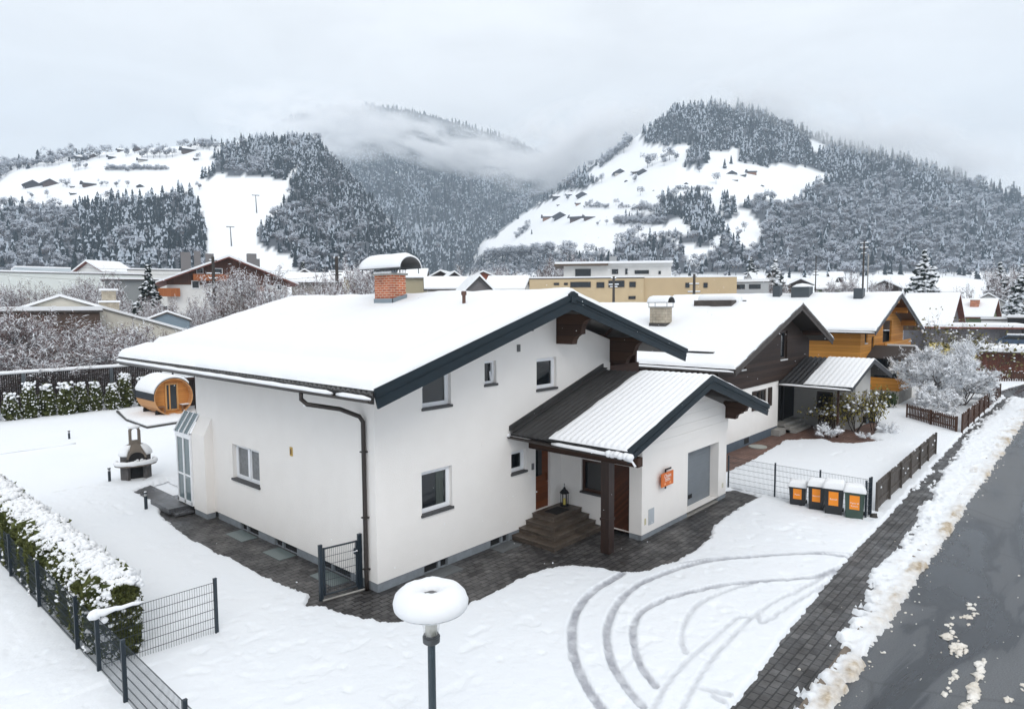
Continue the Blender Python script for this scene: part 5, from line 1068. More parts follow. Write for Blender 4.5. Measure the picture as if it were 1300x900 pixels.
mb = MB(); x0, x1, y0, y1 = -.21, .21, -.15, .15; mb.box((x0, y0, 1.45), (x1, y1, 1.68)); mb.box((x0, y0, 1.68), (x0+.09, y1, 2.1)); mb.box((x1-.09, y0, 1.68), (x1, y1, 2.1)); mb.prism([(x0, 2.1), (x0+.09, 2.1)]+[(-.12*math.cos(math.pi*k/8), 2.1+.1*math.sin(math.pi*k/8)) for k in range(9)]+[(x1-.09, 2.1), (x1, 2.1), (.16, 2.22), (0, 2.26), (-.16, 2.22)], lambda u, v, d: (u, d, v), y0, y1); recalc(mb.build('chimney', BQC, BQ, local=True))
mb = MB(); mb.blob((0, 0, 2.22), (.25, .2, .13), 1, 12, flat=.7); mb.build('snow', ROOFSNOW, BQ, smooth=True, local=True)
mb = MB()      # snow on the hood and round the shelf
for r_ in ((.57, 1.10, .03), ): pass
sp_ = [(.30, 1.52), (.40, 1.48), (.52, 1.36), (.60, 1.22), (.62, 1.12), (.575, 1.07), (.5, 1.2), (.4, 1.34), (.24, 1.50)]
vv = []; fs = []; n = 30; a0, a1 = -math.pi/2+.58, 1.5*math.pi-.58
for i, (r_, z_) in enumerate(sp_):
    for k in range(n+1):
        t_ = a0+(a1-a0)*k/n; q = 1+.05*mnoise.noise(Vector((math.cos(t_)*2, math.sin(t_)*2, z_*3))); vv.append((r_*q*math.cos(t_)*1.05, r_*q*math.sin(t_)*.74, z_*(1+.02*(q-1))))
fs = [(i*(n+1)+k, i*(n+1)+k+1, (i+1)*(n+1)+k+1, (i+1)*(n+1)+k) for i in range(len(sp_)-1) for k in range(n)]+[(0, *[i*(n+1) for i in range(1, len(sp_)-1)]), tuple(i*(n+1)+n for i in range(len(sp_)-2, -1, -1))]
mb.add(vv, fs); recalc(mb.build('hood_snow', ROOFSNOW, BQ, smooth=True, local=True))
mb = MB(); pts_ = [(.70*1.05*math.cos(t_), -.03+.66*.80*math.sin(t_), .79) for t_ in np.linspace(math.pi*.9, math.pi*2.1, 26)]; mb.tube(pts_, [.10+.03*mnoise.noise(Vector((k*.5, 3, 1))) for k in range(26)], 8)
for k in range(7): mb.blob((-.2+.075*k, -.36+.05*math.sin(k*2), .84+.05*(k % 2)), (.09, .08, .08), k, 8)
mb.build('shelf_snow', ROOFSNOW, BQ, smooth=True, local=True)

# ---- barrel sauna on its platform
sx, sy, sR, sz = 7.45, 32.0, 1.22, 1.42; sL = 3.0; SA = thing('barrel_sauna', 'round wooden barrel sauna with a glass door and snow on its curved roof', 'sauna', (sx, sy, 0))
ST = boards('sauna_staves', (0.42, 0.20, 0.075), (0.60, 0.32, 0.14), width=.13, axis='z', gap=.5); SF = boards('sauna_front_wood', (0.40, 0.155, 0.035), (0.56, 0.24, 0.06), width=.14, axis='z', gap=.4); SD = boards('sauna_grey_wood', (.17, .09, .05), (.25, .14, .08), width=.1, axis='xy')
mb = MB(); n = 48; vv = []
for y_, r_ in ((sy-.18, sR), (sy+sL, sR), (sy+sL, sR-.05), (sy-.18, sR-.05)):
    for k in range(n): t_ = 2*math.pi*k/n; vv.append((sx+r_*math.cos(t_), y_, sz+r_*math.sin(t_)))
mb.add(vv, [(i*n+k, i*n+(k+1) % n, ((i+1) % 4)*n+(k+1) % n, ((i+1) % 4)*n+k) for i in range(4) for k in range(n)]); recalc(mb.build('barrel', ST, SA))
MB().lathe([(0, 0), (sR-.05, 0), (sR-.05, .06), (0, .06)], (sx, sy+.35, sz), 48, fn=lambda a, b_, c: (a, c, b_)).build('front_wall', SF, SA)
MB().lathe([(0, 0), (sR-.05, 0), (sR-.05, .06), (0, .06)], (sx, sy+sL-.2, sz), 48, fn=lambda a, b_, c: (a, c, b_)).build('back_wall', SF, SA)
mb = MB(); dx0, dx1, dz0, dz1 = sx-.36, sx+.46, .48, 2.28
for a, b_ in (((dx0, sy+.29, dz0), (dx0+.1, sy+.349, dz1)), ((dx1-.1, sy+.29, dz0), (dx1, sy+.349, dz1)), ((dx0+.1, sy+.29, dz1-.1), (dx1-.1, sy+.349, dz1)), ((dx0+.1, sy+.29, dz0), (dx1-.1, sy+.349, dz0+.08)), ((dx0+.24, sy+.3, dz0+.08), (dx0+.32, sy+.34, dz1-.1))): mb.box(a, b_)
DRF = mb.build('door', boards('sauna_door_frame', (.50, .25, .08), (.62, .34, .13), width=.2, axis='x'), SA); MB().box((dx0+.1, sy+.315, dz0+.08), (dx1-.1, sy+.33, dz1-.1)).build('pane', GLASS, DRF)
for s in (-1, 1):
    MB().box((sx+s*.78-.26, sy-.1, .78), (sx+s*.78+.26, sy+.3, .83)).build('bench', SD, SA); 
    mb = MB(); x = sx+s*.55
    mb.box((x-.03, sy-.1, .4 if s > 0 else .42), (x+.03, sy-.04, .78)); mb.build('bench_leg', SD, SA)
MB().box((sx+.52, sy-.1, .831), (sx+1.02, sy+.3, .86)).build('bench_snow', ROOFSNOW, SA)
mb = MB(); ks = range(0, 25); a0, a1 = rad(-4), rad(188); vv = []
for y_, r_ in ((sy-.2, sR+.012), (sy+sL+.02, sR+.012), (sy+sL+.02, sR+.035), (sy-.2, sR+.035)):
    for k in ks: t_ = a0+(a1-a0)*k/24; vv.append((sx+r_*math.cos(t_), y_, sz+r_*math.sin(t_)))
m_ = 25; mb.add(vv, [(i*m_+k, i*m_+k+1, ((i+1) % 4)*m_+k+1, ((i+1) % 4)*m_+k) for i in range(4) for k in range(24)]+[(0, m_, 2*m_, 3*m_), (24, 3*m_+24, 2*m_+24, m_+24)]); recalc(mb.build('roof_shingles', mat('dark_shingles', (.018, .023, .03), rough=.8, var=.3, vscale=6), SA))
mb = MB(); vv = []; ny = 15; nk = 28
for j in range(ny):
    y_ = sy-.17+(sL+.15)*j/(ny-1)
    for k in range(nk+1):
        t_ = rad(38)+(rad(166)-rad(38))*k/nk; e_ = min(1, k/2.5, (nk-k)/2.5, (j+.25)/1.2, (ny-1-j+.25)/1.2); e_ = math.sqrt(max(0, 1-(1-e_)**2)); th = .03+.17*e_*(1+.12*mnoise.noise(Vector((k*.25, j*.5, 2)))); vv.append((sx+(sR+th)*math.cos(t_), y_, sz+(sR+th)*math.sin(t_)))
o0 = len(vv)
for j in range(ny):
    for k in range(nk+1): t_ = rad(38)+(rad(166)-rad(38))*k/nk; vv.append((sx+(sR+.037)*math.cos(t_), sy-.17+(sL+.15)*j/(ny-1), sz+(sR+.037)*math.sin(t_)))
m_ = nk+1; fs = [(j*m_+k, j*m_+k+1, (j+1)*m_+k+1, (j+1)*m_+k) for j in range(ny-1) for k in range(nk)]; fs += [tuple(i+o0 for i in f) for f in fs]
rim = [k for k in range(m_)]+[j*m_+nk for j in range(1, ny)]+[(ny-1)*m_+k for k in range(nk-1, -1, -1)]+[j*m_ for j in range(ny-2, 0, -1)]; fs += [(rim[i], rim[(i+1) % len(rim)], rim[(i+1) % len(rim)]+o0, rim[i]+o0) for i in range(len(rim))]
mb.add(vv, fs); recalc(mb.build('roof_snow', ROOFSNOW, SA, smooth=True))
for y_ in (sy+.4, sy+sL-.5):
    mb = MB(); mb.prism([(sx-.95, .12), (sx+.95, .12), (sx+.95, .5)]+[(sx+(sR+.004)*math.cos(t_), sz+(sR+.004)*math.sin(t_)) for t_ in np.linspace(rad(-45), rad(-135), 10)]+[(sx-.95, .5)], lambda u, v, d: (u, d, v), y_, y_+.12); recalc(mb.build('cradle', DARKIN, SA))
MB().lathe([(.0, 0), (.06, 0), (.06, .5), (.1, .52), (.1, .6), (0, .62)], (sx+.9, sy+2.2, sz+.9), 10).build('stove_pipe', BLACK, SA)
PF = [tuple(G(x, y)[:2]) for x, y in ((160, 536), (187, 546), (246, 536.5), (262, 520))]; 
o = MB().prism(PF+[(9.8, 37), (5.6, 37)], lambda u, v, d: (u, v, d), 0.0, .2).build('platform', mat('dark_platform', (.05, .048, .046), rough=.8)); tag(recalc(o), 'flat snow-covered platform beneath the barrel sauna', 'platform')
o2 = MB().prism([tuple(np.array(PF[0])+.05)]+[tuple(np.array(PF[1])+(.05, .1)), tuple(np.array(PF[2])+(0, .1)), PF[3], (9.7, 36.9), (5.7, 36.9)], lambda u, v, d: (u, v, d), .2, .27).build('snow', ROOFSNOW, o); recalc(o2)
# the dark open shelter beside the sauna
SH = thing('shelter', 'dark brown open timber shelter right of the barrel sauna, half hidden by the house', 'shelter', (10, 35, 0))
MB().box((8.75, 33.0, 2.35), (13.5, 37, 2.5)).build('roof', SOFFIT, SH); MB().box((8.7, 32.95, 2.5), (13.5, 37, 2.66)).build('roof_snow', ROOFSNOW, SH); MB().box((9.4, 34.8, 0), (13.4, 34.95, 2.35)).build('wall', BROWNW, SH); MB().box((9.35, 33.1, 0), (9.5, 33.25, 2.35)).build('post', BEAM, SH)
# ================================================================= THE BROWN NEIGHBOUR HOUSE
NB = thing('house', 'dark brown timber-clad house with white lower walls and snowy roof, behind the garage', 'house', (19.6, 0, 0))
RB = (18.77, 4.38, 27.5, 7.28, 33.2, 5.12); BY0, BY1 = -1.27, 13.0; yb = -.07
bso = lambda x: float(roof_z(np.array(x), RB))-.34
mb = MB(); wall_face(mb, [(19.6, .45), (27.5, .45), (27.5, 3.0), (19.6, 3.0)], [(24.3, 1.75, 25.9, 2.72)], front(yb), .14)
wall_face(mb, [(yb, 0), (12, 0), (12, 3.0), (yb, 3.0)], [], side(19.6)); mb.add([(27.5, yb, 0), (27.5, .8, 0), (27.5, .8, 3), (27.5, yb, 3)], [(0, 1, 2, 3)])
mb.build('lower_wall', PLASTER, NB)
MB().box((19.61, yb+.012, -.05), (27.49, yb+.1, .45)).build('plinth', mat('blue_grey_plinth', (.085, .11, .14), rough=.8, var=.1), NB)
mb = MB(); mb.box((22.9, yb+.002, .12), (23.5, yb+.02, .4)); mb.build('cellar_window', DARKIN, NB)
mb = MB(); o_ = [(19.56, 3.0), (32.4, 3.0), (32.4, bso(32.4)), (27.5, bso(27.5)), (19.56, bso(19.56))]
wall_face(mb, o_, [(22.0, 4.0, 22.75, 4.75), (27.6, 4.15, 28.6, 5.75)], front(yb-.05), .14)
wall_face(mb, [(yb-.05, 3.0), (12, 3.0), (12, bso(19.56)), (yb-.05, bso(19.56))], [(2.1, 3.1, 3.4, 3.9)], side(19.56), .14); mb.add([(32.4, yb, 3), (32.4, 12, 3), (32.4, 12, 5), (32.4, yb, 5)], [(0, 1, 2, 3)]); mb.add([(19.56, yb-.05, 3), (32.4, yb-.05, 3), (32.4, .5, 3), (19.56, .5, 3)], [(0, 1, 2, 3)])
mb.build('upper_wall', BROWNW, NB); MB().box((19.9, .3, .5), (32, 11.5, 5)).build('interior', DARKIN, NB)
DF = mat('dark_window_frame', (.04, .028, .022), rough=.5); WS = mat('white_sill', (.6, .6, .6), rough=.6)
window(NB, front(yb-.05), 22.0, 4.0, 22.75, 4.75, .13, frame=DF, sillmat=WS); window(NB, front(yb-.05), 27.6, 4.15, 28.6, 5.75, .13, frame=DF, sillmat=WS); window(NB, side(19.56), 2.1, 3.1, 3.4, 3.9, .1, frame=DF, glass=DARKIN)
window(NB, front(yb), 24.3, 1.75, 25.9, 2.72, .12, frame=DF, sashes=2)
for u in (25.95, 23.75): MB().box((u, yb-.06, 1.72), (u+.5, yb-.01, 2.74)).build('shutter', BROWNW, NB)
sheet_gable(NB, RB, BY0+.05, BY1, pitch=.3, amp=.045, matl=mat('brown_roof_tile', (.06, .045, .042), rough=.7)); snow_on_gable(NB, RB, BY0+.02, BY1, T=.20)
BRN = mat('grey_brown_barge', (.055, .045, .04), rough=.65, var=.3, vscale=3)
barge(NB, RB, BY0, h=.36, matl=BRN); mb = MB()
for a, b_ in ((RB[0]+.03, 27.5), (27.5, RB[4]-.03)):
    za, zb = bso(a)+.2, bso(b_)+.2; mb.prism([(a, za), (b_, zb), (b_, zb+.04), (a, za+.04)], lambda u, v, d: (u, d, v), BY0+.05, BY1-.02)
recalc(mb.build('soffit', mat('black_brown_soffit', (.02, .014, .011), rough=.8), NB))
for x0 in (19.5, 23.4, 27.3, 31.2): MB().box((x0, BY0+.1, bso(x0)-.12), (x0+.24, yb, bso(x0)+.14)).build('purlin', BEAM, NB)
gutter(NB, (18.7, BY0+.02, 4.22), (18.7, BY1, 4.24), .08); downpipe(NB, [(18.72, .6, 4.2), (18.72, .6, 4.0), (19.2, .6, 3.75), (19.48, .6, 3.6), (19.48, .6, .1)], .055)
def slope_hit(x, y, R, right=False, up=.2):
    s = (R[3]-R[1])/(R[2]-R[0]); d = ray(x, y); t_ = (R[1]+up+s*(CAM[0]-R[0])-CAM[2])/(d[2]-s*d[0]); return CAM+d*t_
cb = slope_hit(845, 413, RB); print('nb chimney', cb)
BC = chimney(NB, cb[0]-.1, cb[0]+.62, cb[1]-.05, cb[1]+.95, cb[2]-.6, cb[2]+.98, BLOCK, HOOD, .40, (cb[1]-.2, cb[1]+1.1), .08, .2)
mb = MB(); mb.box((cb[0]-.13, cb[1]-.08, cb[2]-.3), (cb[0]+.65, cb[1]+.98, cb[2]+.12)); mb.build('flashing', mat('dark_flashing', (.05, .045, .042)), BC)
o = MB().box((26.5, 2.3, 7.05), (28.6, 4.6, 7.50)).build('ridge_skylight', BRN, NB); 
mb = MB(); mb.tube([(27.5, 2.2+.25*k, 7.48) for k in range(11)], [.3]+[.42]*9+[.3], 10); mb.build('skylight_snow', ROOFSNOW, o, smooth=True)
# porch wing of the brown house
RP = (27.4, 2.92, 31.7, 4.12, 36.2, 2.9); PY0 = -3.9
sheet_gable(NB, RP, PY0+.04, -.1, name='porch_roof', pitch=.26, amp=.03, matl=mat('black_tile', (.022, .022, .024), rough=.6)); snow_on_gable(NB, RP, PY0+.02, -1.5, T=.07, name='porch_snow', over=.05, rnd=.1, ribs=.014, ribw=.26, amp=.01)
barge(NB, RP, PY0, h=.26, matl=mat('dark_grey_barge', (.03, .031, .035), rough=.6), lip=False)
mb = MB()
for a, b_ in ((RP[0]+.03, 31.7), (31.7, RP[4]-.03)):
    za, zb = float(roof_z(np.array(a), RP))-.12, float(roof_z(np.array(b_), RP))-.12; mb.prism([(a, za), (b_, zb), (b_, zb+.04), (a, za+.04)], lambda u, v, d: (u, d, v), PY0+.05, -.15)
recalc(mb.build('porch_soffit', mat('black_brown_soffit', (.02, .014, .011)), NB)); gutter(NB, (27.33, PY0+.05, 2.74), (27.33, -.15, 2.78), .06)
mb = MB(); wall_face(mb, [(31.2, .05), (34.4, .05), (34.4, 3.3), (31.7, 3.8), (31.2, 3.7)], [(32.6, .051, 33.75, 2.1)], front(-3.1), .25); wall_face(mb, [(-3.1, 0), (-.05, 0), (-.05, 3.6), (-3.1, 3.6)], [(-1.9, 1.2, -1.0, 2.1)], side(31.2), .12); mb.add([(31.2, -.05, 0), (31.2, .95, 0), (31.2, .95, 3.2), (31.2, -.05, 3.2)], [(0, 1, 2, 3)]); mb.add([(34.4, -3.1, 0), (34.4, 0, 0), (34.4, 0, 3.2), (34.4, -3.1, 3.2)], [(0, 1, 2, 3)])
mb.build('porch_wall', mat('porch_grey_plaster', (.46, .45, .43), rough=.9, var=.05, vscale=1.5), NB); MB().box((33.75, -3.115, 0), (34.38, -2.9, .5)).build('porch_plinth', mat('blue_grey_plinth', (.085, .11, .14)), NB); MB().box((31.5, -2.8, .1), (34.2, -.1, 2.6)).build('porch_interior', boards('porch_brown', (.16, .085, .04), (.22, .12, .06), width=.2, axis='xy'), NB)
window(NB, side(31.2), -1.9, 1.2, -1.0, 2.1, .1, frame=DF, glass=DARKIN)
MB().box((29.0, .2, 0), (29.25, .45, 2.9)).build('porch_post', mat('black_post', (.012, .012, .014), rough=.5), NB); MB().box((28.4, -3.0, 0), (28.5, -2.9, 2.75)).build('porch_post', BEAM, NB)
MB().box((27.5, .78, 0), (31.2, .9, 3.0)).build('porch_back_wall', mat('porch_grey_plaster', (.46, .45, .43)), NB); MB().box((29.35, .72, .3), (30.35, .78, 2.6)).build('front_door', mat('black_door', (.01, .01, .012), rough=.4), NB)
for k in range(3): MB().box((28.0, -.9+.3*k, .02), (30.6, .77, .17+.16*k)).build('step', CONC, NB)
MB().box((26.6, -.5, .02), (27.6, .0, .35)).build('step', CONC, NB); MB().lathe([(0, 0), (.45, 0), (.45, .05), (0, .05)], (23.2, -.65, .01), 20).build('shaft_cover', mat('pale_cover', (.35, .36, .33)), NB)
MB().box((30.6, -2.1, 0), (31.1, -1.3, 1.2)).build('fire_wood_rack', mat('rack_wood', (.05, .032, .024), var=.5, vscale=14), NB)

def Z_(x, y, q): d = ray(x, y); v = np.asarray(q)-CAM; return float(CAM[2]+d[2]*np.hypot(v[0], v[1])/np.hypot(d[0], d[1]))
# ================================================================= THE YELLOW TIMBER CHALET
YC = thing('house', 'golden yellow timber chalet with a steep snowy gable, behind the brown house', 'house', (41, -.8, 0))
RY = (40.0, 5.40, 47.4, 8.02, 56.5, 5.0); YY0, YY1 = -2.0, 17.0; yw = -.8; yso = lambda x: float(roof_z(np.array(x), RY))-.3
CH_D = boards('chalet_timber', (0.41, 0.165, 0.026), (0.58, 0.265, 0.05), width=.24, axis='z', gap=.45)
mb = MB(); wall_face(mb, [(41.2, 2.6), (54.5, 2.6), (54.5, yso(54.5)), (47.4, yso(47.4)), (41.2, yso(41.2))], [(42.3, 4.4, 43.0, 5.2), (44.2, 3.6, 44.9, 4.8), (47.5, 4.2, 50.3, 5.9)], front(yw), .15); wall_face(mb, [(yw, 2.6), (10, 2.6), (10, yso(41.2)), (yw, yso(41.2))], [], side(41.2)); mb.build('timber_wall', CH_D, YC)
YPL = mat('pale_yellow_plaster', (.68, .58, .27), rough=.9, var=.04); mb = MB(); wall_face(mb, [(41.3, 0), (54.4, 0), (54.4, 2.6), (41.3, 2.6)], [(50.2, .6, 51.6, 2.2)], front(yw+.05), .15); wall_face(mb, [(yw+.05, 0), (10, 0), (10, 2.6), (yw+.05, 2.6)], [], side(41.3)); mb.build('lower_wall', YPL, YC)
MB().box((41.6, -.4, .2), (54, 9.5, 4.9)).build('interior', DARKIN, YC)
for (a, b_, c, d) in ((42.3, 4.4, 43.0, 5.2), (44.2, 3.6, 44.9, 4.8)): window(YC, front(yw), a, b_, c, d, .12, frame=DF, sillmat=WS)
window(YC, front(yw+.05), 50.2, .6, 51.6, 2.2, .12, frame=DF)
sheet_gable(YC, RY, YY0+.05, YY1, pitch=.3, amp=.04); snow_on_gable(YC, RY, YY0+.02, YY1, T=.20); barge(YC, RY, YY0, h=.34, matl=mat('slate_barge', (.07, .072, .08), rough=.6)); mb = MB()
for a, b_ in ((RY[0]+.03, 47.4), (47.4, RY[4]-.03)):
    za, zb = yso(a)+.18, yso(b_)+.18; mb.prism([(a, za), (b_, zb), (b_, zb+.04), (a, za+.04)], lambda u, v, d: (u, d, v), YY0+.05, YY1-.02)
recalc(mb.build('soffit', boards('chalet_soffit', (.30, .12, .022), (.42, .18, .035), width=.2, axis='y'), YC)); gutter(YC, (39.93, YY0+.02, 5.25), (39.93, YY1, 5.27), .08)
for x0, h_ in ((41.3, .4), (44.2, .4), (47.2, .5), (50.3, .4), (53.6, .4)): MB().box((x0, YY0+.15, yso(x0)-h_+.12), (x0+.28, yw, yso(x0)+.16)).build('purlin', CH_D, YC)
MB().box((45.6, YY0+.6, 3.25), (54.5, yw, 3.45)).build('balcony_floor', CH_D, YC); MB().box((45.6, YY0+.6, 3.45), (54.5, YY0+.68, 4.25)).build('balcony_front', CH_D, YC); MB().box((46.3, yw-.02, 4.05), (53.8, YY0+.69, 4.06)).build('balcony_board', CH_D, YC)  # last box: thin board of the same timber laid across the balcony
SLT = mat('slate_stack', (.05, .06, .07), rough=.5)
q = slope_hit(1091, 378, RY); MB().box((q[0]-.3, q[1]-.3, q[2]-.6), (q[0]+.35, q[1]+.35, q[2]+.72)).build('chimney', SLT, YC)
q = PX(1018, 377, 46.6); c_ = MB().box((q[0]-.5, q[1]-.7, 7.0), (q[0]+.5, q[1]+.7, Z_(1018, 364.5, q))).build('chimney', SLT, YC); MB().blob((q[0], q[1], Z_(1018, 364.5, q)), (.65, .85, .3), 2, 10, flat=1).build('snow', ROOFSNOW, c_, smooth=True)
q = PX(987, 377, 46.6); MB().box((q[0]-.3, q[1]-.3, 6.5), (q[0]+.3, q[1]+.3, Z_(987, 363, q))).build('chimney', SLT, YC)
# glazed entrance porch with its own little roof
mb = MB(); mb.box((43.3, -2.9, .0), (47.5, yw-.01, 1.0)); mb.build('porch_base', CONC, YC); mb = MB(); mb.box((43.3, -2.9, 1.0), (47.5, yw-.01, 1.9)); mb.build('porch_parapet', CH_D, YC)
for x in (43.3, 44.7, 46.1, 47.35): MB().box((x, -2.9, 1.9), (x+.15, -2.75, 3.3)).build('porch_post', CH_D, YC)
MB().box((43.35, -2.84, 1.9), (47.45, -2.8, 3.3)).build('porch_pane', GLASS, YC); MB().box((43.34, -2.7, 1.9), (43.38, yw-.02, 3.3)).build('porch_pane', GLASS, YC)
mb = MB(); mb.prism([(42.9, 3.3), (45.1, 4.0), (47.6, 3.3), (47.6, 3.42), (45.1, 4.14), (42.9, 3.42)], lambda u, v, d: (u, d, v), -3.4, yw-.01); recalc(mb.build('porch_roof', mat('brown_shingle', (.05, .04, .036), rough=.8), YC)); mb = MB(); mb.prism([(45.3, 4.10), (47.7, 3.43), (47.7, 3.58), (45.3, 4.25)], lambda u, v, d: (u, d, v), -3.42, -1.6); recalc(mb.build('porch_snow', ROOFSNOW, YC))

# ================================================================= generic gabled and flat buildings further off
def dirs(rz): c, s = math.cos(rz), math.sin(rz); return np.array([c, s, 0]), np.array([-s, c, 0])
def bg_house(name, label, cat, p, rz, w_, l_, he, hr, wallm, gable='front', snow=.25, over=.8, roofm=None, wins=(), group=None, upper=None, uz=None, barge_m=None, base=0.0, chim=None):
    """house at p (middle of its front foot), front facing local -y; gable 'front' puts the ridge along local y, else along x"""
    r = thing(name, label, cat, p, group, rz); roofm = roofm or ROOFB; barge_m = barge_m or BRN; mb = MB()
    if gable == 'front':
        ol = [(-w_/2, base), (w_/2, base), (w_/2, he), (0, hr), (-w_/2, he)]; mb.prism(ol, lambda u, v, d: (u, d, v), 0, l_)
    else:
        ol = [(0, base), (l_, base), (l_, he), (l_/2, hr), (0, he)]; mb.prism(ol, lambda u, v, d: (d, u, v), -w_/2, w_/2)
    recalc(mb.build('wall', wallm, r, local=True))
    if upper:
        mb = MB()
        if gable == 'front': s = (hr-he)/(w_/2); mb.prism([(-w_/2-.05, uz), (w_/2+.05, uz), (w_/2+.05, he), (0, hr), (-w_/2-.05, he)], lambda u, v, d: (u, d, v), -.06, l_+.06)
        else: mb.prism([(-.06, uz), (l_+.06, uz), (l_+.06, he), (l_/2, hr), (-.06, he)], lambda u, v, d: (d, u, v), -w_/2-.05, w_/2+.05)
        recalc(mb.build('upper_wall', upper, r, local=True))
    half, ln = (w_/2, l_) if gable == 'front' else (l_/2, w_); s = (hr-he)/half; e0 = half+over; ze = he-s*over; a0, a1 = (-over, l_+over) if gable == 'front' else (-w_/2-over, w_/2+over); off = 0 if gable == 'front' else l_/2
    fn = (lambda u, v, d: (u, d, v)) if gable == 'front' else (lambda u, v, d: (d, u+off, v))
    mb = MB(); mb.prism([(-e0, ze), (0, hr), (e0, ze), (e0, ze+.16), (0, hr+.16), (-e0, ze+.16)], fn, a0, a1); recalc(mb.build('roof', barge_m, r, local=True))
    mb = MB(); k = .06; mb.prism([(-e0-k, ze+.165), (0, hr+.165), (e0+k, ze+.165), (e0+k, ze+.165+snow*.6), (e0-.1, ze+.165+snow), (.25, hr+.165+snow-s*.25), (0, hr+.165+snow*.98), (-.25, hr+.165+snow-s*.25), (-e0+.1, ze+.165+snow), (-e0-k, ze+.165+snow*.6)], fn, a0+.01, a1+.06 if gable == 'front' else a1); recalc(mb.build('roof_snow', ROOFSNOW, r, local=True))
    for (u0, v0, u1, v1) in wins:
        f_ = MB().box((u0, -.10, v0), (u1, -.065, v1)).build('window', DF, r, local=True); MB().box((u0+.07, -.115, v0+.07), (u1-.07, -.101, v1-.07)).build('pane', GLASS, f_, local=True)
    if chim:
        cx, cy_, cw, ct, cm = chim; c_ = MB().box((cx-cw/2, cy_-cw/2, he), (cx+cw/2, cy_+cw/2, ct)).build('chimney', cm, r, local=True); MB().blob((cx, cy_, ct), (cw*.7, cw*.7, .16), cx, 8, flat=1).build('snow', ROOFSNOW, c_, smooth=True, local=True)
    return r
def face_cam(p): d = np.asarray(p[:2])-CAM[:2]; return math.atan2(d[1], d[0])-math.pi/2
def box_building(name, label, cat, p, rz, w_, l_, h, wallm, wins=(), snow=.2, group=None, lip=.1, base=0.0, roofm=None):
    r = thing(name, label, cat, p, group, rz); MB().box((-w_/2, 0, base), (w_/2, l_, h)).build('wall', wallm, r, local=True); MB().box((-w_/2-lip, -lip, h), (w_/2+lip, l_+lip, h+.18)).build('roof', roofm or BRN, r, local=True); MB().box((-w_/2-lip+.02, -lip+.02, h+.18), (w_/2+lip-.02, l_+lip-.02, h+.18+snow)).build('roof_snow', ROOFSNOW, r, local=True)
    for (u0, v0, u1, v1) in wins:
        f_ = MB().box((u0, -.05, v0), (u1, -.012, v1)).build('window', DF, r, local=True); MB().box((u0+.08, -.065, v0+.08), (u1-.08, -.051, v1-.08)).build('pane', GLASS, f_, local=True)
    return r
def span(x0, x1, y, D):   # middle point, width and height of a pixel span at depth D
    a, b_ = at(x0, y, D), at(x1, y, D); return (a+b_)/2, float(np.linalg.norm((b_-a)[:2]))
def Z(x, y, D): return float(at(x, y, D)[2])
YELL = mat('yellow_wall', (.62, .50, .16), rough=.9); CREAM = mat('cream_wall', (.52, .49, .42), rough=.9, col2=(.60, .57, .50), vscale=.4); WHITEW = mat('white_wall', (.66, .65, .63), rough=.9, var=.05, vscale=.6); GREYW = mat('grey_wall', (.16, .155, .165), rough=.85, var=.12, vscale=.5)
RED = mat('red_brown_board', (.16, .045, .028), rough=.7, var=.3); GREENW = mat('green_wall', (.17, .22, .13), rough=.9)

# right-hand edge: shed with a snowy roof, picket fence, grey yellow-footed building, three houses
D = 62; m_, w_ = span(1248, 1330, 470, D); o = box_building('shed', 'reddish brown boarded shed under a thick snowy flat roof, at the right edge', 'shed', (m_[0], m_[1], 0), face_cam(m_), w_, 7, Z(1280, 448, D), boards('shed_boards', (.10, .035, .022), (.17, .06, .038), width=.18, axis='xy'), snow=.3)
MB().box((-w_/2-1.6, -.9, 2.5), (w_/2, -.1, 2.62)).build('canopy', BRN, o, local=True); MB().box((-w_/2-1.6, -.9, 2.621), (w_/2, 6.5, 2.95)).build('canopy_snow', ROOFSNOW, o, local=True)
fa, fb = at(1262, 486, 60), at(1330, 486, 60)
board_fence('pale-topped picket fence in front of the reddish shed at the right edge', (fa[0], fa[1]), (fb[0], fb[1]), 1.0, BROWNB, bw=.22, gap=.09, name='picket_fence', posts=3, snowcap=.9)
D = 78; m_, w_ = span(1188, 1284, 440, D); o = box_building('outbuilding', 'long dark grey outbuilding with a yellow foot and overhanging snowy roof', 'building', (m_[0], m_[1], 0), face_cam(m_)+rad(6), w_, 9, Z(1240, 417, D), GREYW, snow=.28, lip=.9, roofm=RED)
MB().box((-w_/2-.02, -.04, 0), (w_/2+.02, -.005, Z(1240, 436, D))).build('lower_wall', YELL, o, local=True)
D = 88; m_, w_ = span(1146, 1203, 408, D); bg_house('house', 'house with a big bare snow roof and red-brown verge right of the yellow chalet', 'house', (m_[0], m_[1], 0), face_cam(m_)+rad(-10), w_-1, 9, Z(1175, 407, D), Z(1175, 375, D), GREYW, gable='side', snow=.25, over=.7, barge_m=RED)
D = 100; m_, w_ = span(1202, 1254, 402, D); bg_house('house', 'small green-walled house with a red brick chimney on its snowy roof', 'house', (m_[0], m_[1], 0), face_cam(m_)+rad(-8), w_-.8, 8, Z(1230, 401, D), Z(1230, 382, D), GREENW, gable='side', over=.6, barge_m=RED, chim=(.6, 2.2, 1.1, Z(1232, 386, D)+.6, BRICK))
D = 125; m_, w_ = span(1216, 1290, 410, D); bg_house('house', 'white gabled house with grey garage recess behind the brick-chimneyed roof', 'house', (m_[0], m_[1], 0), face_cam(m_), w_, 14, Z(1288, 398, D), Z(1255, 374, D), WHITEW, snow=.3, over=.6, wins=((1.2, Z(1255, 402, D), 5.2, Z(1255, 392, D)),))
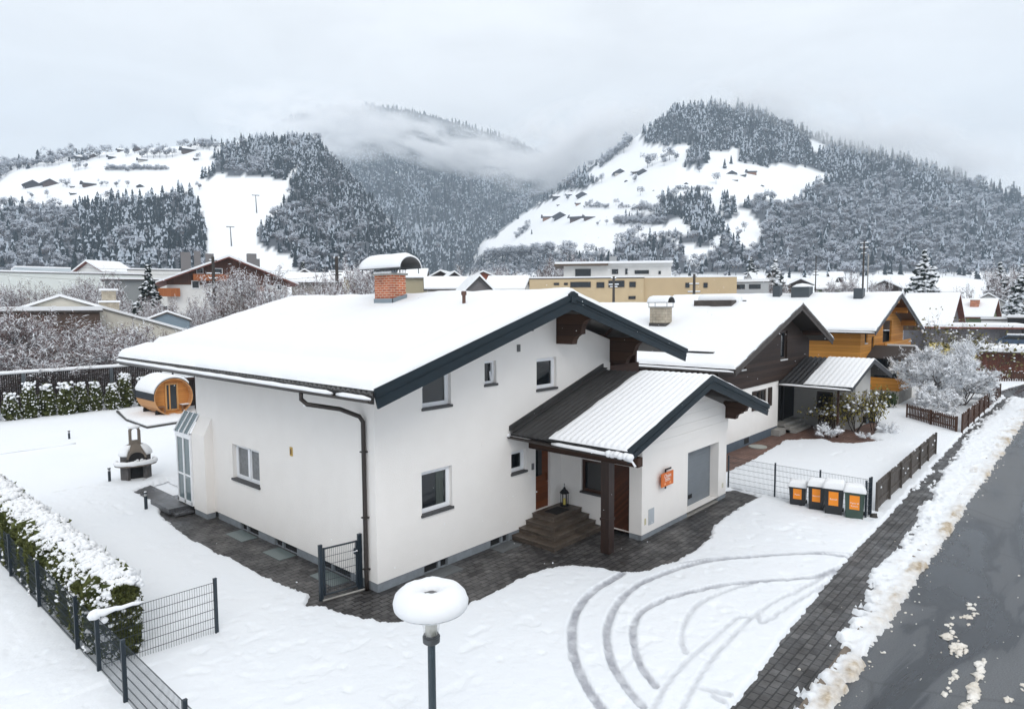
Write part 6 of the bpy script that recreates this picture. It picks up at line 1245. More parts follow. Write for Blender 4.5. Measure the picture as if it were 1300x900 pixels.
D = 96; m_, w_ = span(1252, 1310, 412, D); box_building('wall_block', 'low white garage block with a flat snowy top at the right edge', 'building', (m_[0], m_[1], 0), face_cam(m_), w_, 5, Z(1270, 407, D), WHITEW, snow=.25)
D = 90; m_, w_ = span(1284, 1330, 425, D); box_building('carport', 'dark carport with a flat snow roof at the far right edge', 'carport', (m_[0], m_[1], 0), face_cam(m_), w_, 6, Z(1300, 405, D), DARKIN, snow=.3)
# parked blue car
cp = at(1296, 438, 74); CAR = thing('car', 'blue parked car with snow on its roof at the right picture edge', 'car', (cp[0], cp[1], 0), None, face_cam(cp)); CB = mat('blue_car_paint', (.05, .085, .14), rough=.3, coat=.5)
ch_ = Z(1296, 424, 74)
mb = MB(); mb.prism([(-2.2, .35), (2.2, .35), (2.25, .75), (1.5, .95), (.9, 1.42), (-1.2, 1.45), (-2.0, .98), (-2.25, .8)], lambda u, v, d: (u, d, v), 0, 1.7); recalc(mb.build('body', CB, CAR, local=True)); mb = MB(); mb.prism([(1.35, .97), (.85, 1.36), (-1.15, 1.38), (-1.8, .99)], lambda u, v, d: (u, d, v), -.012, -.002); recalc(mb.build('window', GLASS, CAR, local=True)); MB().box((-1.3, .1, 1.44), (.9, 1.6, 1.58)).build('snow', ROOFSNOW, CAR, local=True)
for x in (-1.35, 1.4): MB().lathe([(0, 0), (.33, 0), (.33, .2), (0, .2)], (x, -.02, .33), 16, fn=lambda a, b_, c: (a, c, b_)).build('wheel', BLACK, CAR, local=True)
CAR.location.z = max(0, ch_-1.6)

# ================================================================= left and middle distance
D = 66; m_, w_ = span(34, 200, 440, D); zr, zl, zr2 = Z(86, 377, D), Z(34, 397, D), Z(182, 414, D); r = thing('house', 'low cream-walled building with a shallow snowy gable, behind the bushes at left', 'house', (m_[0], m_[1], 0), None, face_cam(m_)); k = w_/166
ua, ub, uc = -w_/2, (86-34)*k-w_/2, w_/2+2; mb = MB(); mb.prism([(ua, 0), (uc, 0), (uc, zr2-.7), (ub, zr), (ua, zl)], lambda u, v, d: (u, d, v), 0, 12); recalc(mb.build('wall', CREAM, r, local=True)); mb = MB(); mb.prism([(ua-.3, zl-.1), (ub, zr+.01), (uc+.3, zr2-.8), (uc+.3, zr2-.55), (ub, zr+.28), (ua-.3, zl+.15)], lambda u, v, d: (u, d, v), -.25, 12.2); recalc(mb.build('roof_snow', ROOFSNOW, r, local=True)); mb = MB(); mb.prism([(ua-.25, zl-.15), (ub, zr-.04), (uc+.25, zr2-.84), (uc+.25, zr2-.82), (ub, zr+.005), (ua-.25, zl-.11)], lambda u, v, d: (u, d, v), -.27, -.01); recalc(mb.build('barge_board', BRN, r, local=True))
dm, dw = span(188, 238, 412, 72); r2 = bg_house('dormer_house', 'blue-grey gablet with a snowy rim poking up left of the main roof', 'house', (dm[0], dm[1], 0), face_cam(dm), dw, 6, Z(210, 408, 72), Z(210, 398, 72), mat('blue_grey_wall', (.17, .22, .26)), snow=.2, over=.2)
D = 75; cm_, cw = span(128, 150, 392, D); CHS = thing('chimney_stack', 'two-tiered yellowish block chimney with snow caps rising behind the cream gable', 'chimney', (cm_[0], cm_[1], 0), None, face_cam(cm_)); z0, z1 = Z(139, 384, D), Z(139, 369, D)
MB().box((-cw/2, 0, 0), (cw/2, cw, z0)).build('lower_stack', BLOCK, CHS, local=True); MB().box((-cw/2-.12, -.12, z0), (cw/2+.12, cw+.12, z0+.22)).build('snow', ROOFSNOW, CHS, local=True); MB().box((-cw*.36, .1, z0+.22), (cw*.36, cw*.8, z1)).build('upper_stack', BLOCK, CHS, local=True); MB().box((-cw*.48, 0, z1), (cw*.48, cw*.9, z1+.22)).build('snow', ROOFSNOW, CHS, local=True)
D = 60; m_, w_ = span(-70, 112, 420, D); box_building('shed', 'flat-roofed brown boarded shed behind the snowy bushes at left', 'shed', (m_[0], m_[1], 0), face_cam(m_), w_, 6, Z(60, 397, D), mat('brown_boarding', (.085, .055, .04), rough=.8, var=.15, vscale=1), snow=.38, lip=.25)
D = 150; m_, w_ = span(-60, 175, 380, D); zt = Z(80, 347, D); INDW = mat('pale_green_grey_wall', (.60, .62, .59), rough=.9, var=.08, vscale=.08)
o = box_building('factory_hall', 'long pale grey-green flat-roofed hall in the left background', 'building', (m_[0], m_[1], 0), face_cam(m_)+rad(5), w_, 30, zt, INDW, snow=.35, lip=.2); MB().box((-w_*.115, 6, zt+.3), (w_*.14, 20, zt+1.5)).build('roof_storey', mat('blue_grey_cladding', (.46, .51, .54)), o, local=True); MB().box((-w_*.115, 5.9, zt+1.5), (w_*.14, 20, zt+1.8)).build('roof_snow', ROOFSNOW, o, local=True)
D = 130; m_, w_ = span(139, 196, 380, D); box_building('factory_hall', 'lower grey hall with a projecting snowy canopy beside the long pale hall', 'building', (m_[0], m_[1], 0), face_cam(m_), w_, 10, Z(160, 356, D), mat('mid_grey_wall', (.22, .23, .23), rough=.9), snow=.3, lip=.8)
D = 190; m_, w_ = span(127, 172, 360, D); bg_house('house', 'small pale house with a snowy pitched roof above the grey hall, at left', 'house', (m_[0], m_[1], 0), face_cam(m_)+rad(35), w_*.8, 12, Z(150, 345, D), Z(150, 333, D), WHITEW, gable='side', snow=.5, over=1.0, barge_m=RED)
D = 175; m_, w_ = span(168, 240, 360, D); box_building('white_block', 'plain white flat block between the halls and the brown hotel', 'building', (m_[0], m_[1], 0), face_cam(m_), w_, 12, Z(190, 344, D), WHITEW, snow=.4)
# brown and white hotel
D = 112; m_, w_ = span(222, 362, 390, D); ze, zr = Z(290, 357, D), Z(296, 328, D); k = w_/140
HT = bg_house('hotel', 'broad brown and white hotel with wooden balconies under a wide snowy gable', 'hotel', (m_[0], m_[1], 0), face_cam(m_)+rad(4), w_, 22, ze, zr, WHITEW, snow=.35, over=1.7, upper=boards('hotel_boards', (.07, .027, .014), (.11, .043, .022), width=.3, axis='xy'), uz=Z(290, 362, D), barge_m=RED)
BAL = boards('balcony_wood', (.26, .075, .02), (.36, .12, .035), width=.25, axis='xy'); uu = lambda px: (px-292)*k
for (a, b_, y0, y1) in ((251, 291, 357, 349), (210, 236, 377, 367), (318, 334, 372, 364)):
    MB().box((uu(a), -1.3, Z(a, y0, D)), (uu(b_), -.06, Z(a, y1, D))).build('balcony', BAL, HT, local=True)
for (a, b_, y0, y1) in ((255, 263, 348.5, 341), (275, 285, 348.5, 341), (249, 258, 367, 357), (271, 279, 367, 358), (299, 307, 367, 358), (349, 355, 368, 360)):
    f_ = MB().box((uu(a), -.12, Z(a, y0, D)), (uu(b_), -.065, Z(a, y1, D))).build('window', WFRAME, HT, local=True); MB().box((uu(a)+.12, -.14, Z(a, y0, D)+.12), (uu(b_)-.12, -.121, Z(a, y1, D)-.12)).build('pane', GLASS, f_, local=True)
for a, b_, y0, y1 in ((239, 251, 338, 323), (255, 263, 338, 321), (269, 279, 330, 324), (321, 333, 336, 322), (332, 337, 338, 329)): MB().box((uu(a), 9, Z(a, y0, D)-1.5), (uu(b_), 9+uu(b_)-uu(a), Z(a, y1, D)+.8)).build('chimney', mat('grey_stack', (.16, .15, .15), rough=.9), HT, local=True)
D = 140; m_, w_ = span(372, 430, 372, D); bg_house('house', 'long low snow-roofed house right of the brown hotel', 'house', (m_[0], m_[1], 0), face_cam(m_), w_, 12, Z(400, 358, D), Z(400, 348, D), mat('dull_wall', (.28, .26, .24)), gable='side', snow=.5, over=1)
D = 160; m_, w_ = span(376, 398, 360, D); bg_house('house', 'tiny dark gable with snow on it above the long low roof', 'house', (m_[0], m_[1], 0), face_cam(m_), w_, 10, Z(386, 350, D), Z(386, 343.5, D), BROWNW, snow=.4, over=.8)
for i, (a, b_, ye, yr, D, kind, wm, lab) in enumerate(((545, 575, 352, 345, 190, 'front', BROWNW, 'dark gabled house farthest left of the roofs behind the chimney'), (563, 590, 355, 346.5, 175, 'front', BROWNW, 'dark twin-gabled house just right of the chimney hood'), (540, 612, 366, 353, 150, 'side', mat('dull_wall', (.28, .26, .24)), 'wide snowy roof low behind the main ridge right of the chimney'), (596, 632, 353, 346, 180, 'front', mat('red_timber', (.28, .07, .03)), 'house with a small red gable among the snowy roofs'), (588, 628, 370, 352, 120, 'front', mat('mauve_grey', (.13, .12, .12)), 'grey pointed gable directly behind the main roof ridge'), (615, 665, 367, 352, 140, 'side', WHITEW, 'blank snowy roof between the grey gable and the tan offices'), (655, 700, 362, 354, 150, 'side', mat('dull_wall', (.28, .26, .24)), 'low house with grey shutters under a snowy roof left of the tan offices'),
      (420, 470, 352, 345, 210, 'side', mat('muted_ochre', (.36, .31, .20)), 'yellowish house with a flat snowy roof left of the brick chimney'), (505, 540, 352, 342, 200, 'side', mat('muted_ochre', (.36, .31, .20)), 'yellowish house partly hidden behind the chimney hood'), (1002, 1030, 361, 355, 230, 'front', BROWNW, 'dark little gable among the houses left of the tall mast'), (1036, 1056, 361, 353, 260, 'side', mat('dull_wall', (.28, .26, .24)), 'snow-roofed hut below the frosted wood, left of the tall mast'), (1056, 1070, 352, 346, 300, 'side', BROWNW, 'small dark barn with a snow roof at the foot of the frosted wood'), (1040, 1080, 367, 361, 170, 'side', GREENW, 'long flat snow roof behind the yellow chalet'), (1106, 1140, 365, 357, 200, 'front', BROWNW, 'dark sloping house right of the tall mast'), (1190, 1216, 372, 367, 160, 'side', mat('ochre_wall', (.48, .30, .07)), 'ochre house with a thin brown roof before the frosted wood'), (945, 957, 358, 347, 260, 'front', WHITEW, 'small white tower-like house beyond the grey offices'), (960, 998, 362, 355, 210, 'side', WHITEW, 'pale house half hidden by the conifer beyond the brown roof'))):
    m_, w_ = span(a, b_, ye, D); bg_house('house', lab, 'house', (m_[0], m_[1], 0), face_cam(m_)+rad((-12, 8, 3, -6, 10)[i % 5]), w_*.9, 11, Z(a, ye, D), Z(a, yr, D), wm, gable=kind, snow=.45, over=.9)
# tan office building with the white penthouse
D = 125; OT = mat('tan_facade', (.50, .385, .235), rough=.85, var=.06, vscale=.3); m_, w_ = span(672, 816, 385, D); zt = Z(740, 354, D); OF = box_building('office_building', 'tan two-storey office building with a white set-back penthouse', 'office building', (m_[0], m_[1], 0), face_cam(m_), w_, 10, zt, OT, snow=.25); k = w_/144; uu = lambda px: (px-744)*k
for a, b_, y0, y1 in ((703, 710, 362, 359), (716, 721, 362, 359), (724, 750, 365, 358), (757, 767, 365.5, 358.5), (772, 792, 365, 356.5), (798, 806, 365, 358), (797, 806, 380, 376)):
    f_ = MB().box((uu(a), -.12, Z(a, y0, D)), (uu(b_), -.02, Z(a, y1, D))).build('window', DF, OF, local=True); MB().box((uu(a)+.1, -.14, Z(a, y0, D)+.1), (uu(b_)-.1, -.121, Z(a, y1, D)-.1)).build('pane', GLASS, f_, local=True)
q, qw = span(816, 927, 385, 128); MB().box((w_/2+.01, .4, 0), (w_/2+qw, 12, Z(870, 353.5, 128))).build('side_wing', mat('tan_facade_darker', (.465, .35, .21), rough=.85, var=.05, vscale=.3), OF, local=True); MB().box((w_/2, .3, Z(870, 353.5, 128)), (w_/2+qw+.1, 12, Z(870, 353.5, 128)+.25)).build('roof_snow', ROOFSNOW, OF, local=True)
for a, b_ in ((866, 869), (888, 891)): MB().box((uu(a)+.2, .25, Z(a, 366, 127)), (uu(b_)+.5, .38, Z(a, 360, 127))).build('window', GLASS, OF, local=True)
D2 = 129; z0, z1 = zt+.2, Z(750, 338, D2); MB().box((uu(715), 3, z0), (uu(852), 13, z1)).build('penthouse', WHITEW, OF, local=True); MB().box((uu(703), 1.6, z1), (uu(772), 13, z1+.35)).build('penthouse_roof', mat('brown_eaves', (.10, .07, .05)), OF, local=True); MB().box((uu(770), 2.8, z1-.2), (uu(853), 13, z1+.55)).build('penthouse_parapet', WHITEW, OF, local=True); MB().box((uu(704), 1.6, z1+.351), (uu(853), 13, z1+.75)).build('roof_snow', ROOFSNOW, OF, local=True)
for a, b_, y0, y1 in ((730, 750, 351, 342), (777, 785, 348.5, 342.5), (794, 797, 349, 342), (806, 824, 348.5, 344), (836, 839, 349, 345)): MB().box((uu(a), 2.9, Z(a, y0, D2)), (uu(b_), 2.99, Z(a, y1, D2))).build('window', GLASS, OF, local=True)
MB().box((uu(775), 6, z1+.5), (uu(784), 9, z1+2.0)).build('roof_plant', mat('grey_plant', (.3, .31, .32)), OF, local=True)
D = 140; m_, w_ = span(927, 974, 375, D); box_building('office_building', 'low grey-windowed block with a flat snowy roof right of the tan offices', 'office building', (m_[0], m_[1], 0), face_cam(m_), w_, 10, Z(950, 359, D), mat('grey_block', (.38, .39, .40)), snow=.6, wins=((-w_*.45, Z(950, 367, D), -w_*.1, Z(950, 361, D)), (0, Z(950, 367, D), w_*.3, Z(950, 361, D))))

# ---- poles and masts
def pole(label, px, y0, y1, D, arms, r=.14, name='utility_pole', cat='pole'):
    b_ = at(px, y0, D); zt = Z(px, y1, D); p = thing(name, label, cat, (b_[0], b_[1], 0)); MB().tube([(b_[0], b_[1], 0), (b_[0], b_[1], zt)], [r*1.2, r*.8], 8).build('shaft', mat('dark_pole_wood', (.05, .042, .036), rough=.9), p)
    a_ = face_cam(b_); dx, dy = math.cos(a_), math.sin(a_)
    for (y, hw) in arms:
        z_ = Z(px, y, D); MB().tube([(b_[0]-dx*hw, b_[1]-dy*hw, z_), (b_[0]+dx*hw, b_[1]+dy*hw, z_)], .07, 6).build('crossarm', mat('dark_pole_wood', (.05, .042, .036)), p); mb = MB()
        for s in (-1, -.3, .45, 1): mb.blob((b_[0]+dx*hw*s*.9, b_[1]+dy*hw*s*.9, z_+.12), (.22, .2, .16), s, 6)
        MB().tube([(b_[0]-dx*hw*.95, b_[1]-dy*hw*.95, z_+.11), (b_[0]+dx*hw*.95, b_[1]+dy*hw*.95, z_+.12)], .10, 6).build('snow', TSNOW, p, smooth=True)
    return p
P1 = pole('thick snow-hung timber pole in front of the brown hotel', 273, 400, 326, 92, ((331, .5), (348, .9), (354, .6), (362, .8), (385, .8)), .26)
P2 = pole('dark snow-hung timber pole left of the brick chimney', 428, 364, 326, 100, ((328, .5), (345, .9), (349, .7)), .3)
P3 = pole('snow-hung timber pole in front of the tan offices', 779, 380, 351, 100, ((354, .4), (362, .8), (365, .6)), .22)
P4 = pole('snow-hung timber pole before the blank tan side wing', 881, 378, 348, 105, ((351, .4), (361, .8), (371, 1.0)), .26)
P5 = pole('tall lattice mast with a pale top above the yellow chalet', 1095, 372, 306, 120, ((309, .7), (315, .7), (322, .45)), .17, 'mast', 'mast'); tz = Z(1095, 309, 120); b_ = at(1095, 372, 120); MB().tube([(b_[0]+.7, b_[1]-.6, 0), (b_[0]+.7, b_[1]-.6, tz-2)], .10, 6).build('twin_shaft', CONC, P5)
P6 = pole('thin pale twin mast left of the yellow chalet', 1035, 370, 325, 150, ((345, .5), (349, .6)), .13, 'mast', 'mast')
# power lines from pole to pole
def wire(a, b_, sag, label):
    a = Vector(a); b_ = Vector(b_); o = MB().tube([a.lerp(b_, k/16)-Vector((0, 0, sag*4*(k/16)*(1-k/16))) for k in range(17)], .016, 4).build('power_line', BLACK); tag(o, label, 'power line', 'power lines over the left background')
q1 = at(273, 348, 92); q0 = at(-80, 330, 105); q2 = at(428, 346, 100)
for k, dz in enumerate((0, .8, -1.2)): wire(q0+np.array([0, 0, dz]), q1+np.array([0, 0, dz*.8]), .8, 'thin dark power line from the hotel pole to the left picture edge')
for k, dz in enumerate((.9, -.3)): wire(q1+np.array([0, 0, dz]), q2+np.array([0, 0, dz]), .6, 'thin dark power line between the hotel pole and the chimney pole')
# ================================================================= TREES AND SHRUBS NEAR AND IN THE MIDDLE DISTANCE
_s4 = MB().blob((0, 0, 0), 1.0, 5, 5, amp=.2); S4V = np.array(_s4.v); S4F = np.array(_s4.f)
def small_lumps(c, r, sq=.7):
    n = len(c); m_ = len(S4V); R = np.asarray(r).reshape(-1, 1); th = rng.rand(n)*6.28; cs, sn = np.cos(th)[:, None], np.sin(th)[:, None]; x = S4V[None, :, 0]*(.7+.9*rng.rand(n, 1)); y = S4V[None, :, 1]
    V = np.stack([(x*cs-y*sn)*R, (x*sn+y*cs)*R, S4V[None, :, 2]*sq*R], -1)+c[:, None, :]; return V.reshape(-1, 3), (S4F[None]+(np.arange(n)*m_)[:, None, None]).reshape(-1, 4)
def grow(h, spread, stems, levels, seed, up=.35, ratio=.72, kids=3, trunk=0.0, r0=.05):
    R = random.Random(seed); segs = []
    def br(p, d, L, r, lv):
        q = p; k = 2 if lv > 0 else 1
        for i in range(k):
            d2 = (d+Vector((R.gauss(0, .16), R.gauss(0, .16), R.gauss(0, .12)+.05))).normalized(); q2 = q+d2*L/k; segs.append((q, q2, r*(1-.25*i/k), r*(1-.25*(i+1)/k), lv)); 
            if lv > 0 and i < k-1: 
                s = (d2+Vector((R.gauss(0, .7), R.gauss(0, .7), R.gauss(0.1, .4)))).normalized(); br(q2, s, L*ratio*.8, r*.5, lv-1)
            q = q2; d = d2
        if lv > 0:
            for _ in range(kids):
                s = (d+Vector((R.gauss(0, .55), R.gauss(0, .55), R.gauss(up*.3, .35)))).normalized(); br(q, s, L*ratio*R.uniform(.75, 1.15), r*.62, lv-1)
    L0 = h/(sum(ratio**k for k in range(levels+1)))*1.08
    base = Vector((0, 0, 0))
    if trunk: segs.append((base, Vector((0, 0, trunk)), r0*1.3, r0*1.1, levels+1)); base = Vector((0, 0, trunk))
    for i in range(stems):
        a = 6.283*i/stems+R.uniform(-.3, .3); t_ = spread*R.uniform(.35, 1.0); br(base+Vector((math.cos(a), math.sin(a), 0))*.12*(0 if trunk else 1), Vector((math.cos(a)*t_, math.sin(a)*t_, 1)).normalized(), L0*R.uniform(.8, 1.1), r0, levels)
    return segs
def seg_mesh(segs, n=4):
    P = np.array([s[0] for s in segs], float); Q = np.array([s[1] for s in segs], float); r0 = np.array([s[2] for s in segs])[:, None, None]; r1 = np.array([s[3] for s in segs])[:, None, None]
    d = Q-P; d /= np.linalg.norm(d, axis=1, keepdims=True)+1e-9; a = np.cross(d, np.where(np.abs(d[:, 2:3]) < .9, [[0, 0, 1.]], [[1., 0, 0]])); a /= np.linalg.norm(a, axis=1, keepdims=True)+1e-9; b_ = np.cross(d, a)
    t_ = 2*np.pi*np.arange(n)/n; ring = a[:, None, :]*np.cos(t_)[None, :, None]+b_[:, None, :]*np.sin(t_)[None, :, None]
    V = np.concatenate([P[:, None, :]+ring*r0, Q[:, None, :]+ring*r1], 1); k = np.arange(n); f = np.stack([k, (k+1) % n, n+(k+1) % n, n+k], 1); F = f[None]+(np.arange(len(segs))*2*n)[:, None, None]; return V.reshape(-1, 3), F.reshape(-1, 4)
def make_shrub(name, h, spread, stems, levels, seed, snow_r, per=2, twigs=2, twig_l=.35, bark=None, trunk=0.0, r0=.05, kids=3, snowm=None, twig_snow=.5):
    segs = grow(h, spread, stems, levels, seed, trunk=trunk, r0=r0, kids=kids); root = thing(name, '', 'tree', (0, 0, 0)); bark = bark or BARK
    build_np('branches', *seg_mesh(segs), bark, root, local=True)
    fine = [s for s in segs if s[4] <= 1]; c = np.array([((s[0]+s[1])/2) for s in fine], float); dd = np.array([(s[1]-s[0]) for s in fine], float)
    twigs = twigs*5; tw = np.repeat(c, twigs, 0)+np.repeat(dd, twigs, 0)*(rng.rand(len(c)*twigs, 1)-.3)+rng.randn(len(c)*twigs, 3)*.11; v, f = cards(tw, twig_l*.046, aspect=11.0); k = rng.rand(len(tw)) < twig_snow; Vv, Ff, Mm = merge([(v, f, 0)]); Mm = np.where(k, 1, 0); build_np('twigs', Vv, Ff, [bark, snowm or TSNOW], root, mi=Mm, local=True)
    med = [s for s in segs if s[4] <= levels-1]; P = np.array([s[0] for s in med], float); Q = np.array([s[1] for s in med], float); rr = np.array([s[2] for s in med]); flat = 1-np.abs((Q-P)[:, 2])/(np.linalg.norm(Q-P, axis=1)+1e-9)
    ct = []; cr = []
    for i in range(per):
        t_ = (i+rng.rand(len(P), 1))/per; ct.append(P+(Q-P)*t_+np.array([0, 0, 1])*(rr[:, None]*.8+snow_r*.35)); cr.append(snow_r*(.35+.9*flat)*(.6+.8*rng.rand(len(P))))
    v, f = small_lumps(np.concatenate(ct), np.concatenate(cr)); build_np('snow', v, f, snowm or TSNOW, root, smooth=True, local=True)['kind'] = 'stuff'
    return root
def put(proto, first, x, y, sc, rz, label, cat, group=None, z=0.05):
    o = proto if first else copy_tree(proto); o.location = (float(x), float(y), z); o.rotation_euler = (0, 0, rz); o.scale = (sc, sc, sc) if not isinstance(sc, tuple) else sc; return tag(o, label, cat, group)
def ht(px, y0, y1, D): return abs(Z(px, y1, D)-Z(px, y0, D))

# the big snow-laden tree inside the picket fence
bt = make_shrub('snowy_tree', 4.6, 1.25, 7, 4, 21, .072, per=6, twigs=3, twig_l=.5, r0=.09, trunk=.5, twig_snow=.85, kids=3, bark=mat('greyish_bark', (.11, .10, .10), rough=.9, var=.3))
put(bt, True, 43.1, -5.2, (.84, .84, .98), .4, 'big bushy garden tree thickly laden with snow behind the brown picket fence', 'tree')
s2 = make_shrub('snowy_shrub', 3.0, 1.3, 6, 3, 5, .11, per=3, twigs=3, twig_l=.45, r0=.05, twig_snow=.7)
put(s2, True, 37.9, -6.0, .7, .3, 'low snow-covered shrub right behind the corner of the brown picket fence', 'shrub'); put(s2, False, 45.5, -6.4, 1.0, 2.3, 'snow-covered shrub against the board fence right of the big snowy tree', 'shrub')
# olive-leaved tree behind it
OLIVE = mat('olive_leaves', (.10, .095, .03), rough=.7, col2=(.20, .18, .07), vscale=1.5); YLEAF = mat('yellow_green_leaves', (.15, .13, .02), rough=.7, col2=(.30, .25, .05), vscale=2.0); DGRASS = mat('dark_green_plant', (.03, .05, .015), rough=.8)
def leafy(name, h, rx, n, seed, leafm, snow_n=60, size=.1, stems=5, levels=3, cat='shrub'):
    root = thing(name, '', cat, (0, 0, 0)); segs = grow(h, .8, stems, levels, seed, r0=.03); build_np('branches', *seg_mesh(segs), BARKD, root, local=True); tips = np.array([s[1] for s in segs if s[4] <= 1], float); c = tips[rng.randint(0, len(tips), n)]+rng.randn(n, 3)*rx*.16; c[:, 2] = np.abs(c[:, 2]); v, f = cards(c, size, aspect=1.5); build_np('leaves', v, f, leafm, root, local=True)
    cs = tips[rng.randint(0, len(tips), snow_n)]+rng.randn(snow_n, 3)*rx*.1; v, f = small_lumps(cs, .05+.08*rng.rand(snow_n)); build_np('snow', v, f, TSNOW, root, smooth=True, local=True)['kind'] = 'stuff'; return root
ot = leafy('leafy_tree', 6.2, 1.6, 900, 3, OLIVE, 160, .14, 5, 4, 'tree'); put(ot, True, 50.5, -5.2, 1.0, .2, 'slender tree with olive leaves between the golden chalet and the snowy tree', 'tree')
sh = leafy('leafy_shrub', 2.0, .9, 480, 9, YLEAF, 40, .085)
put(sh, True, 29.6, -2.3, 1.0, 0, 'yellow-green shrub hanging at the dark post of the brown house porch', 'shrub'); put(sh, False, 30.6, -3.3, (1.0, 1.0, 1.15), 1.9, 'yellowish leafy shrub under the snowy porch eaves of the brown house', 'shrub'); put(sh, False, 31.6, -4.0, (.8, .8, 1.3), 3.9, 'tall leafy shrub at the white corner pier of the brown house porch', 'shrub')
sw = make_shrub('snowy_shrub', 1.4, 1.4, 6, 2, 17, .12, per=3, twigs=3, twig_l=.3, r0=.02, twig_snow=.8)
put(sw, True, 27.7, -2.7, .62, 0, 'white snow-plastered bush in front of the brown house steps', 'shrub'); put(sw, False, 31.2, -4.8, .5, 2, 'snow-weighted drooping bush beside the reddish path', 'shrub'); put(sw, False, 28.6, -4.2, .32, 4, 'tiny snow tuft at the edge of the reddish path', 'shrub')
gp = leafy('low_plant', .7, .8, 700, 31, DGRASS, 12, .10, 7, 2); put(gp, True, 38.6, -1.6, (1.8, 1.6, .8), 0, 'dark green ground plant at the foot of the golden chalet', 'plant'); put(gp, False, 41.2, -2.6, (1.0, 1.0, 1.4), 2, 'dark reddish bush at the golden chalet porch wall', 'plant')
bb = G(1103, 537); r = thing('waste_bin', 'lone dark grey waste bin beside the white corner pier of the brown house', 'dustbin', (bb[0]+.3, bb[1], 0), None, .2); mb = MB(); mb.prism([(-.24, .05), (.24, .05), (.3, .95), (-.3, .95)], lambda u, v, d: (u, d, v), -.28, .28); recalc(mb.build('body', BINB, r, local=True)); MB().box((-.33, -.32, .951), (.33, .32, 1.0)).build('lid', BINB, r, local=True); MB().blob((0, 0, 1.0), (.34, .33, .1), 2, 10, flat=1).build('snow', ROOFSNOW, r, smooth=True, local=True)
a_, b_ = at(1110, 520, 44), at(1149, 512.5, 52); o = MB().tube([a_, b_], .045, 6).build('barrier_pole', BARKD); tag(o, 'thin dark barrier pole across the snowy drive before the snowy tree', 'barrier'); 
for q in (a_, (a_+b_)/2, b_): MB().tube([(q[0], q[1], 0), tuple(q)], .03, 5).build('support', BARKD, o)

# the thicket of snowy shrubs behind the slatted fence at left
BL_ = mat('lilac_bark', (.15, .105, .105), rough=.9, var=.35, vscale=2); BR_ = mat('reddish_bark', (.12, .07, .055), rough=.9, var=.3)
sA = make_shrub('snowy_bush', 4.2, 1.1, 9, 3, 41, .046, per=5, twigs=5, twig_l=.5, bark=BL_, r0=.045, twig_snow=.38); sB = make_shrub('snowy_bush', 4.0, .9, 8, 3, 42, .043, per=5, twigs=5, twig_l=.5, bark=BR_, r0=.045, twig_snow=.32); sC = make_shrub('snowy_bush', 4.4, 1.2, 9, 3, 43, .05, per=5, twigs=5, twig_l=.45, bark=BL_, r0=.05, twig_snow=.48)
used_ = {0: True, 1: True, 2: True}; PR = [sA, sB, sC]
for i, (px, py, yt, D, k) in enumerate(((-30, 460, 395, 52, 0), (8, 462, 402, 51, 1), (40, 462, 398, 54, 2), (70, 462, 412, 50, 0), (100, 460, 405, 53, 1), (128, 460, 408, 51, 2), (152, 458, 424, 52, 0), (175, 452, 420, 54, 2), (206, 445, 424, 57, 1), (22, 462, 432, 48, 2), (88, 462, 436, 48.5, 1), (120, 462, 440, 48, 0), (55, 462, 436, 49, 1), (-10, 462, 440, 48, 0))):
    yw_ = 44.6+(D-48)*1.1+(1.2 if i % 2 else 0); p = PY(px, 440, yw_); h_ = max(1.6, Z_(px, yt, p)); s = h_/4.2; put(PR[k], used_[k], p[0], p[1], (s*1.15, s*1.15, s), i*1.7, 'snowy lilac-grey bush in the thicket behind the dark slatted fence', 'bush', 'snowy bushes behind the slatted fence'); used_[k] = False
for i, (px, yt, D, k, lab) in enumerate(((20, 362, 95, 0, 'frosted bush before the pale hall, left of the cream gable'), (48, 366, 92, 1, 'brownish frosted bush directly left of the cream gable peak'), (105, 358, 98, 2, 'frosted bush between the cream gable and the block chimney'), (125, 352, 105, 0, 'lilac frosted bush behind the block chimney'), (-12, 358, 90, 2, 'frosted bush at the left edge before the pale hall'),
      (203, 381, 82, 0, 'snowy bush beneath the left balcony of the brown hotel'), (226, 385, 80, 1, 'reddish snowy bush left of the thick timber pole'), (246, 388, 80, 2, 'snowy bush touching the thick timber pole on its left'), (262, 382, 84, 0, 'snowy bush just behind the thick timber pole'), (290, 380, 84, 1, 'reddish snowy bush in front of the hotel middle'), (303, 362, 88, 1, 'tall reddish berry-like snowy tree before the hotel gable'), (320, 338, 90, 2, 'tallest snowy tree before the right half of the hotel gable'), (341, 370, 86, 0, 'snowy tree before the right corner of the hotel'), (352, 382, 84, 2, 'low snowy bush at the right corner of the hotel'),
      (436, 352, 96, 0, 'snowy bush at the foot of the pole left of the brick chimney'), (448, 332, 98, 2, 'tall frosted tree between the pole and the brick chimney'), (612, 338, 220, 2, 'frosted round tree above the snowy roofs left of the tan offices'), (648, 342, 230, 0, 'frosted tree behind the dark cars and roofs left of the tan offices'), (700, 330, 240, 1, 'frosted tree just left of the white penthouse'), (730, 326, 250, 0, 'frosted tree rising behind the white penthouse roof'), (985, 352, 150, 1, 'brownish frosted bush next to the small conifer beyond the brown roof'), (1068, 352, 160, 0, 'frosted bush left of the tall mast foot'), (1120, 356, 150, 2, 'snowy bush right of the tall mast foot'), (1283, 336, 140, 2, 'frosted pale tree between the conifers at the right edge'))):
    p = at(px, 390, D); h_ = Z(px, yt, D)
    s = h_/4.2; put(PR[k], False, p[0], p[1], (s*(.62 if s > 1.3 else .95), s*(.62 if s > 1.3 else .95), s), i*2.1, lab, 'tree')

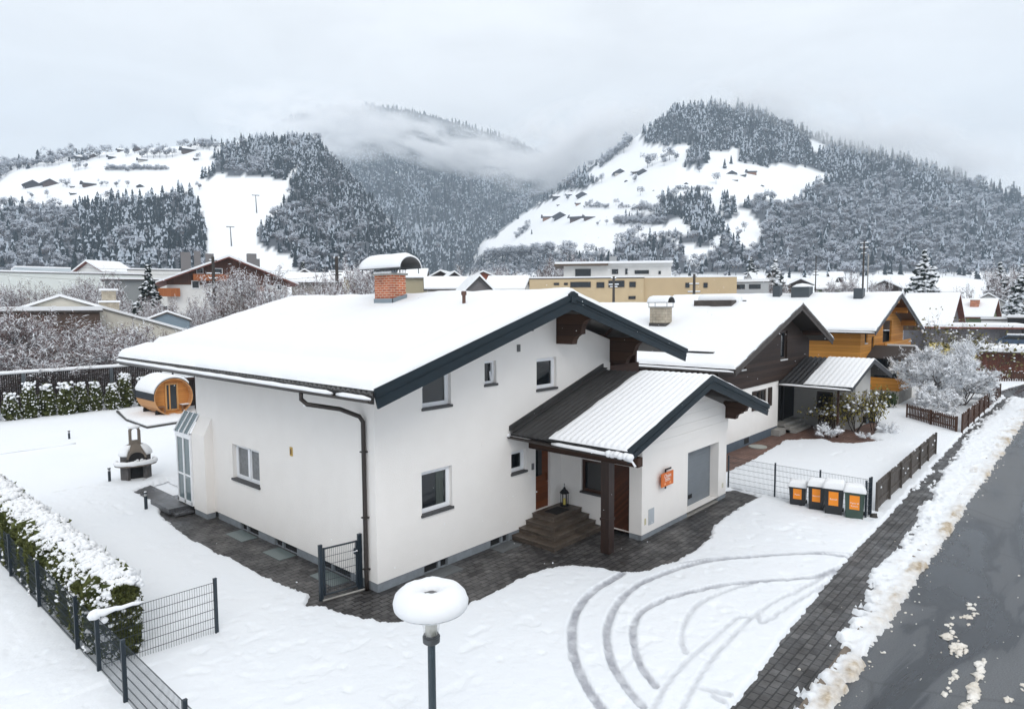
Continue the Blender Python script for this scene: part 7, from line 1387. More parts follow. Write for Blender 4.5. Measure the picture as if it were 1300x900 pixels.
# detailed snowy conifers
def make_conifer(h, r, seed, snow=1.0):
    root = thing('conifer', '', 'conifer', (0, 0, 0)); R = np.random.RandomState(seed); MB().tube([(0, 0, 0), (0, 0, h*.97)], [.16*h/8, .02], 6).build('trunk', BARKD, root, local=True); cs = []; sn = []; sr = []
    nt_ = 34
    for i in range(nt_):
        t_ = i/(nt_-1); z0 = h*(.06+.92*t_); L_ = r*(1-t_)**.85*(1+.12*R.randn())+.06*h*.1; nb_ = max(4, int(11*(1-t_)+4)); a0 = R.rand()*6.28
        for k in range(nb_):
            a = a0+6.283*k/nb_+R.randn()*.12; LL = L_*(.70+.5*R.rand()); zj = R.randn()*h*.022; m_ = max(5, int(18*(1-t_)+6))
            u = (R.rand(m_)**.7)[:, None]; q = np.concatenate([np.cos(a)*LL*u, np.sin(a)*LL*u, z0+zj-.28*LL*u**1.5+.06*LL*u], 1)+R.randn(m_, 3)*np.array([.07, .07, .05])*(h/8); cs.append(q)
            ms = max(2, int(6*(1-t_)+2)); u2 = (.35+.65*R.rand(ms))[:, None]; q2 = np.concatenate([np.cos(a)*LL*u2, np.sin(a)*LL*u2, z0+zj-.28*LL*u2**1.5+.06*LL*u2+.10*h/8], 1)+R.randn(ms, 3)*np.array([.06, .06, .03])*(h/8); sn.append(q2); sr.append((.10+.13*R.rand(ms))*(h/8)*(.7+.5*(1-t_)))
    cs = np.concatenate(cs); v, f = cards(cs, .26*h/8, nrm=np.array([[0, 0, 1.]]), jitter=.7, aspect=1.8); build_np('foliage', v, f, NEEDLE, root, local=True); sn = np.concatenate(sn); sr = np.concatenate(sr)*snow; v, f = small_lumps(sn, sr, .55); build_np('snow', v, f, TSNOW, root, smooth=True, local=True)['kind'] = 'stuff'; return root
NEEDLE = mat('spruce_needles', (.012, .020, .017), rough=.8, col2=(.028, .040, .032), vscale=2.0, spec=.2)
cA = make_conifer(8, 3.0, 3, 1.5); cB = make_conifer(8, 2.3, 6, 1.0)
put(cA, True, *at(1171, 390, 140)[:2], Z(1171, 323, 140)/8, 0, 'large snow-laden conifer rising behind the roofs right of the golden chalet', 'conifer')
for i, (px, yt, D, lab, pr) in enumerate(((1267, 338, 140, 'snow-laden conifer left of the frosted tree at the right edge', cA), (1298, 340, 120, 'snow-laden conifer cut by the right picture edge', cA), (1310, 366, 105, 'low broad conifer at the right edge behind the dark carport', cA), (983, 334, 165, 'small snowy conifer beyond the brown roof ridge', cA), (1072, 364, 180, 'very small snowy conifer left of the tall mast', cA), (386, 337, 170, 'tiny dark conifer above the long low roof', cB), (953, 331, 300, 'tiny dark conifer behind the grey offices', cB))):
    put(pr, i == 5, *at(px, 390, D)[:2], Z(px, yt, D)/8, i*1.1, lab, 'conifer')
put(cB, False, *at(190, 390, 88)[:2], Z(190, 342, 88)/8, 2.2, 'dark pointed conifer left of the brown hotel', 'conifer')
# ================================================================= HILLS, FORESTS, FARMS ON THE SLOPES
YB = 384.0
HILLS = {'left': ([(-260, 232), (-100, 222), (0, 216), (30, 205), (60, 202), (85, 197), (130, 194), (180, 189), (230, 186), (260, 182), (300, 182), (340, 181), (380, 181), (405, 183), (440, 215), (500, 290), (540, 345), (565, 383)], 230, 850),
         'middle': ([(250, 230), (300, 195), (330, 178), (380, 152), (425, 137), (470, 135), (500, 138), (540, 146), (570, 154), (600, 163), (640, 176), (665, 184), (700, 206), (740, 240), (800, 300)], 900, 2400),
         'right': ([(560, 383), (585, 360), (600, 337), (612, 308), (650, 284), (700, 248), (740, 218), (780, 194), (800, 180), (830, 157), (860, 138), (890, 133), (930, 134), (960, 141), (1000, 156), (1040, 174), (1100, 191), (1150, 203), (1200, 219), (1250, 234), (1300, 248), (1400, 280), (1520, 310)], 250, 1300)}
def crest(hn, x): c = HILLS[hn][0]; return np.interp(x, [p[0] for p in c], [p[1] for p in c])
def hdepth(hn, x, y): _, d0, d1 = HILLS[hn]; t_ = np.clip((YB-y)/np.maximum(YB-crest(hn, x), .5), 0, 1); return d0+(d1-d0)*t_**.85
def surf(x, y):
    best = None
    for hn, (c, d0, d1) in HILLS.items():
        if c[0][0] <= x <= c[-1][0] and y >= crest(hn, x) and y <= YB:
            d = hdepth(hn, x, y)
            if best is None or d < best: best = d
    return (at(x, y, best), best) if best is not None else (None, None)
def inpoly(poly, x, y):
    r = False; n = len(poly)
    for i in range(n):
        (x1, y1), (x2, y2) = poly[i], poly[(i+1) % n]
        if (y1 > y) != (y2 > y) and x < (x2-x1)*(y-y1)/(y2-y1)+x1: r = not r
    return r
F1 = [(-250, 272), (0, 266), (30, 264), (60, 262), (98, 263), (110, 260), (130, 258), (150, 253), (168, 256), (185, 253), (205, 252), (212, 246), (230, 243), (243, 249), (254, 266), (260, 290), (261, 320), (262, 362), (-250, 370)]
F2 = [(272, 211), (272, 201), (286, 190), (300, 182), (330, 180), (404, 182), (398, 190), (386, 204), (374, 214), (368, 224), (362, 227), (345, 223), (325, 228), (300, 225), (284, 218)]
F3 = [(402, 183), (425, 130), (470, 128), (560, 148), (640, 170), (700, 198), (760, 235), (700, 248), (660, 276), (612, 307), (600, 330), (590, 365), (386, 365), (371, 333), (349, 318), (328, 310), (322, 298), (336, 286), (352, 272), (364, 250), (372, 230), (386, 211)]
F4 = [(228, 187), (236, 183), (262, 180), (290, 178), (300, 182), (283, 184), (262, 185)]; F5 = [(-60, 226), (0, 214), (30, 203), (85, 195), (110, 200), (112, 206), (60, 209), (30, 217), (0, 229), (-60, 245)]
F3b = [(250, 228), (330, 176), (425, 130), (425, 182), (405, 181)]
MEAD = [(611, 306), (640, 293), (660, 279), (700, 251), (740, 221), (762, 209), (793, 182), (804, 178), (812, 172), (816, 170), (816, 183), (842, 186), (870, 184), (898, 192), (913, 192), (931, 184), (936, 190), (934, 205), (957, 208), (970, 210), (985, 210), (1018, 212), (1062, 225), (1039, 232), (1021, 242), (1024, 250), (995, 263), (984, 260), (972, 250), (952, 252), (944, 262), (968, 288), (965, 310), (940, 312), (920, 300), (905, 318), (893, 335), (884, 337), (872, 335), (866, 318), (858, 306), (845, 303), (800, 306), (780, 322), (740, 326), (700, 320), (650, 322), (615, 332), (606, 322)]
PATCH = [[(868, 213), (872, 190), (885, 184), (897, 192), (900, 205), (890, 214)], [(839, 278), (839, 250), (860, 252), (896, 247), (902, 262), (916, 276), (919, 299), (893, 308), (880, 294), (865, 280)], [(913, 251), (931, 258), (934, 279), (919, 279)], [(780, 281), (845, 268), (850, 284), (780, 284)], [(855, 300), (880, 296), (905, 310), (895, 316), (862, 306)]]
CLEAR = [[(1026, 177), (1036, 178), (1058, 190), (1055, 195), (1036, 193)], [(816, 183), (824, 162), (828, 160), (821, 184)]]
def wood(x, y):
    """0 open snow, 1 conifers, 2 mostly frosted broadleaves"""
    if inpoly(F1, x, y): return 2 if (x < 95+12*math.sin(y*.3) or y > 322 and (x*7+y*3) % 23 < 9) else 1
    x, y = x+9*float(vnoise(np.array(x*.07+5), np.array(y*.09+3), 3)), y+6*float(vnoise(np.array(x*.08+55), np.array(y*.08+13), 3))
    if inpoly(F4, x, y) or inpoly(F5, x, y): return 2
    if inpoly(F2, x, y): return 2 if y > 212-6*math.sin(x*.2) and x < 345 and x > 270 else 1
    if inpoly(F3, x, y) or inpoly(F3b, x, y): return 2 if (x < 470-(y-330)*-.3 and y > 262 and (x+y*2) % 37 < 24) else 1
    if x > 560 and y >= crest('right', x):
        if any(inpoly(p, x, y) for p in CLEAR): return 0
        if inpoly(MEAD, x, y):
            for i, p in enumerate(PATCH):
                if inpoly(p, x, y): return 1 if i < 3 else 2
            return 0
        if y > 353 and x > 900: return 0
        if y > 352 and x < 1400: return 2
        yl = 222+max(0, x-1000)*.10
        if x < 800: return 2 if y > 300 or (x > 700 and y > 200) else 1
        return 1 if y < yl+14*math.sin(x*.06) else 2
    return 0
HM = bpy.data.materials.new('hill_snow'); HM.use_nodes = True; t = HM.node_tree; b = t.nodes['Principled BSDF']; b.inputs['Roughness'].default_value = .85; b.inputs['Specular IOR Level'].default_value = .1
vc = t.nodes.new('ShaderNodeVertexColor'); vc.layer_name = 'woodland'; m_ = t.nodes.new('ShaderNodeMix'); m_.data_type = 'RGBA'; m_.inputs['A'].default_value = (.84, .86, .885, 1); m_.inputs['B'].default_value = (.085, .095, .11, 1); sp = t.nodes.new('ShaderNodeSeparateColor'); t.links.new(vc.outputs['Color'], sp.inputs[0]); t.links.new(sp.outputs['Red'], m_.inputs['Factor']); t.links.new(m_.outputs['Result'], b.inputs['Base Color'])
for hn, (c, d0, d1) in HILLS.items():
    xs_ = np.arange(c[0][0], c[-1][0]+.1, 5.0); rows = np.linspace(0, 1, 46); V = []; W = []; nx = len(xs_)
    for x in xs_:
        yc = float(crest(hn, x)); p = at(x, YB, d0*.72); V.append((p[0], p[1], -2.0)); W.append(0)
        for r_ in rows:
            y = YB-(YB-yc)*r_; D = float(hdepth(hn, x, y)); p = at(x, y, D); bump_ = D*.0012*float(vnoise(np.array(x*.05+len(hn)), np.array(y*.11), 3))*math.sin(math.pi*min(1, r_)); V.append((p[0], p[1], p[2]+bump_)); W.append(1.0 if wood(x, y) and not (y < 229 and x < 262) and not (y > 346 and x > 590) and surf(x, y)[1] >= D-1 else 0.0)
        for kx, kz in ((1.10, .97), (1.3, .80), (1.7, .3)):
            p = at(x, yc, d1*kx); p0 = at(x, yc, d1); V.append((p[0], p[1], p0[2]*kz)); W.append(1.0)
    ny = len(V)//nx; o = build_np('hills', np.array(V), grid_faces(nx, ny), HM, smooth=True); tag(o, kind='structure'); ca = o.data.color_attributes.new('woodland', 'FLOAT_COLOR', 'POINT'); W = np.array(W); ca.data.foreach_set('color', np.stack([W, W, W, W*0+1], 1).astype(np.float32).ravel())

# ---- forest trees: low spruce and frosted broadleaf shapes for the far slopes
FNEED = mat('far_spruce', (.020, .031, .038), rough=.9, spec=.1); FSNOW = mat('far_branch_snow', (.41, .455, .515), rough=.9, spec=.1); FTWIG = mat('far_twigs', (.115, .122, .142), rough=.95, spec=.05); FTWB = mat('far_brown_twigs', (.165, .142, .138), rough=.95, spec=.05); FROST = mat('far_frosted_twigs', (.50, .53, .585), rough=.95, spec=.05)
def spruce_proto(seed, snowy):
    R = np.random.RandomState(seed); V = []; F = []; Mi = []; n = 7
    for t_ in np.linspace(0, 1, 7)[:-1]:
        z1 = min(1.0, t_+.30+.03*R.randn()); rad_ = .20*(1-t_)**.8+.015; o = len(V); V.append((R.randn()*.008, R.randn()*.008, z1))
        for k in range(n):
            a = 6.283*k/n+R.rand()*.5; rr = rad_*(.7+.55*R.rand()); V.append((rr*math.cos(a), rr*math.sin(a), t_+.02-.05*R.rand()))
        for k in range(n): F.append((o, o+1+k, o+1+(k+1) % n, o+1+(k+1) % n)); Mi.append(1 if R.rand() < snowy*(.25+1.3*t_) else 0)
    return np.array(V), np.array(F)[:, :3], np.array(Mi)
def broad_proto(seed, brown):
    """frosted broadleaf crown: a cloud of clumps, each lilac-grey below and whiter where the frost lies on top"""
    R = np.random.RandomState(seed); V = []; F = []; Mi = []
    for c in range(7):
        cc = np.array([R.randn()*.15, R.randn()*.15, .45+.42*R.rand()]); rr = .15+.10*R.rand(); n = 34; d = R.randn(n, 3); d /= np.linalg.norm(d, axis=1, keepdims=True); p = cc+d*rr*(.55+.5*R.rand(n, 1)); a = np.cross(d, R.randn(n, 3)); a /= np.linalg.norm(a, axis=1, keepdims=True)+1e-9; a += d*.5*R.randn(n, 1); b_ = np.cross(d, a); s = .043*(.6+.8*R.rand(n, 1))
        o = len(V)*1; vv = np.stack([p-a*s*1.4, p+b_*s, p+a*s*1.4+d*.03], 1).reshape(-1, 3); k0 = sum(len(q) for q in V); V.append(vv); F.append(np.arange(3*n).reshape(n, 3)+k0); Mi.append(np.where(d[:, 2]*.55+(p[:, 2]-.62)*1.5+.22*R.randn(n) > .12, 2, np.where(R.rand(n) < brown, 1, 0)))
    k0 = sum(len(q) for q in V); tv = np.array([(-.02, 0, 0), (.02, 0, 0), (0, .02, .6), (0, -.02, 0), (0, .02, 0), (.02, 0, .6)]); V.append(tv); F.append(np.array([(0, 1, 2), (3, 4, 5)])+k0); Mi.append(np.zeros(2, int))
    return np.concatenate(V), np.concatenate(F), np.concatenate(Mi)
SPR = [spruce_proto(k, s) for k, s in ((1, .14), (2, .28), (3, .50), (4, .75))]; BRD = [broad_proto(k, s) for k, s in ((5, .1), (6, .35), (7, .2), (8, .75))]
trees = {'s': [[] for _ in SPR], 'b': [[] for _ in BRD]}
def px_h(x, y):
    if 215 < x < 305 and y < 193: return 8
    if y < 229 and x < 262: return 12
    if x < 262 and y > 225: return np.interp(y, [228, 345], [11, 19])
    if x < 410 and y < 232: return 11
    if x < 600 and y > 225: return np.interp(y, [190, 340], [6.5, 15])
    if x < 720: return np.interp(y, [130, 300], [5.0, 9])
    return np.interp(y, [130, 230, 350], [9, 11, 16])
def scatter(x0, x1, y0, y1):
    y = y0
    while y < y1:
        hp = None; x = x0+rng.rand()*4
        while x < x1:
            xx, yy = x+rng.randn()*1.5, y+rng.randn()*2.0; k = wood(xx, yy); h_ = float(px_h(xx, yy)); x += h_*(.33 if k == 1 else .42)+.5
            if not k: continue
            if xx > 740 and k == 2 and rng.rand() < .12: continue
            p, D = surf(xx, yy)
            if p is None: continue
            st_ = float(vnoise(np.array(xx*.045+3), np.array(yy*.06+9), 3)); hm = h_*(.6+.85*rng.rand()+.25*st_)*D/FOC; con = rng.rand() < (.92 if k == 1 else .36)
            if con: trees['s'][int(np.clip(1.5+3.2*st_+rng.randn()*.8, 0, 3.99))].append((p[0], p[1], p[2]-.03*hm, hm))
            else: trees['b'][rng.choice(4, p=[.35, .27, .28, .10])].append((p[0], p[1], p[2]-.03*hm, hm*(.62+.40*rng.rand())))
        y += float(px_h((x0+x1)/2, y))*.33+.4
for bx0, bx1, by0, by1 in ((-40, 262, 225, 356), (262, 410, 176, 232), (250, 420, 128, 186), (320, 600, 128, 352), (600, 800, 150, 356), (795, 1000, 128, 356), (1000, 1340, 150, 354), (-60, 262, 176, 224)): scatter(bx0, bx1, by0, by1)
def forest(name, lists, protos, mats):
    Vs = []; Fs = []; Ms = []; o = 0
    for lst, (pv, pf, pm) in zip(lists, protos):
        if not lst: continue
        T_ = np.array(lst); n = len(T_); a = rng.rand(n)*6.283; c, s = np.cos(a)[:, None], np.sin(a)[:, None]; hx = T_[:, 3:4]; wd = hx*(.85+.35*rng.rand(n, 1))
        V = np.stack([(pv[None, :, 0]*c-pv[None, :, 1]*s)*wd+T_[:, 0:1], (pv[None, :, 0]*s+pv[None, :, 1]*c)*wd+T_[:, 1:2], pv[None, :, 2]*hx+T_[:, 2:3]], -1)
        F = pf[None]+(np.arange(n)*len(pv))[:, None, None]+o; Vs.append(V.reshape(-1, 3)); Fs.append(F.reshape(-1, 3)); Ms.append(np.tile(pm, n)); o += n*len(pv)
    ob = build_np(name, np.concatenate(Vs), np.concatenate(Fs), mats, mi=np.concatenate(Ms)); return tag(ob, kind='stuff')
print('forest', [len(l) for l in trees['s']], [len(l) for l in trees['b']])
forest('conifer_forest', trees['s'], SPR, [FNEED, FSNOW]); forest('broadleaf_forest', trees['b'], BRD, [FTWIG, FTWB, FROST])

# ---- single trees and hedges on the open slopes
def single(proto, name, mats):
    pv, pf, pm = proto; return build_np(name, pv, pf, mats, mi=pm)
sS = single(SPR[0], 'hillside_conifer', [FNEED, FSNOW]); sT = [single(BRD[0], 'bare_tree', [FTWIG, FTWB, FROST]), single(BRD[1], 'bare_tree', [FTWIG, FTWB, FROST])]; first = {0: True, 1: True, 2: True}
def put_single(x, y, hp, k, lab, cat, grp):
    p, D = surf(x, y)
    if p is None: return
    src = sS if k == 0 else sT[k-1]; o = src if first[k] else src.copy()
    if not first[k]: COL.objects.link(o)
    first[k] = False; s = hp*D/FOC; o.location = (p[0], p[1], p[2]-.03*s); o.scale = (s*1.05, s*1.05, s); o.rotation_euler = (0, 0, rng.rand()*6.28); tag(o, lab, cat, grp)
for x, y, hp in ((920, 214, 13), (928, 208, 11), (887, 214, 12), (853, 272, 9), (675, 297, 6), (809, 273, 7), (849, 300, 9), (917, 303, 11), (931, 307, 12), (88, 205, 8)): put_single(x, y, hp, 0, 'lone conifer on a snowy slope among the farms', 'conifer', 'lone conifers on the slopes')
BT = [(757, 233, 9), (764, 232, 10), (805, 231, 9), (813, 248, 10), (822, 212, 15), (828, 210, 13), (842, 205, 12), (850, 203, 14), (858, 204, 12), (843, 210, 9), (888, 218, 8), (909, 233, 12), (759, 286, 6), (770, 285, 6), (793, 287, 8), (750, 262, 8), (760, 262, 7), (782, 260, 7), (735, 233, 9), (660, 297, 8), (665, 293, 8), (670, 288, 8), (784, 196, 12), (792, 194, 14), (797, 186, 14), (770, 206, 9), (775, 203, 10), (765, 211, 8), (700, 322, 14), (712, 324, 12), (690, 325, 13), (748, 325, 14), (800, 302, 15), (810, 300, 14), (937, 300, 10), (945, 293, 10), (906, 297, 8), (816, 263, 8), (788, 263, 7), (824, 287, 6), (745, 240, 8), (727, 240, 7), (720, 254, 7),
      (5, 218, 12), (14, 216, 11), (22, 215, 10), (30, 213, 12), (38, 212, 10), (47, 211, 11), (56, 211, 10), (66, 210, 11), (75, 209, 12), (84, 203, 12), (92, 206, 9), (110, 204, 9), (118, 200, 13), (126, 200, 11), (135, 199, 13), (160, 198, 11), (171, 194, 10), (180, 201, 12), (187, 200, 12), (195, 200, 13), (203, 200, 12), (211, 200, 13), (219, 199, 10), (205, 193, 9), (230, 190, 10), (240, 190, 9), (250, 190, 10), (258, 189, 11), (266, 190, 9), (274, 190, 9), (252, 203, 8), (85, 237, 9), (80, 236, 8), (148, 237, 8), (162, 237, 7), (253, 240, 9), (135, 236, 6), (128, 236, 7), (60, 250, 8), (40, 251, 7), (100, 215, 8), (108, 214, 8), (95, 216, 7)]
for i, (x, y, hp) in enumerate(BT): put_single(x, y+1, hp*1.25, 1+i % 2, 'bare frosted tree standing on the open snowy slope', 'tree', 'bare trees on the open slopes')
def hedge_row(x0, x1, y0, y1, hp, lab):
    lst = [[], []]; n = int((x1-x0)/1.6)
    for k in range(n):
        x = x0+(x1-x0)*k/n; y = y0+(y1-y0)*k/n+rng.randn()*.6; p, D = surf(x, y)
        if p is not None: s = hp*(.7+.6*rng.rand())*D/FOC; lst[k % 2].append((p[0], p[1], p[2]-.2*s, s*1.2))
    o = forest('hedgerow', lst, BRD[:2], [FTWIG, FTWB, FROST]); del o['kind']; tag(o, lab, 'hedge')
for a in ((134, 214, 216, 216, 6, 'long frosted hedgerow across the upper left snowfield'), (742, 774, 263, 264, 5, 'short hedgerow below the dark barns on the right slope'), (785, 800, 264, 264, 4, 'shortest hedgerow right of the barns on the right slope'), (802, 842, 267, 268, 7, 'hedgerow leading to the small wood on the right slope'), (858, 876, 241, 241, 5, 'dark little hedge in the middle of the right slope'), (880, 906, 241, 243, 5, 'hedge right of the dark little hedge on the right slope'), (780, 845, 284, 285, 9, 'bushy hedgerow left of the middle wood on the right slope'), (655, 672, 303, 289, 7, 'row of bushes climbing the left edge of the right meadow'), (762, 803, 213, 178, 9, 'tree row climbing to the summit wood of the right mountain'), (616, 700, 331, 322, 12, 'belt of frosted trees at the foot of the right slope'), (640, 715, 268, 238, 8, 'treeline along the shoulder of the right slope')): hedge_row(*a)

# ---- farmhouses and barns on the slopes
FB_ = mat('farm_dark_wood', (.022, .022, .028), rough=.9); FBR = mat('farm_brown_wood', (.06, .032, .024), rough=.9); FPL = mat('farm_pale', (.42, .39, .36), rough=.9); FOR_ = mat('farm_orange_wood', (.22, .095, .04), rough=.9)
def farm(x, y, wp, m_, kind, lab, low=None, pr=.36):
    p, D = surf(x, y)
    if p is None: return
    wp = wp*.95; w_ = wp*D/FOC; h_ = w_*pr; r = thing('farmhouse', lab, 'farmhouse', (p[0], p[1], p[2]-.2*h_), None, face_cam(p)+rad(((x*7) % 40)-20)); l_ = w_*.9
    if kind == 'f': mb = MB(); mb.prism([(-w_*.42, -h_*.5), (w_*.42, -h_*.5), (w_*.42, h_*.75), (0, h_*1.35), (-w_*.42, h_*.75)], lambda u, v, d: (u, d, v), 0, l_); fn = lambda u, v, d: (u, d, v); a0, a1 = -w_*.06, l_*1.05
    else: mb = MB(); mb.prism([(-l_*.3, -h_*.5), (l_*.3, -h_*.5), (l_*.3, h_*.7), (0, h_*1.1), (-l_*.3, h_*.7)], lambda u, v, d: (d, u, v), -w_*.46, w_*.46); fn = lambda u, v, d: (d, u, v); a0, a1 = -w_*.5, w_*.5; l_ = l_
    recalc(mb.build('wall', m_, r, local=True)); hw, e1, e2 = (w_*.52, h_*.62, h_*1.38) if kind == 'f' else (l_*.36, h_*.66, h_*1.13)
    mb = MB(); mb.prism([(-hw*1.12, e1-h_*.22), (0, e2-h_*.02), (hw*1.12, e1-h_*.22), (hw*1.12, e1-h_*.06), (0, e2+h_*.05), (-hw*1.12, e1-h_*.06)], fn, a0*1.3, a1*1.03); recalc(mb.build('roof', FB_, r, local=True)); hw *= .93; e1 += h_*.03; e2 += h_*.055
    mb = MB(); mb.prism([(-hw, e1), (0, e2), (hw, e1), (hw, e1+h_*.10), (0, e2+h_*.14), (-hw, e1+h_*.10)], fn, a0, a1); recalc(mb.build('roof_snow', FSNOW if False else ROOFSNOW, r, local=True))
    if low: MB().box((-w_*.425, -w_*.012, -h_*.5), (w_*.425, l_*.9, h_*.35)).build('lower_wall', low, r, local=True)
for a in ((42, 238, 21, FB_, 'f', 'large dark farmhouse, leftmost on the snowy shelf of the left hill'), (64, 236, 20, FBR, 'f', 'brown farmhouse just right of the large dark one on the left hill'), (113, 236, 15, FBR, 's', 'single brown farmhouse in the middle of the left hill shelf', FPL), (92, 238, 5, FB_, 's', 'tiny dark hut between the two brown farmhouses of the left hill'), (178, 238, 9, FB_, 'f', 'small dark hut near the upper edge of the left spruce wood'), (105, 203, 15, FB_, 's', 'long dark barn high on the left hill crest'), (95, 201, 7, FB_, 'f', 'dark hut left of the long barn on the left hill crest'), (119, 200, 10, FBR, 'f', 'brown hut right of the long barn on the left hill crest'), (142, 201, 9, FB_, 's', 'dark low hut in the middle of the left hill crest'), (153, 192, 8, FBR, 's', 'small hut beside the white clearing on the left hill crest'), (174, 192, 9, FBR, 'f', 'tall brown house on top of the left hill', None, .6), (181, 205, 11, FPL, 's', 'pale house below the crest of the left hill'), (239, 193, 16, FBR, 's', 'brown lift hut at the top of the ski run'), (249, 203, 6, FB_, 's', 'tiny dark shed at the upper edge of the ski run'), (93, 247, 7, FB_, 's', 'dark shed just above the left forest edge'),
          (787, 221, 15, FB_, 'f', 'blue-black farmhouse high on the right slope', FPL), (816, 220, 13, FB_, 'f', 'dark farmhouse with a broad gable right of the blue-black one'), (806, 220, 8, FBR, 's', 'little brown barn between the two high farmhouses'), (739, 250, 15, FB_, 'f', 'dark farmhouse of the middle cluster on the right slope'), (723, 249, 9, FB_, 's', 'dark barn left of the middle-cluster farmhouse'), (707, 252, 12, FB_, 's', 'low dark barn farthest left of the middle cluster'), (726, 243, 4, FBR, 'f', 'tiny brown hut above the middle cluster'), (734, 260, 7, FOR_, 's', 'small orange wooden hut below the middle cluster', None, .5), (709, 261, 4, FB_, 's', 'tiny dark hut below the left barn of the middle cluster'), (695, 278, 13, FOR_, 's', 'reddish house at the left of the lower farm row', FPL, .42), (711, 277, 18, FB_, 'f', 'broad dark gabled barn in the lower farm row'), (732, 279, 17, FBR, 's', 'long brown barn in the lower farm row', None, .4), (748, 278, 14, FBR, 's', 'brown barn at the right end of the lower farm row'), (929, 222, 12, FB_, 'f', 'dark farmhouse below the right-hand wood', FPL), (943, 224, 8, FB_, 's', 'low dark shed between the two right-hand farmhouses'), (954, 221, 12, FOR_, 's', 'brown house at the right edge of the right meadow', None, .5), (934, 230, 6, FBR, 's', 'brown hut under the right-hand farmhouses'), (967, 237, 5, FB_, 'f', 'dark hut near the right rim of the right meadow'), (871, 234, 5, FB_, 'f', 'small dark hay hut in the middle of the right meadow'), (795, 231, 5, FB_, 'f', 'small dark hut under the high farmhouses'), (830, 243, 3.5, FB_, 'f', 'speck-like dark hut left of the meadow middle'), (645, 315, 5, FB_, 'f', 'dark hut at the left foot of the right slope'), (1187, 265, 9, FPL, 'f', 'white house alone in the right-hand forest'), (1211, 260, 13, FBR, 's', 'snow-roofed barn alone in the right-hand forest')): farm(*a)
# ---- ski-lift pylons on the piste
for i, (x, y0, y1, lab) in enumerate(((294, 313, 289, 'lower lift pylon with a snow-capped crossbar on the white ski run'), (326, 271, 249, 'upper lift pylon on the white ski run'))):
    p, D = surf(x, y0); h_ = (y0-y1)*D/FOC; a_ = face_cam(p); r = thing('lift_pylon', lab, 'pylon', tuple(p), None, a_); k = h_/20
    mb = MB(); mb.tube([(0, 0, -1), (-k*.6, 0, h_)], [k*.7, k*.4], 8); mb.build('shaft', mat('pylon_steel', (.07, .07, .08), rough=.6), r, local=True); MB().box((-k*4-k*.6, -k*.4, h_-k*.2), (k*4-k*.6, k*.4, h_+k*.5)).build('crossbar', mat('pylon_steel', (.07, .07, .08)), r, local=True); MB().box((-k*4.1-k*.6, -k*.45, h_+k*.5), (k*4.1-k*.6, k*.45, h_+k*1.2)).build('snow', TSNOW, r, local=True)

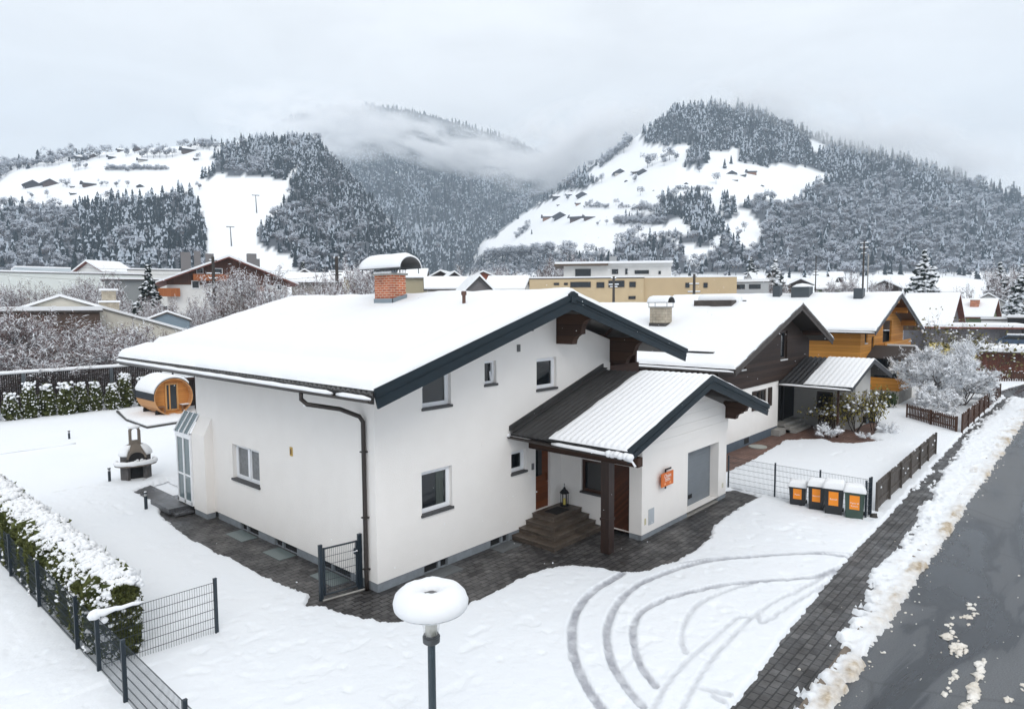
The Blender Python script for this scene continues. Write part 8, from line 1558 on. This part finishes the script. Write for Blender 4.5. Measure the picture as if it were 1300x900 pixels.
# ================================================================= AIR: thin haze and the low cloud on the mountains
def vol_mat(name, dens, col=(.93, .95, .98), noise=None, edge=True):
    m_ = bpy.data.materials.new(name); m_.use_nodes = True; t = m_.node_tree; t.nodes.clear(); L = t.links.new; N = t.nodes.new; o = N('ShaderNodeOutputMaterial'); v = N('ShaderNodeVolumePrincipled'); v.inputs['Color'].default_value = (*col, 1); v.inputs['Anisotropy'].default_value = 0.0; v.inputs['Density'].default_value = dens; L(v.outputs[0], o.inputs['Volume'])
    if noise:
        tcn = N('ShaderNodeTexCoord'); ln = N('ShaderNodeVectorMath'); ln.operation = 'LENGTH'; L(tcn.outputs['Object'], ln.inputs[0]); fall = N('ShaderNodeMapRange'); fall.inputs[1].default_value = 1.0; fall.inputs[2].default_value = .25; fall.inputs[3].default_value = 0; fall.inputs[4].default_value = 1; L(ln.outputs['Value'], fall.inputs[0])
        mp_ = N('ShaderNodeMapping'); mp_.inputs['Scale'].default_value = noise; L(tcn.outputs['Object'], mp_.inputs[0]); nn = N('ShaderNodeTexNoise'); nn.inputs['Scale'].default_value = 1.0; nn.inputs['Detail'].default_value = 5; nn.inputs['Roughness'].default_value = .6; L(mp_.outputs[0], nn.inputs['Vector'])
        r_ = N('ShaderNodeMapRange'); r_.inputs[1].default_value = .43; r_.inputs[2].default_value = .62; r_.inputs[3].default_value = 0.0; r_.inputs[4].default_value = 1.0; L(nn.outputs['Fac'], r_.inputs[0]); mu = N('ShaderNodeMath'); mu.operation = 'MULTIPLY'; L(fall.outputs[0], mu.inputs[0]); L(r_.outputs[0], mu.inputs[1]); m2_ = N('ShaderNodeMath'); m2_.operation = 'MULTIPLY'; m2_.inputs[1].default_value = dens; L(mu.outputs[0], m2_.inputs[0]); L(m2_.outputs[0], v.inputs['Density'])
    return m_
HAZE = True
if HAZE:
    o = MB().box((-2500, -3000, -2.0), (3600, 3600, 900)).build('haze', vol_mat('haze_air', 0.00018, (.74, .87, 1.0))); tag(o, kind='stuff')
def cloud(x0, x1, y0, y1, D, dens, noise, tilt=0.0, thick=140):
    p = at((x0+x1)/2, (y0+y1)/2, D); w_ = (x1-x0)*D/FOC/2; h_ = abs(y1-y0)*D/FOC/2; o = MB().blob((0, 0, 0), 1.0, 3, 20, amp=0.0).build('low_cloud', vol_mat('low_cloud_vapour', dens, (.97, .975, .985), noise), None); o.location = tuple(p); o.scale = (w_, thick, h_); o.rotation_euler = Matrix.Rotation(math.atan2(FH[1], FH[0])-math.pi/2, 3, 'Z').to_4x4().to_euler(); 
    if tilt: o.rotation_euler = (Matrix.Rotation(math.atan2(FH[1], FH[0])-math.pi/2, 3, 'Z') @ Matrix.Rotation(tilt, 3, 'Y')).to_euler()
    return tag(o, kind='stuff')
CLOUDS = ((250, 560, 108, 206, 1720, .036, (2.6, 1.5, 2.4), rad(4), 160), (430, 735, 158, 222, 1690, .040, (3.4, 1.5, 2.8), rad(12), 150), (600, 860, 130, 238, 1480, .04, (2.4, 1.5, 2.2), rad(-14), 160), (900, 1340, 108, 246, 1270, .035, (3.0, 1.5, 2.6), rad(17), 80), (860, 1040, 100, 160, 1290, .03, (2.4, 1.5, 2.2), rad(6), 70))
for c in CLOUDS: cloud(*c)

# a few flakes still drifting down
n = 420; fc = np.stack([rng.uniform(-5, 22, n), rng.uniform(-7.5, 4, n), rng.uniform(.4, 9, n)], 1); keep = ~((fc[:, 0] > -.2) & (fc[:, 1] > -.1)) & ~((fc[:, 0] > 5) & (fc[:, 1] > -4.3) & (fc[:, 2] < 5.2)); fc = fc[keep]
v, f = small_lumps(fc, .006+.009*rng.rand(len(fc)), .8); tag(build_np('snowflakes', v, f, TSNOW), kind='stuff')
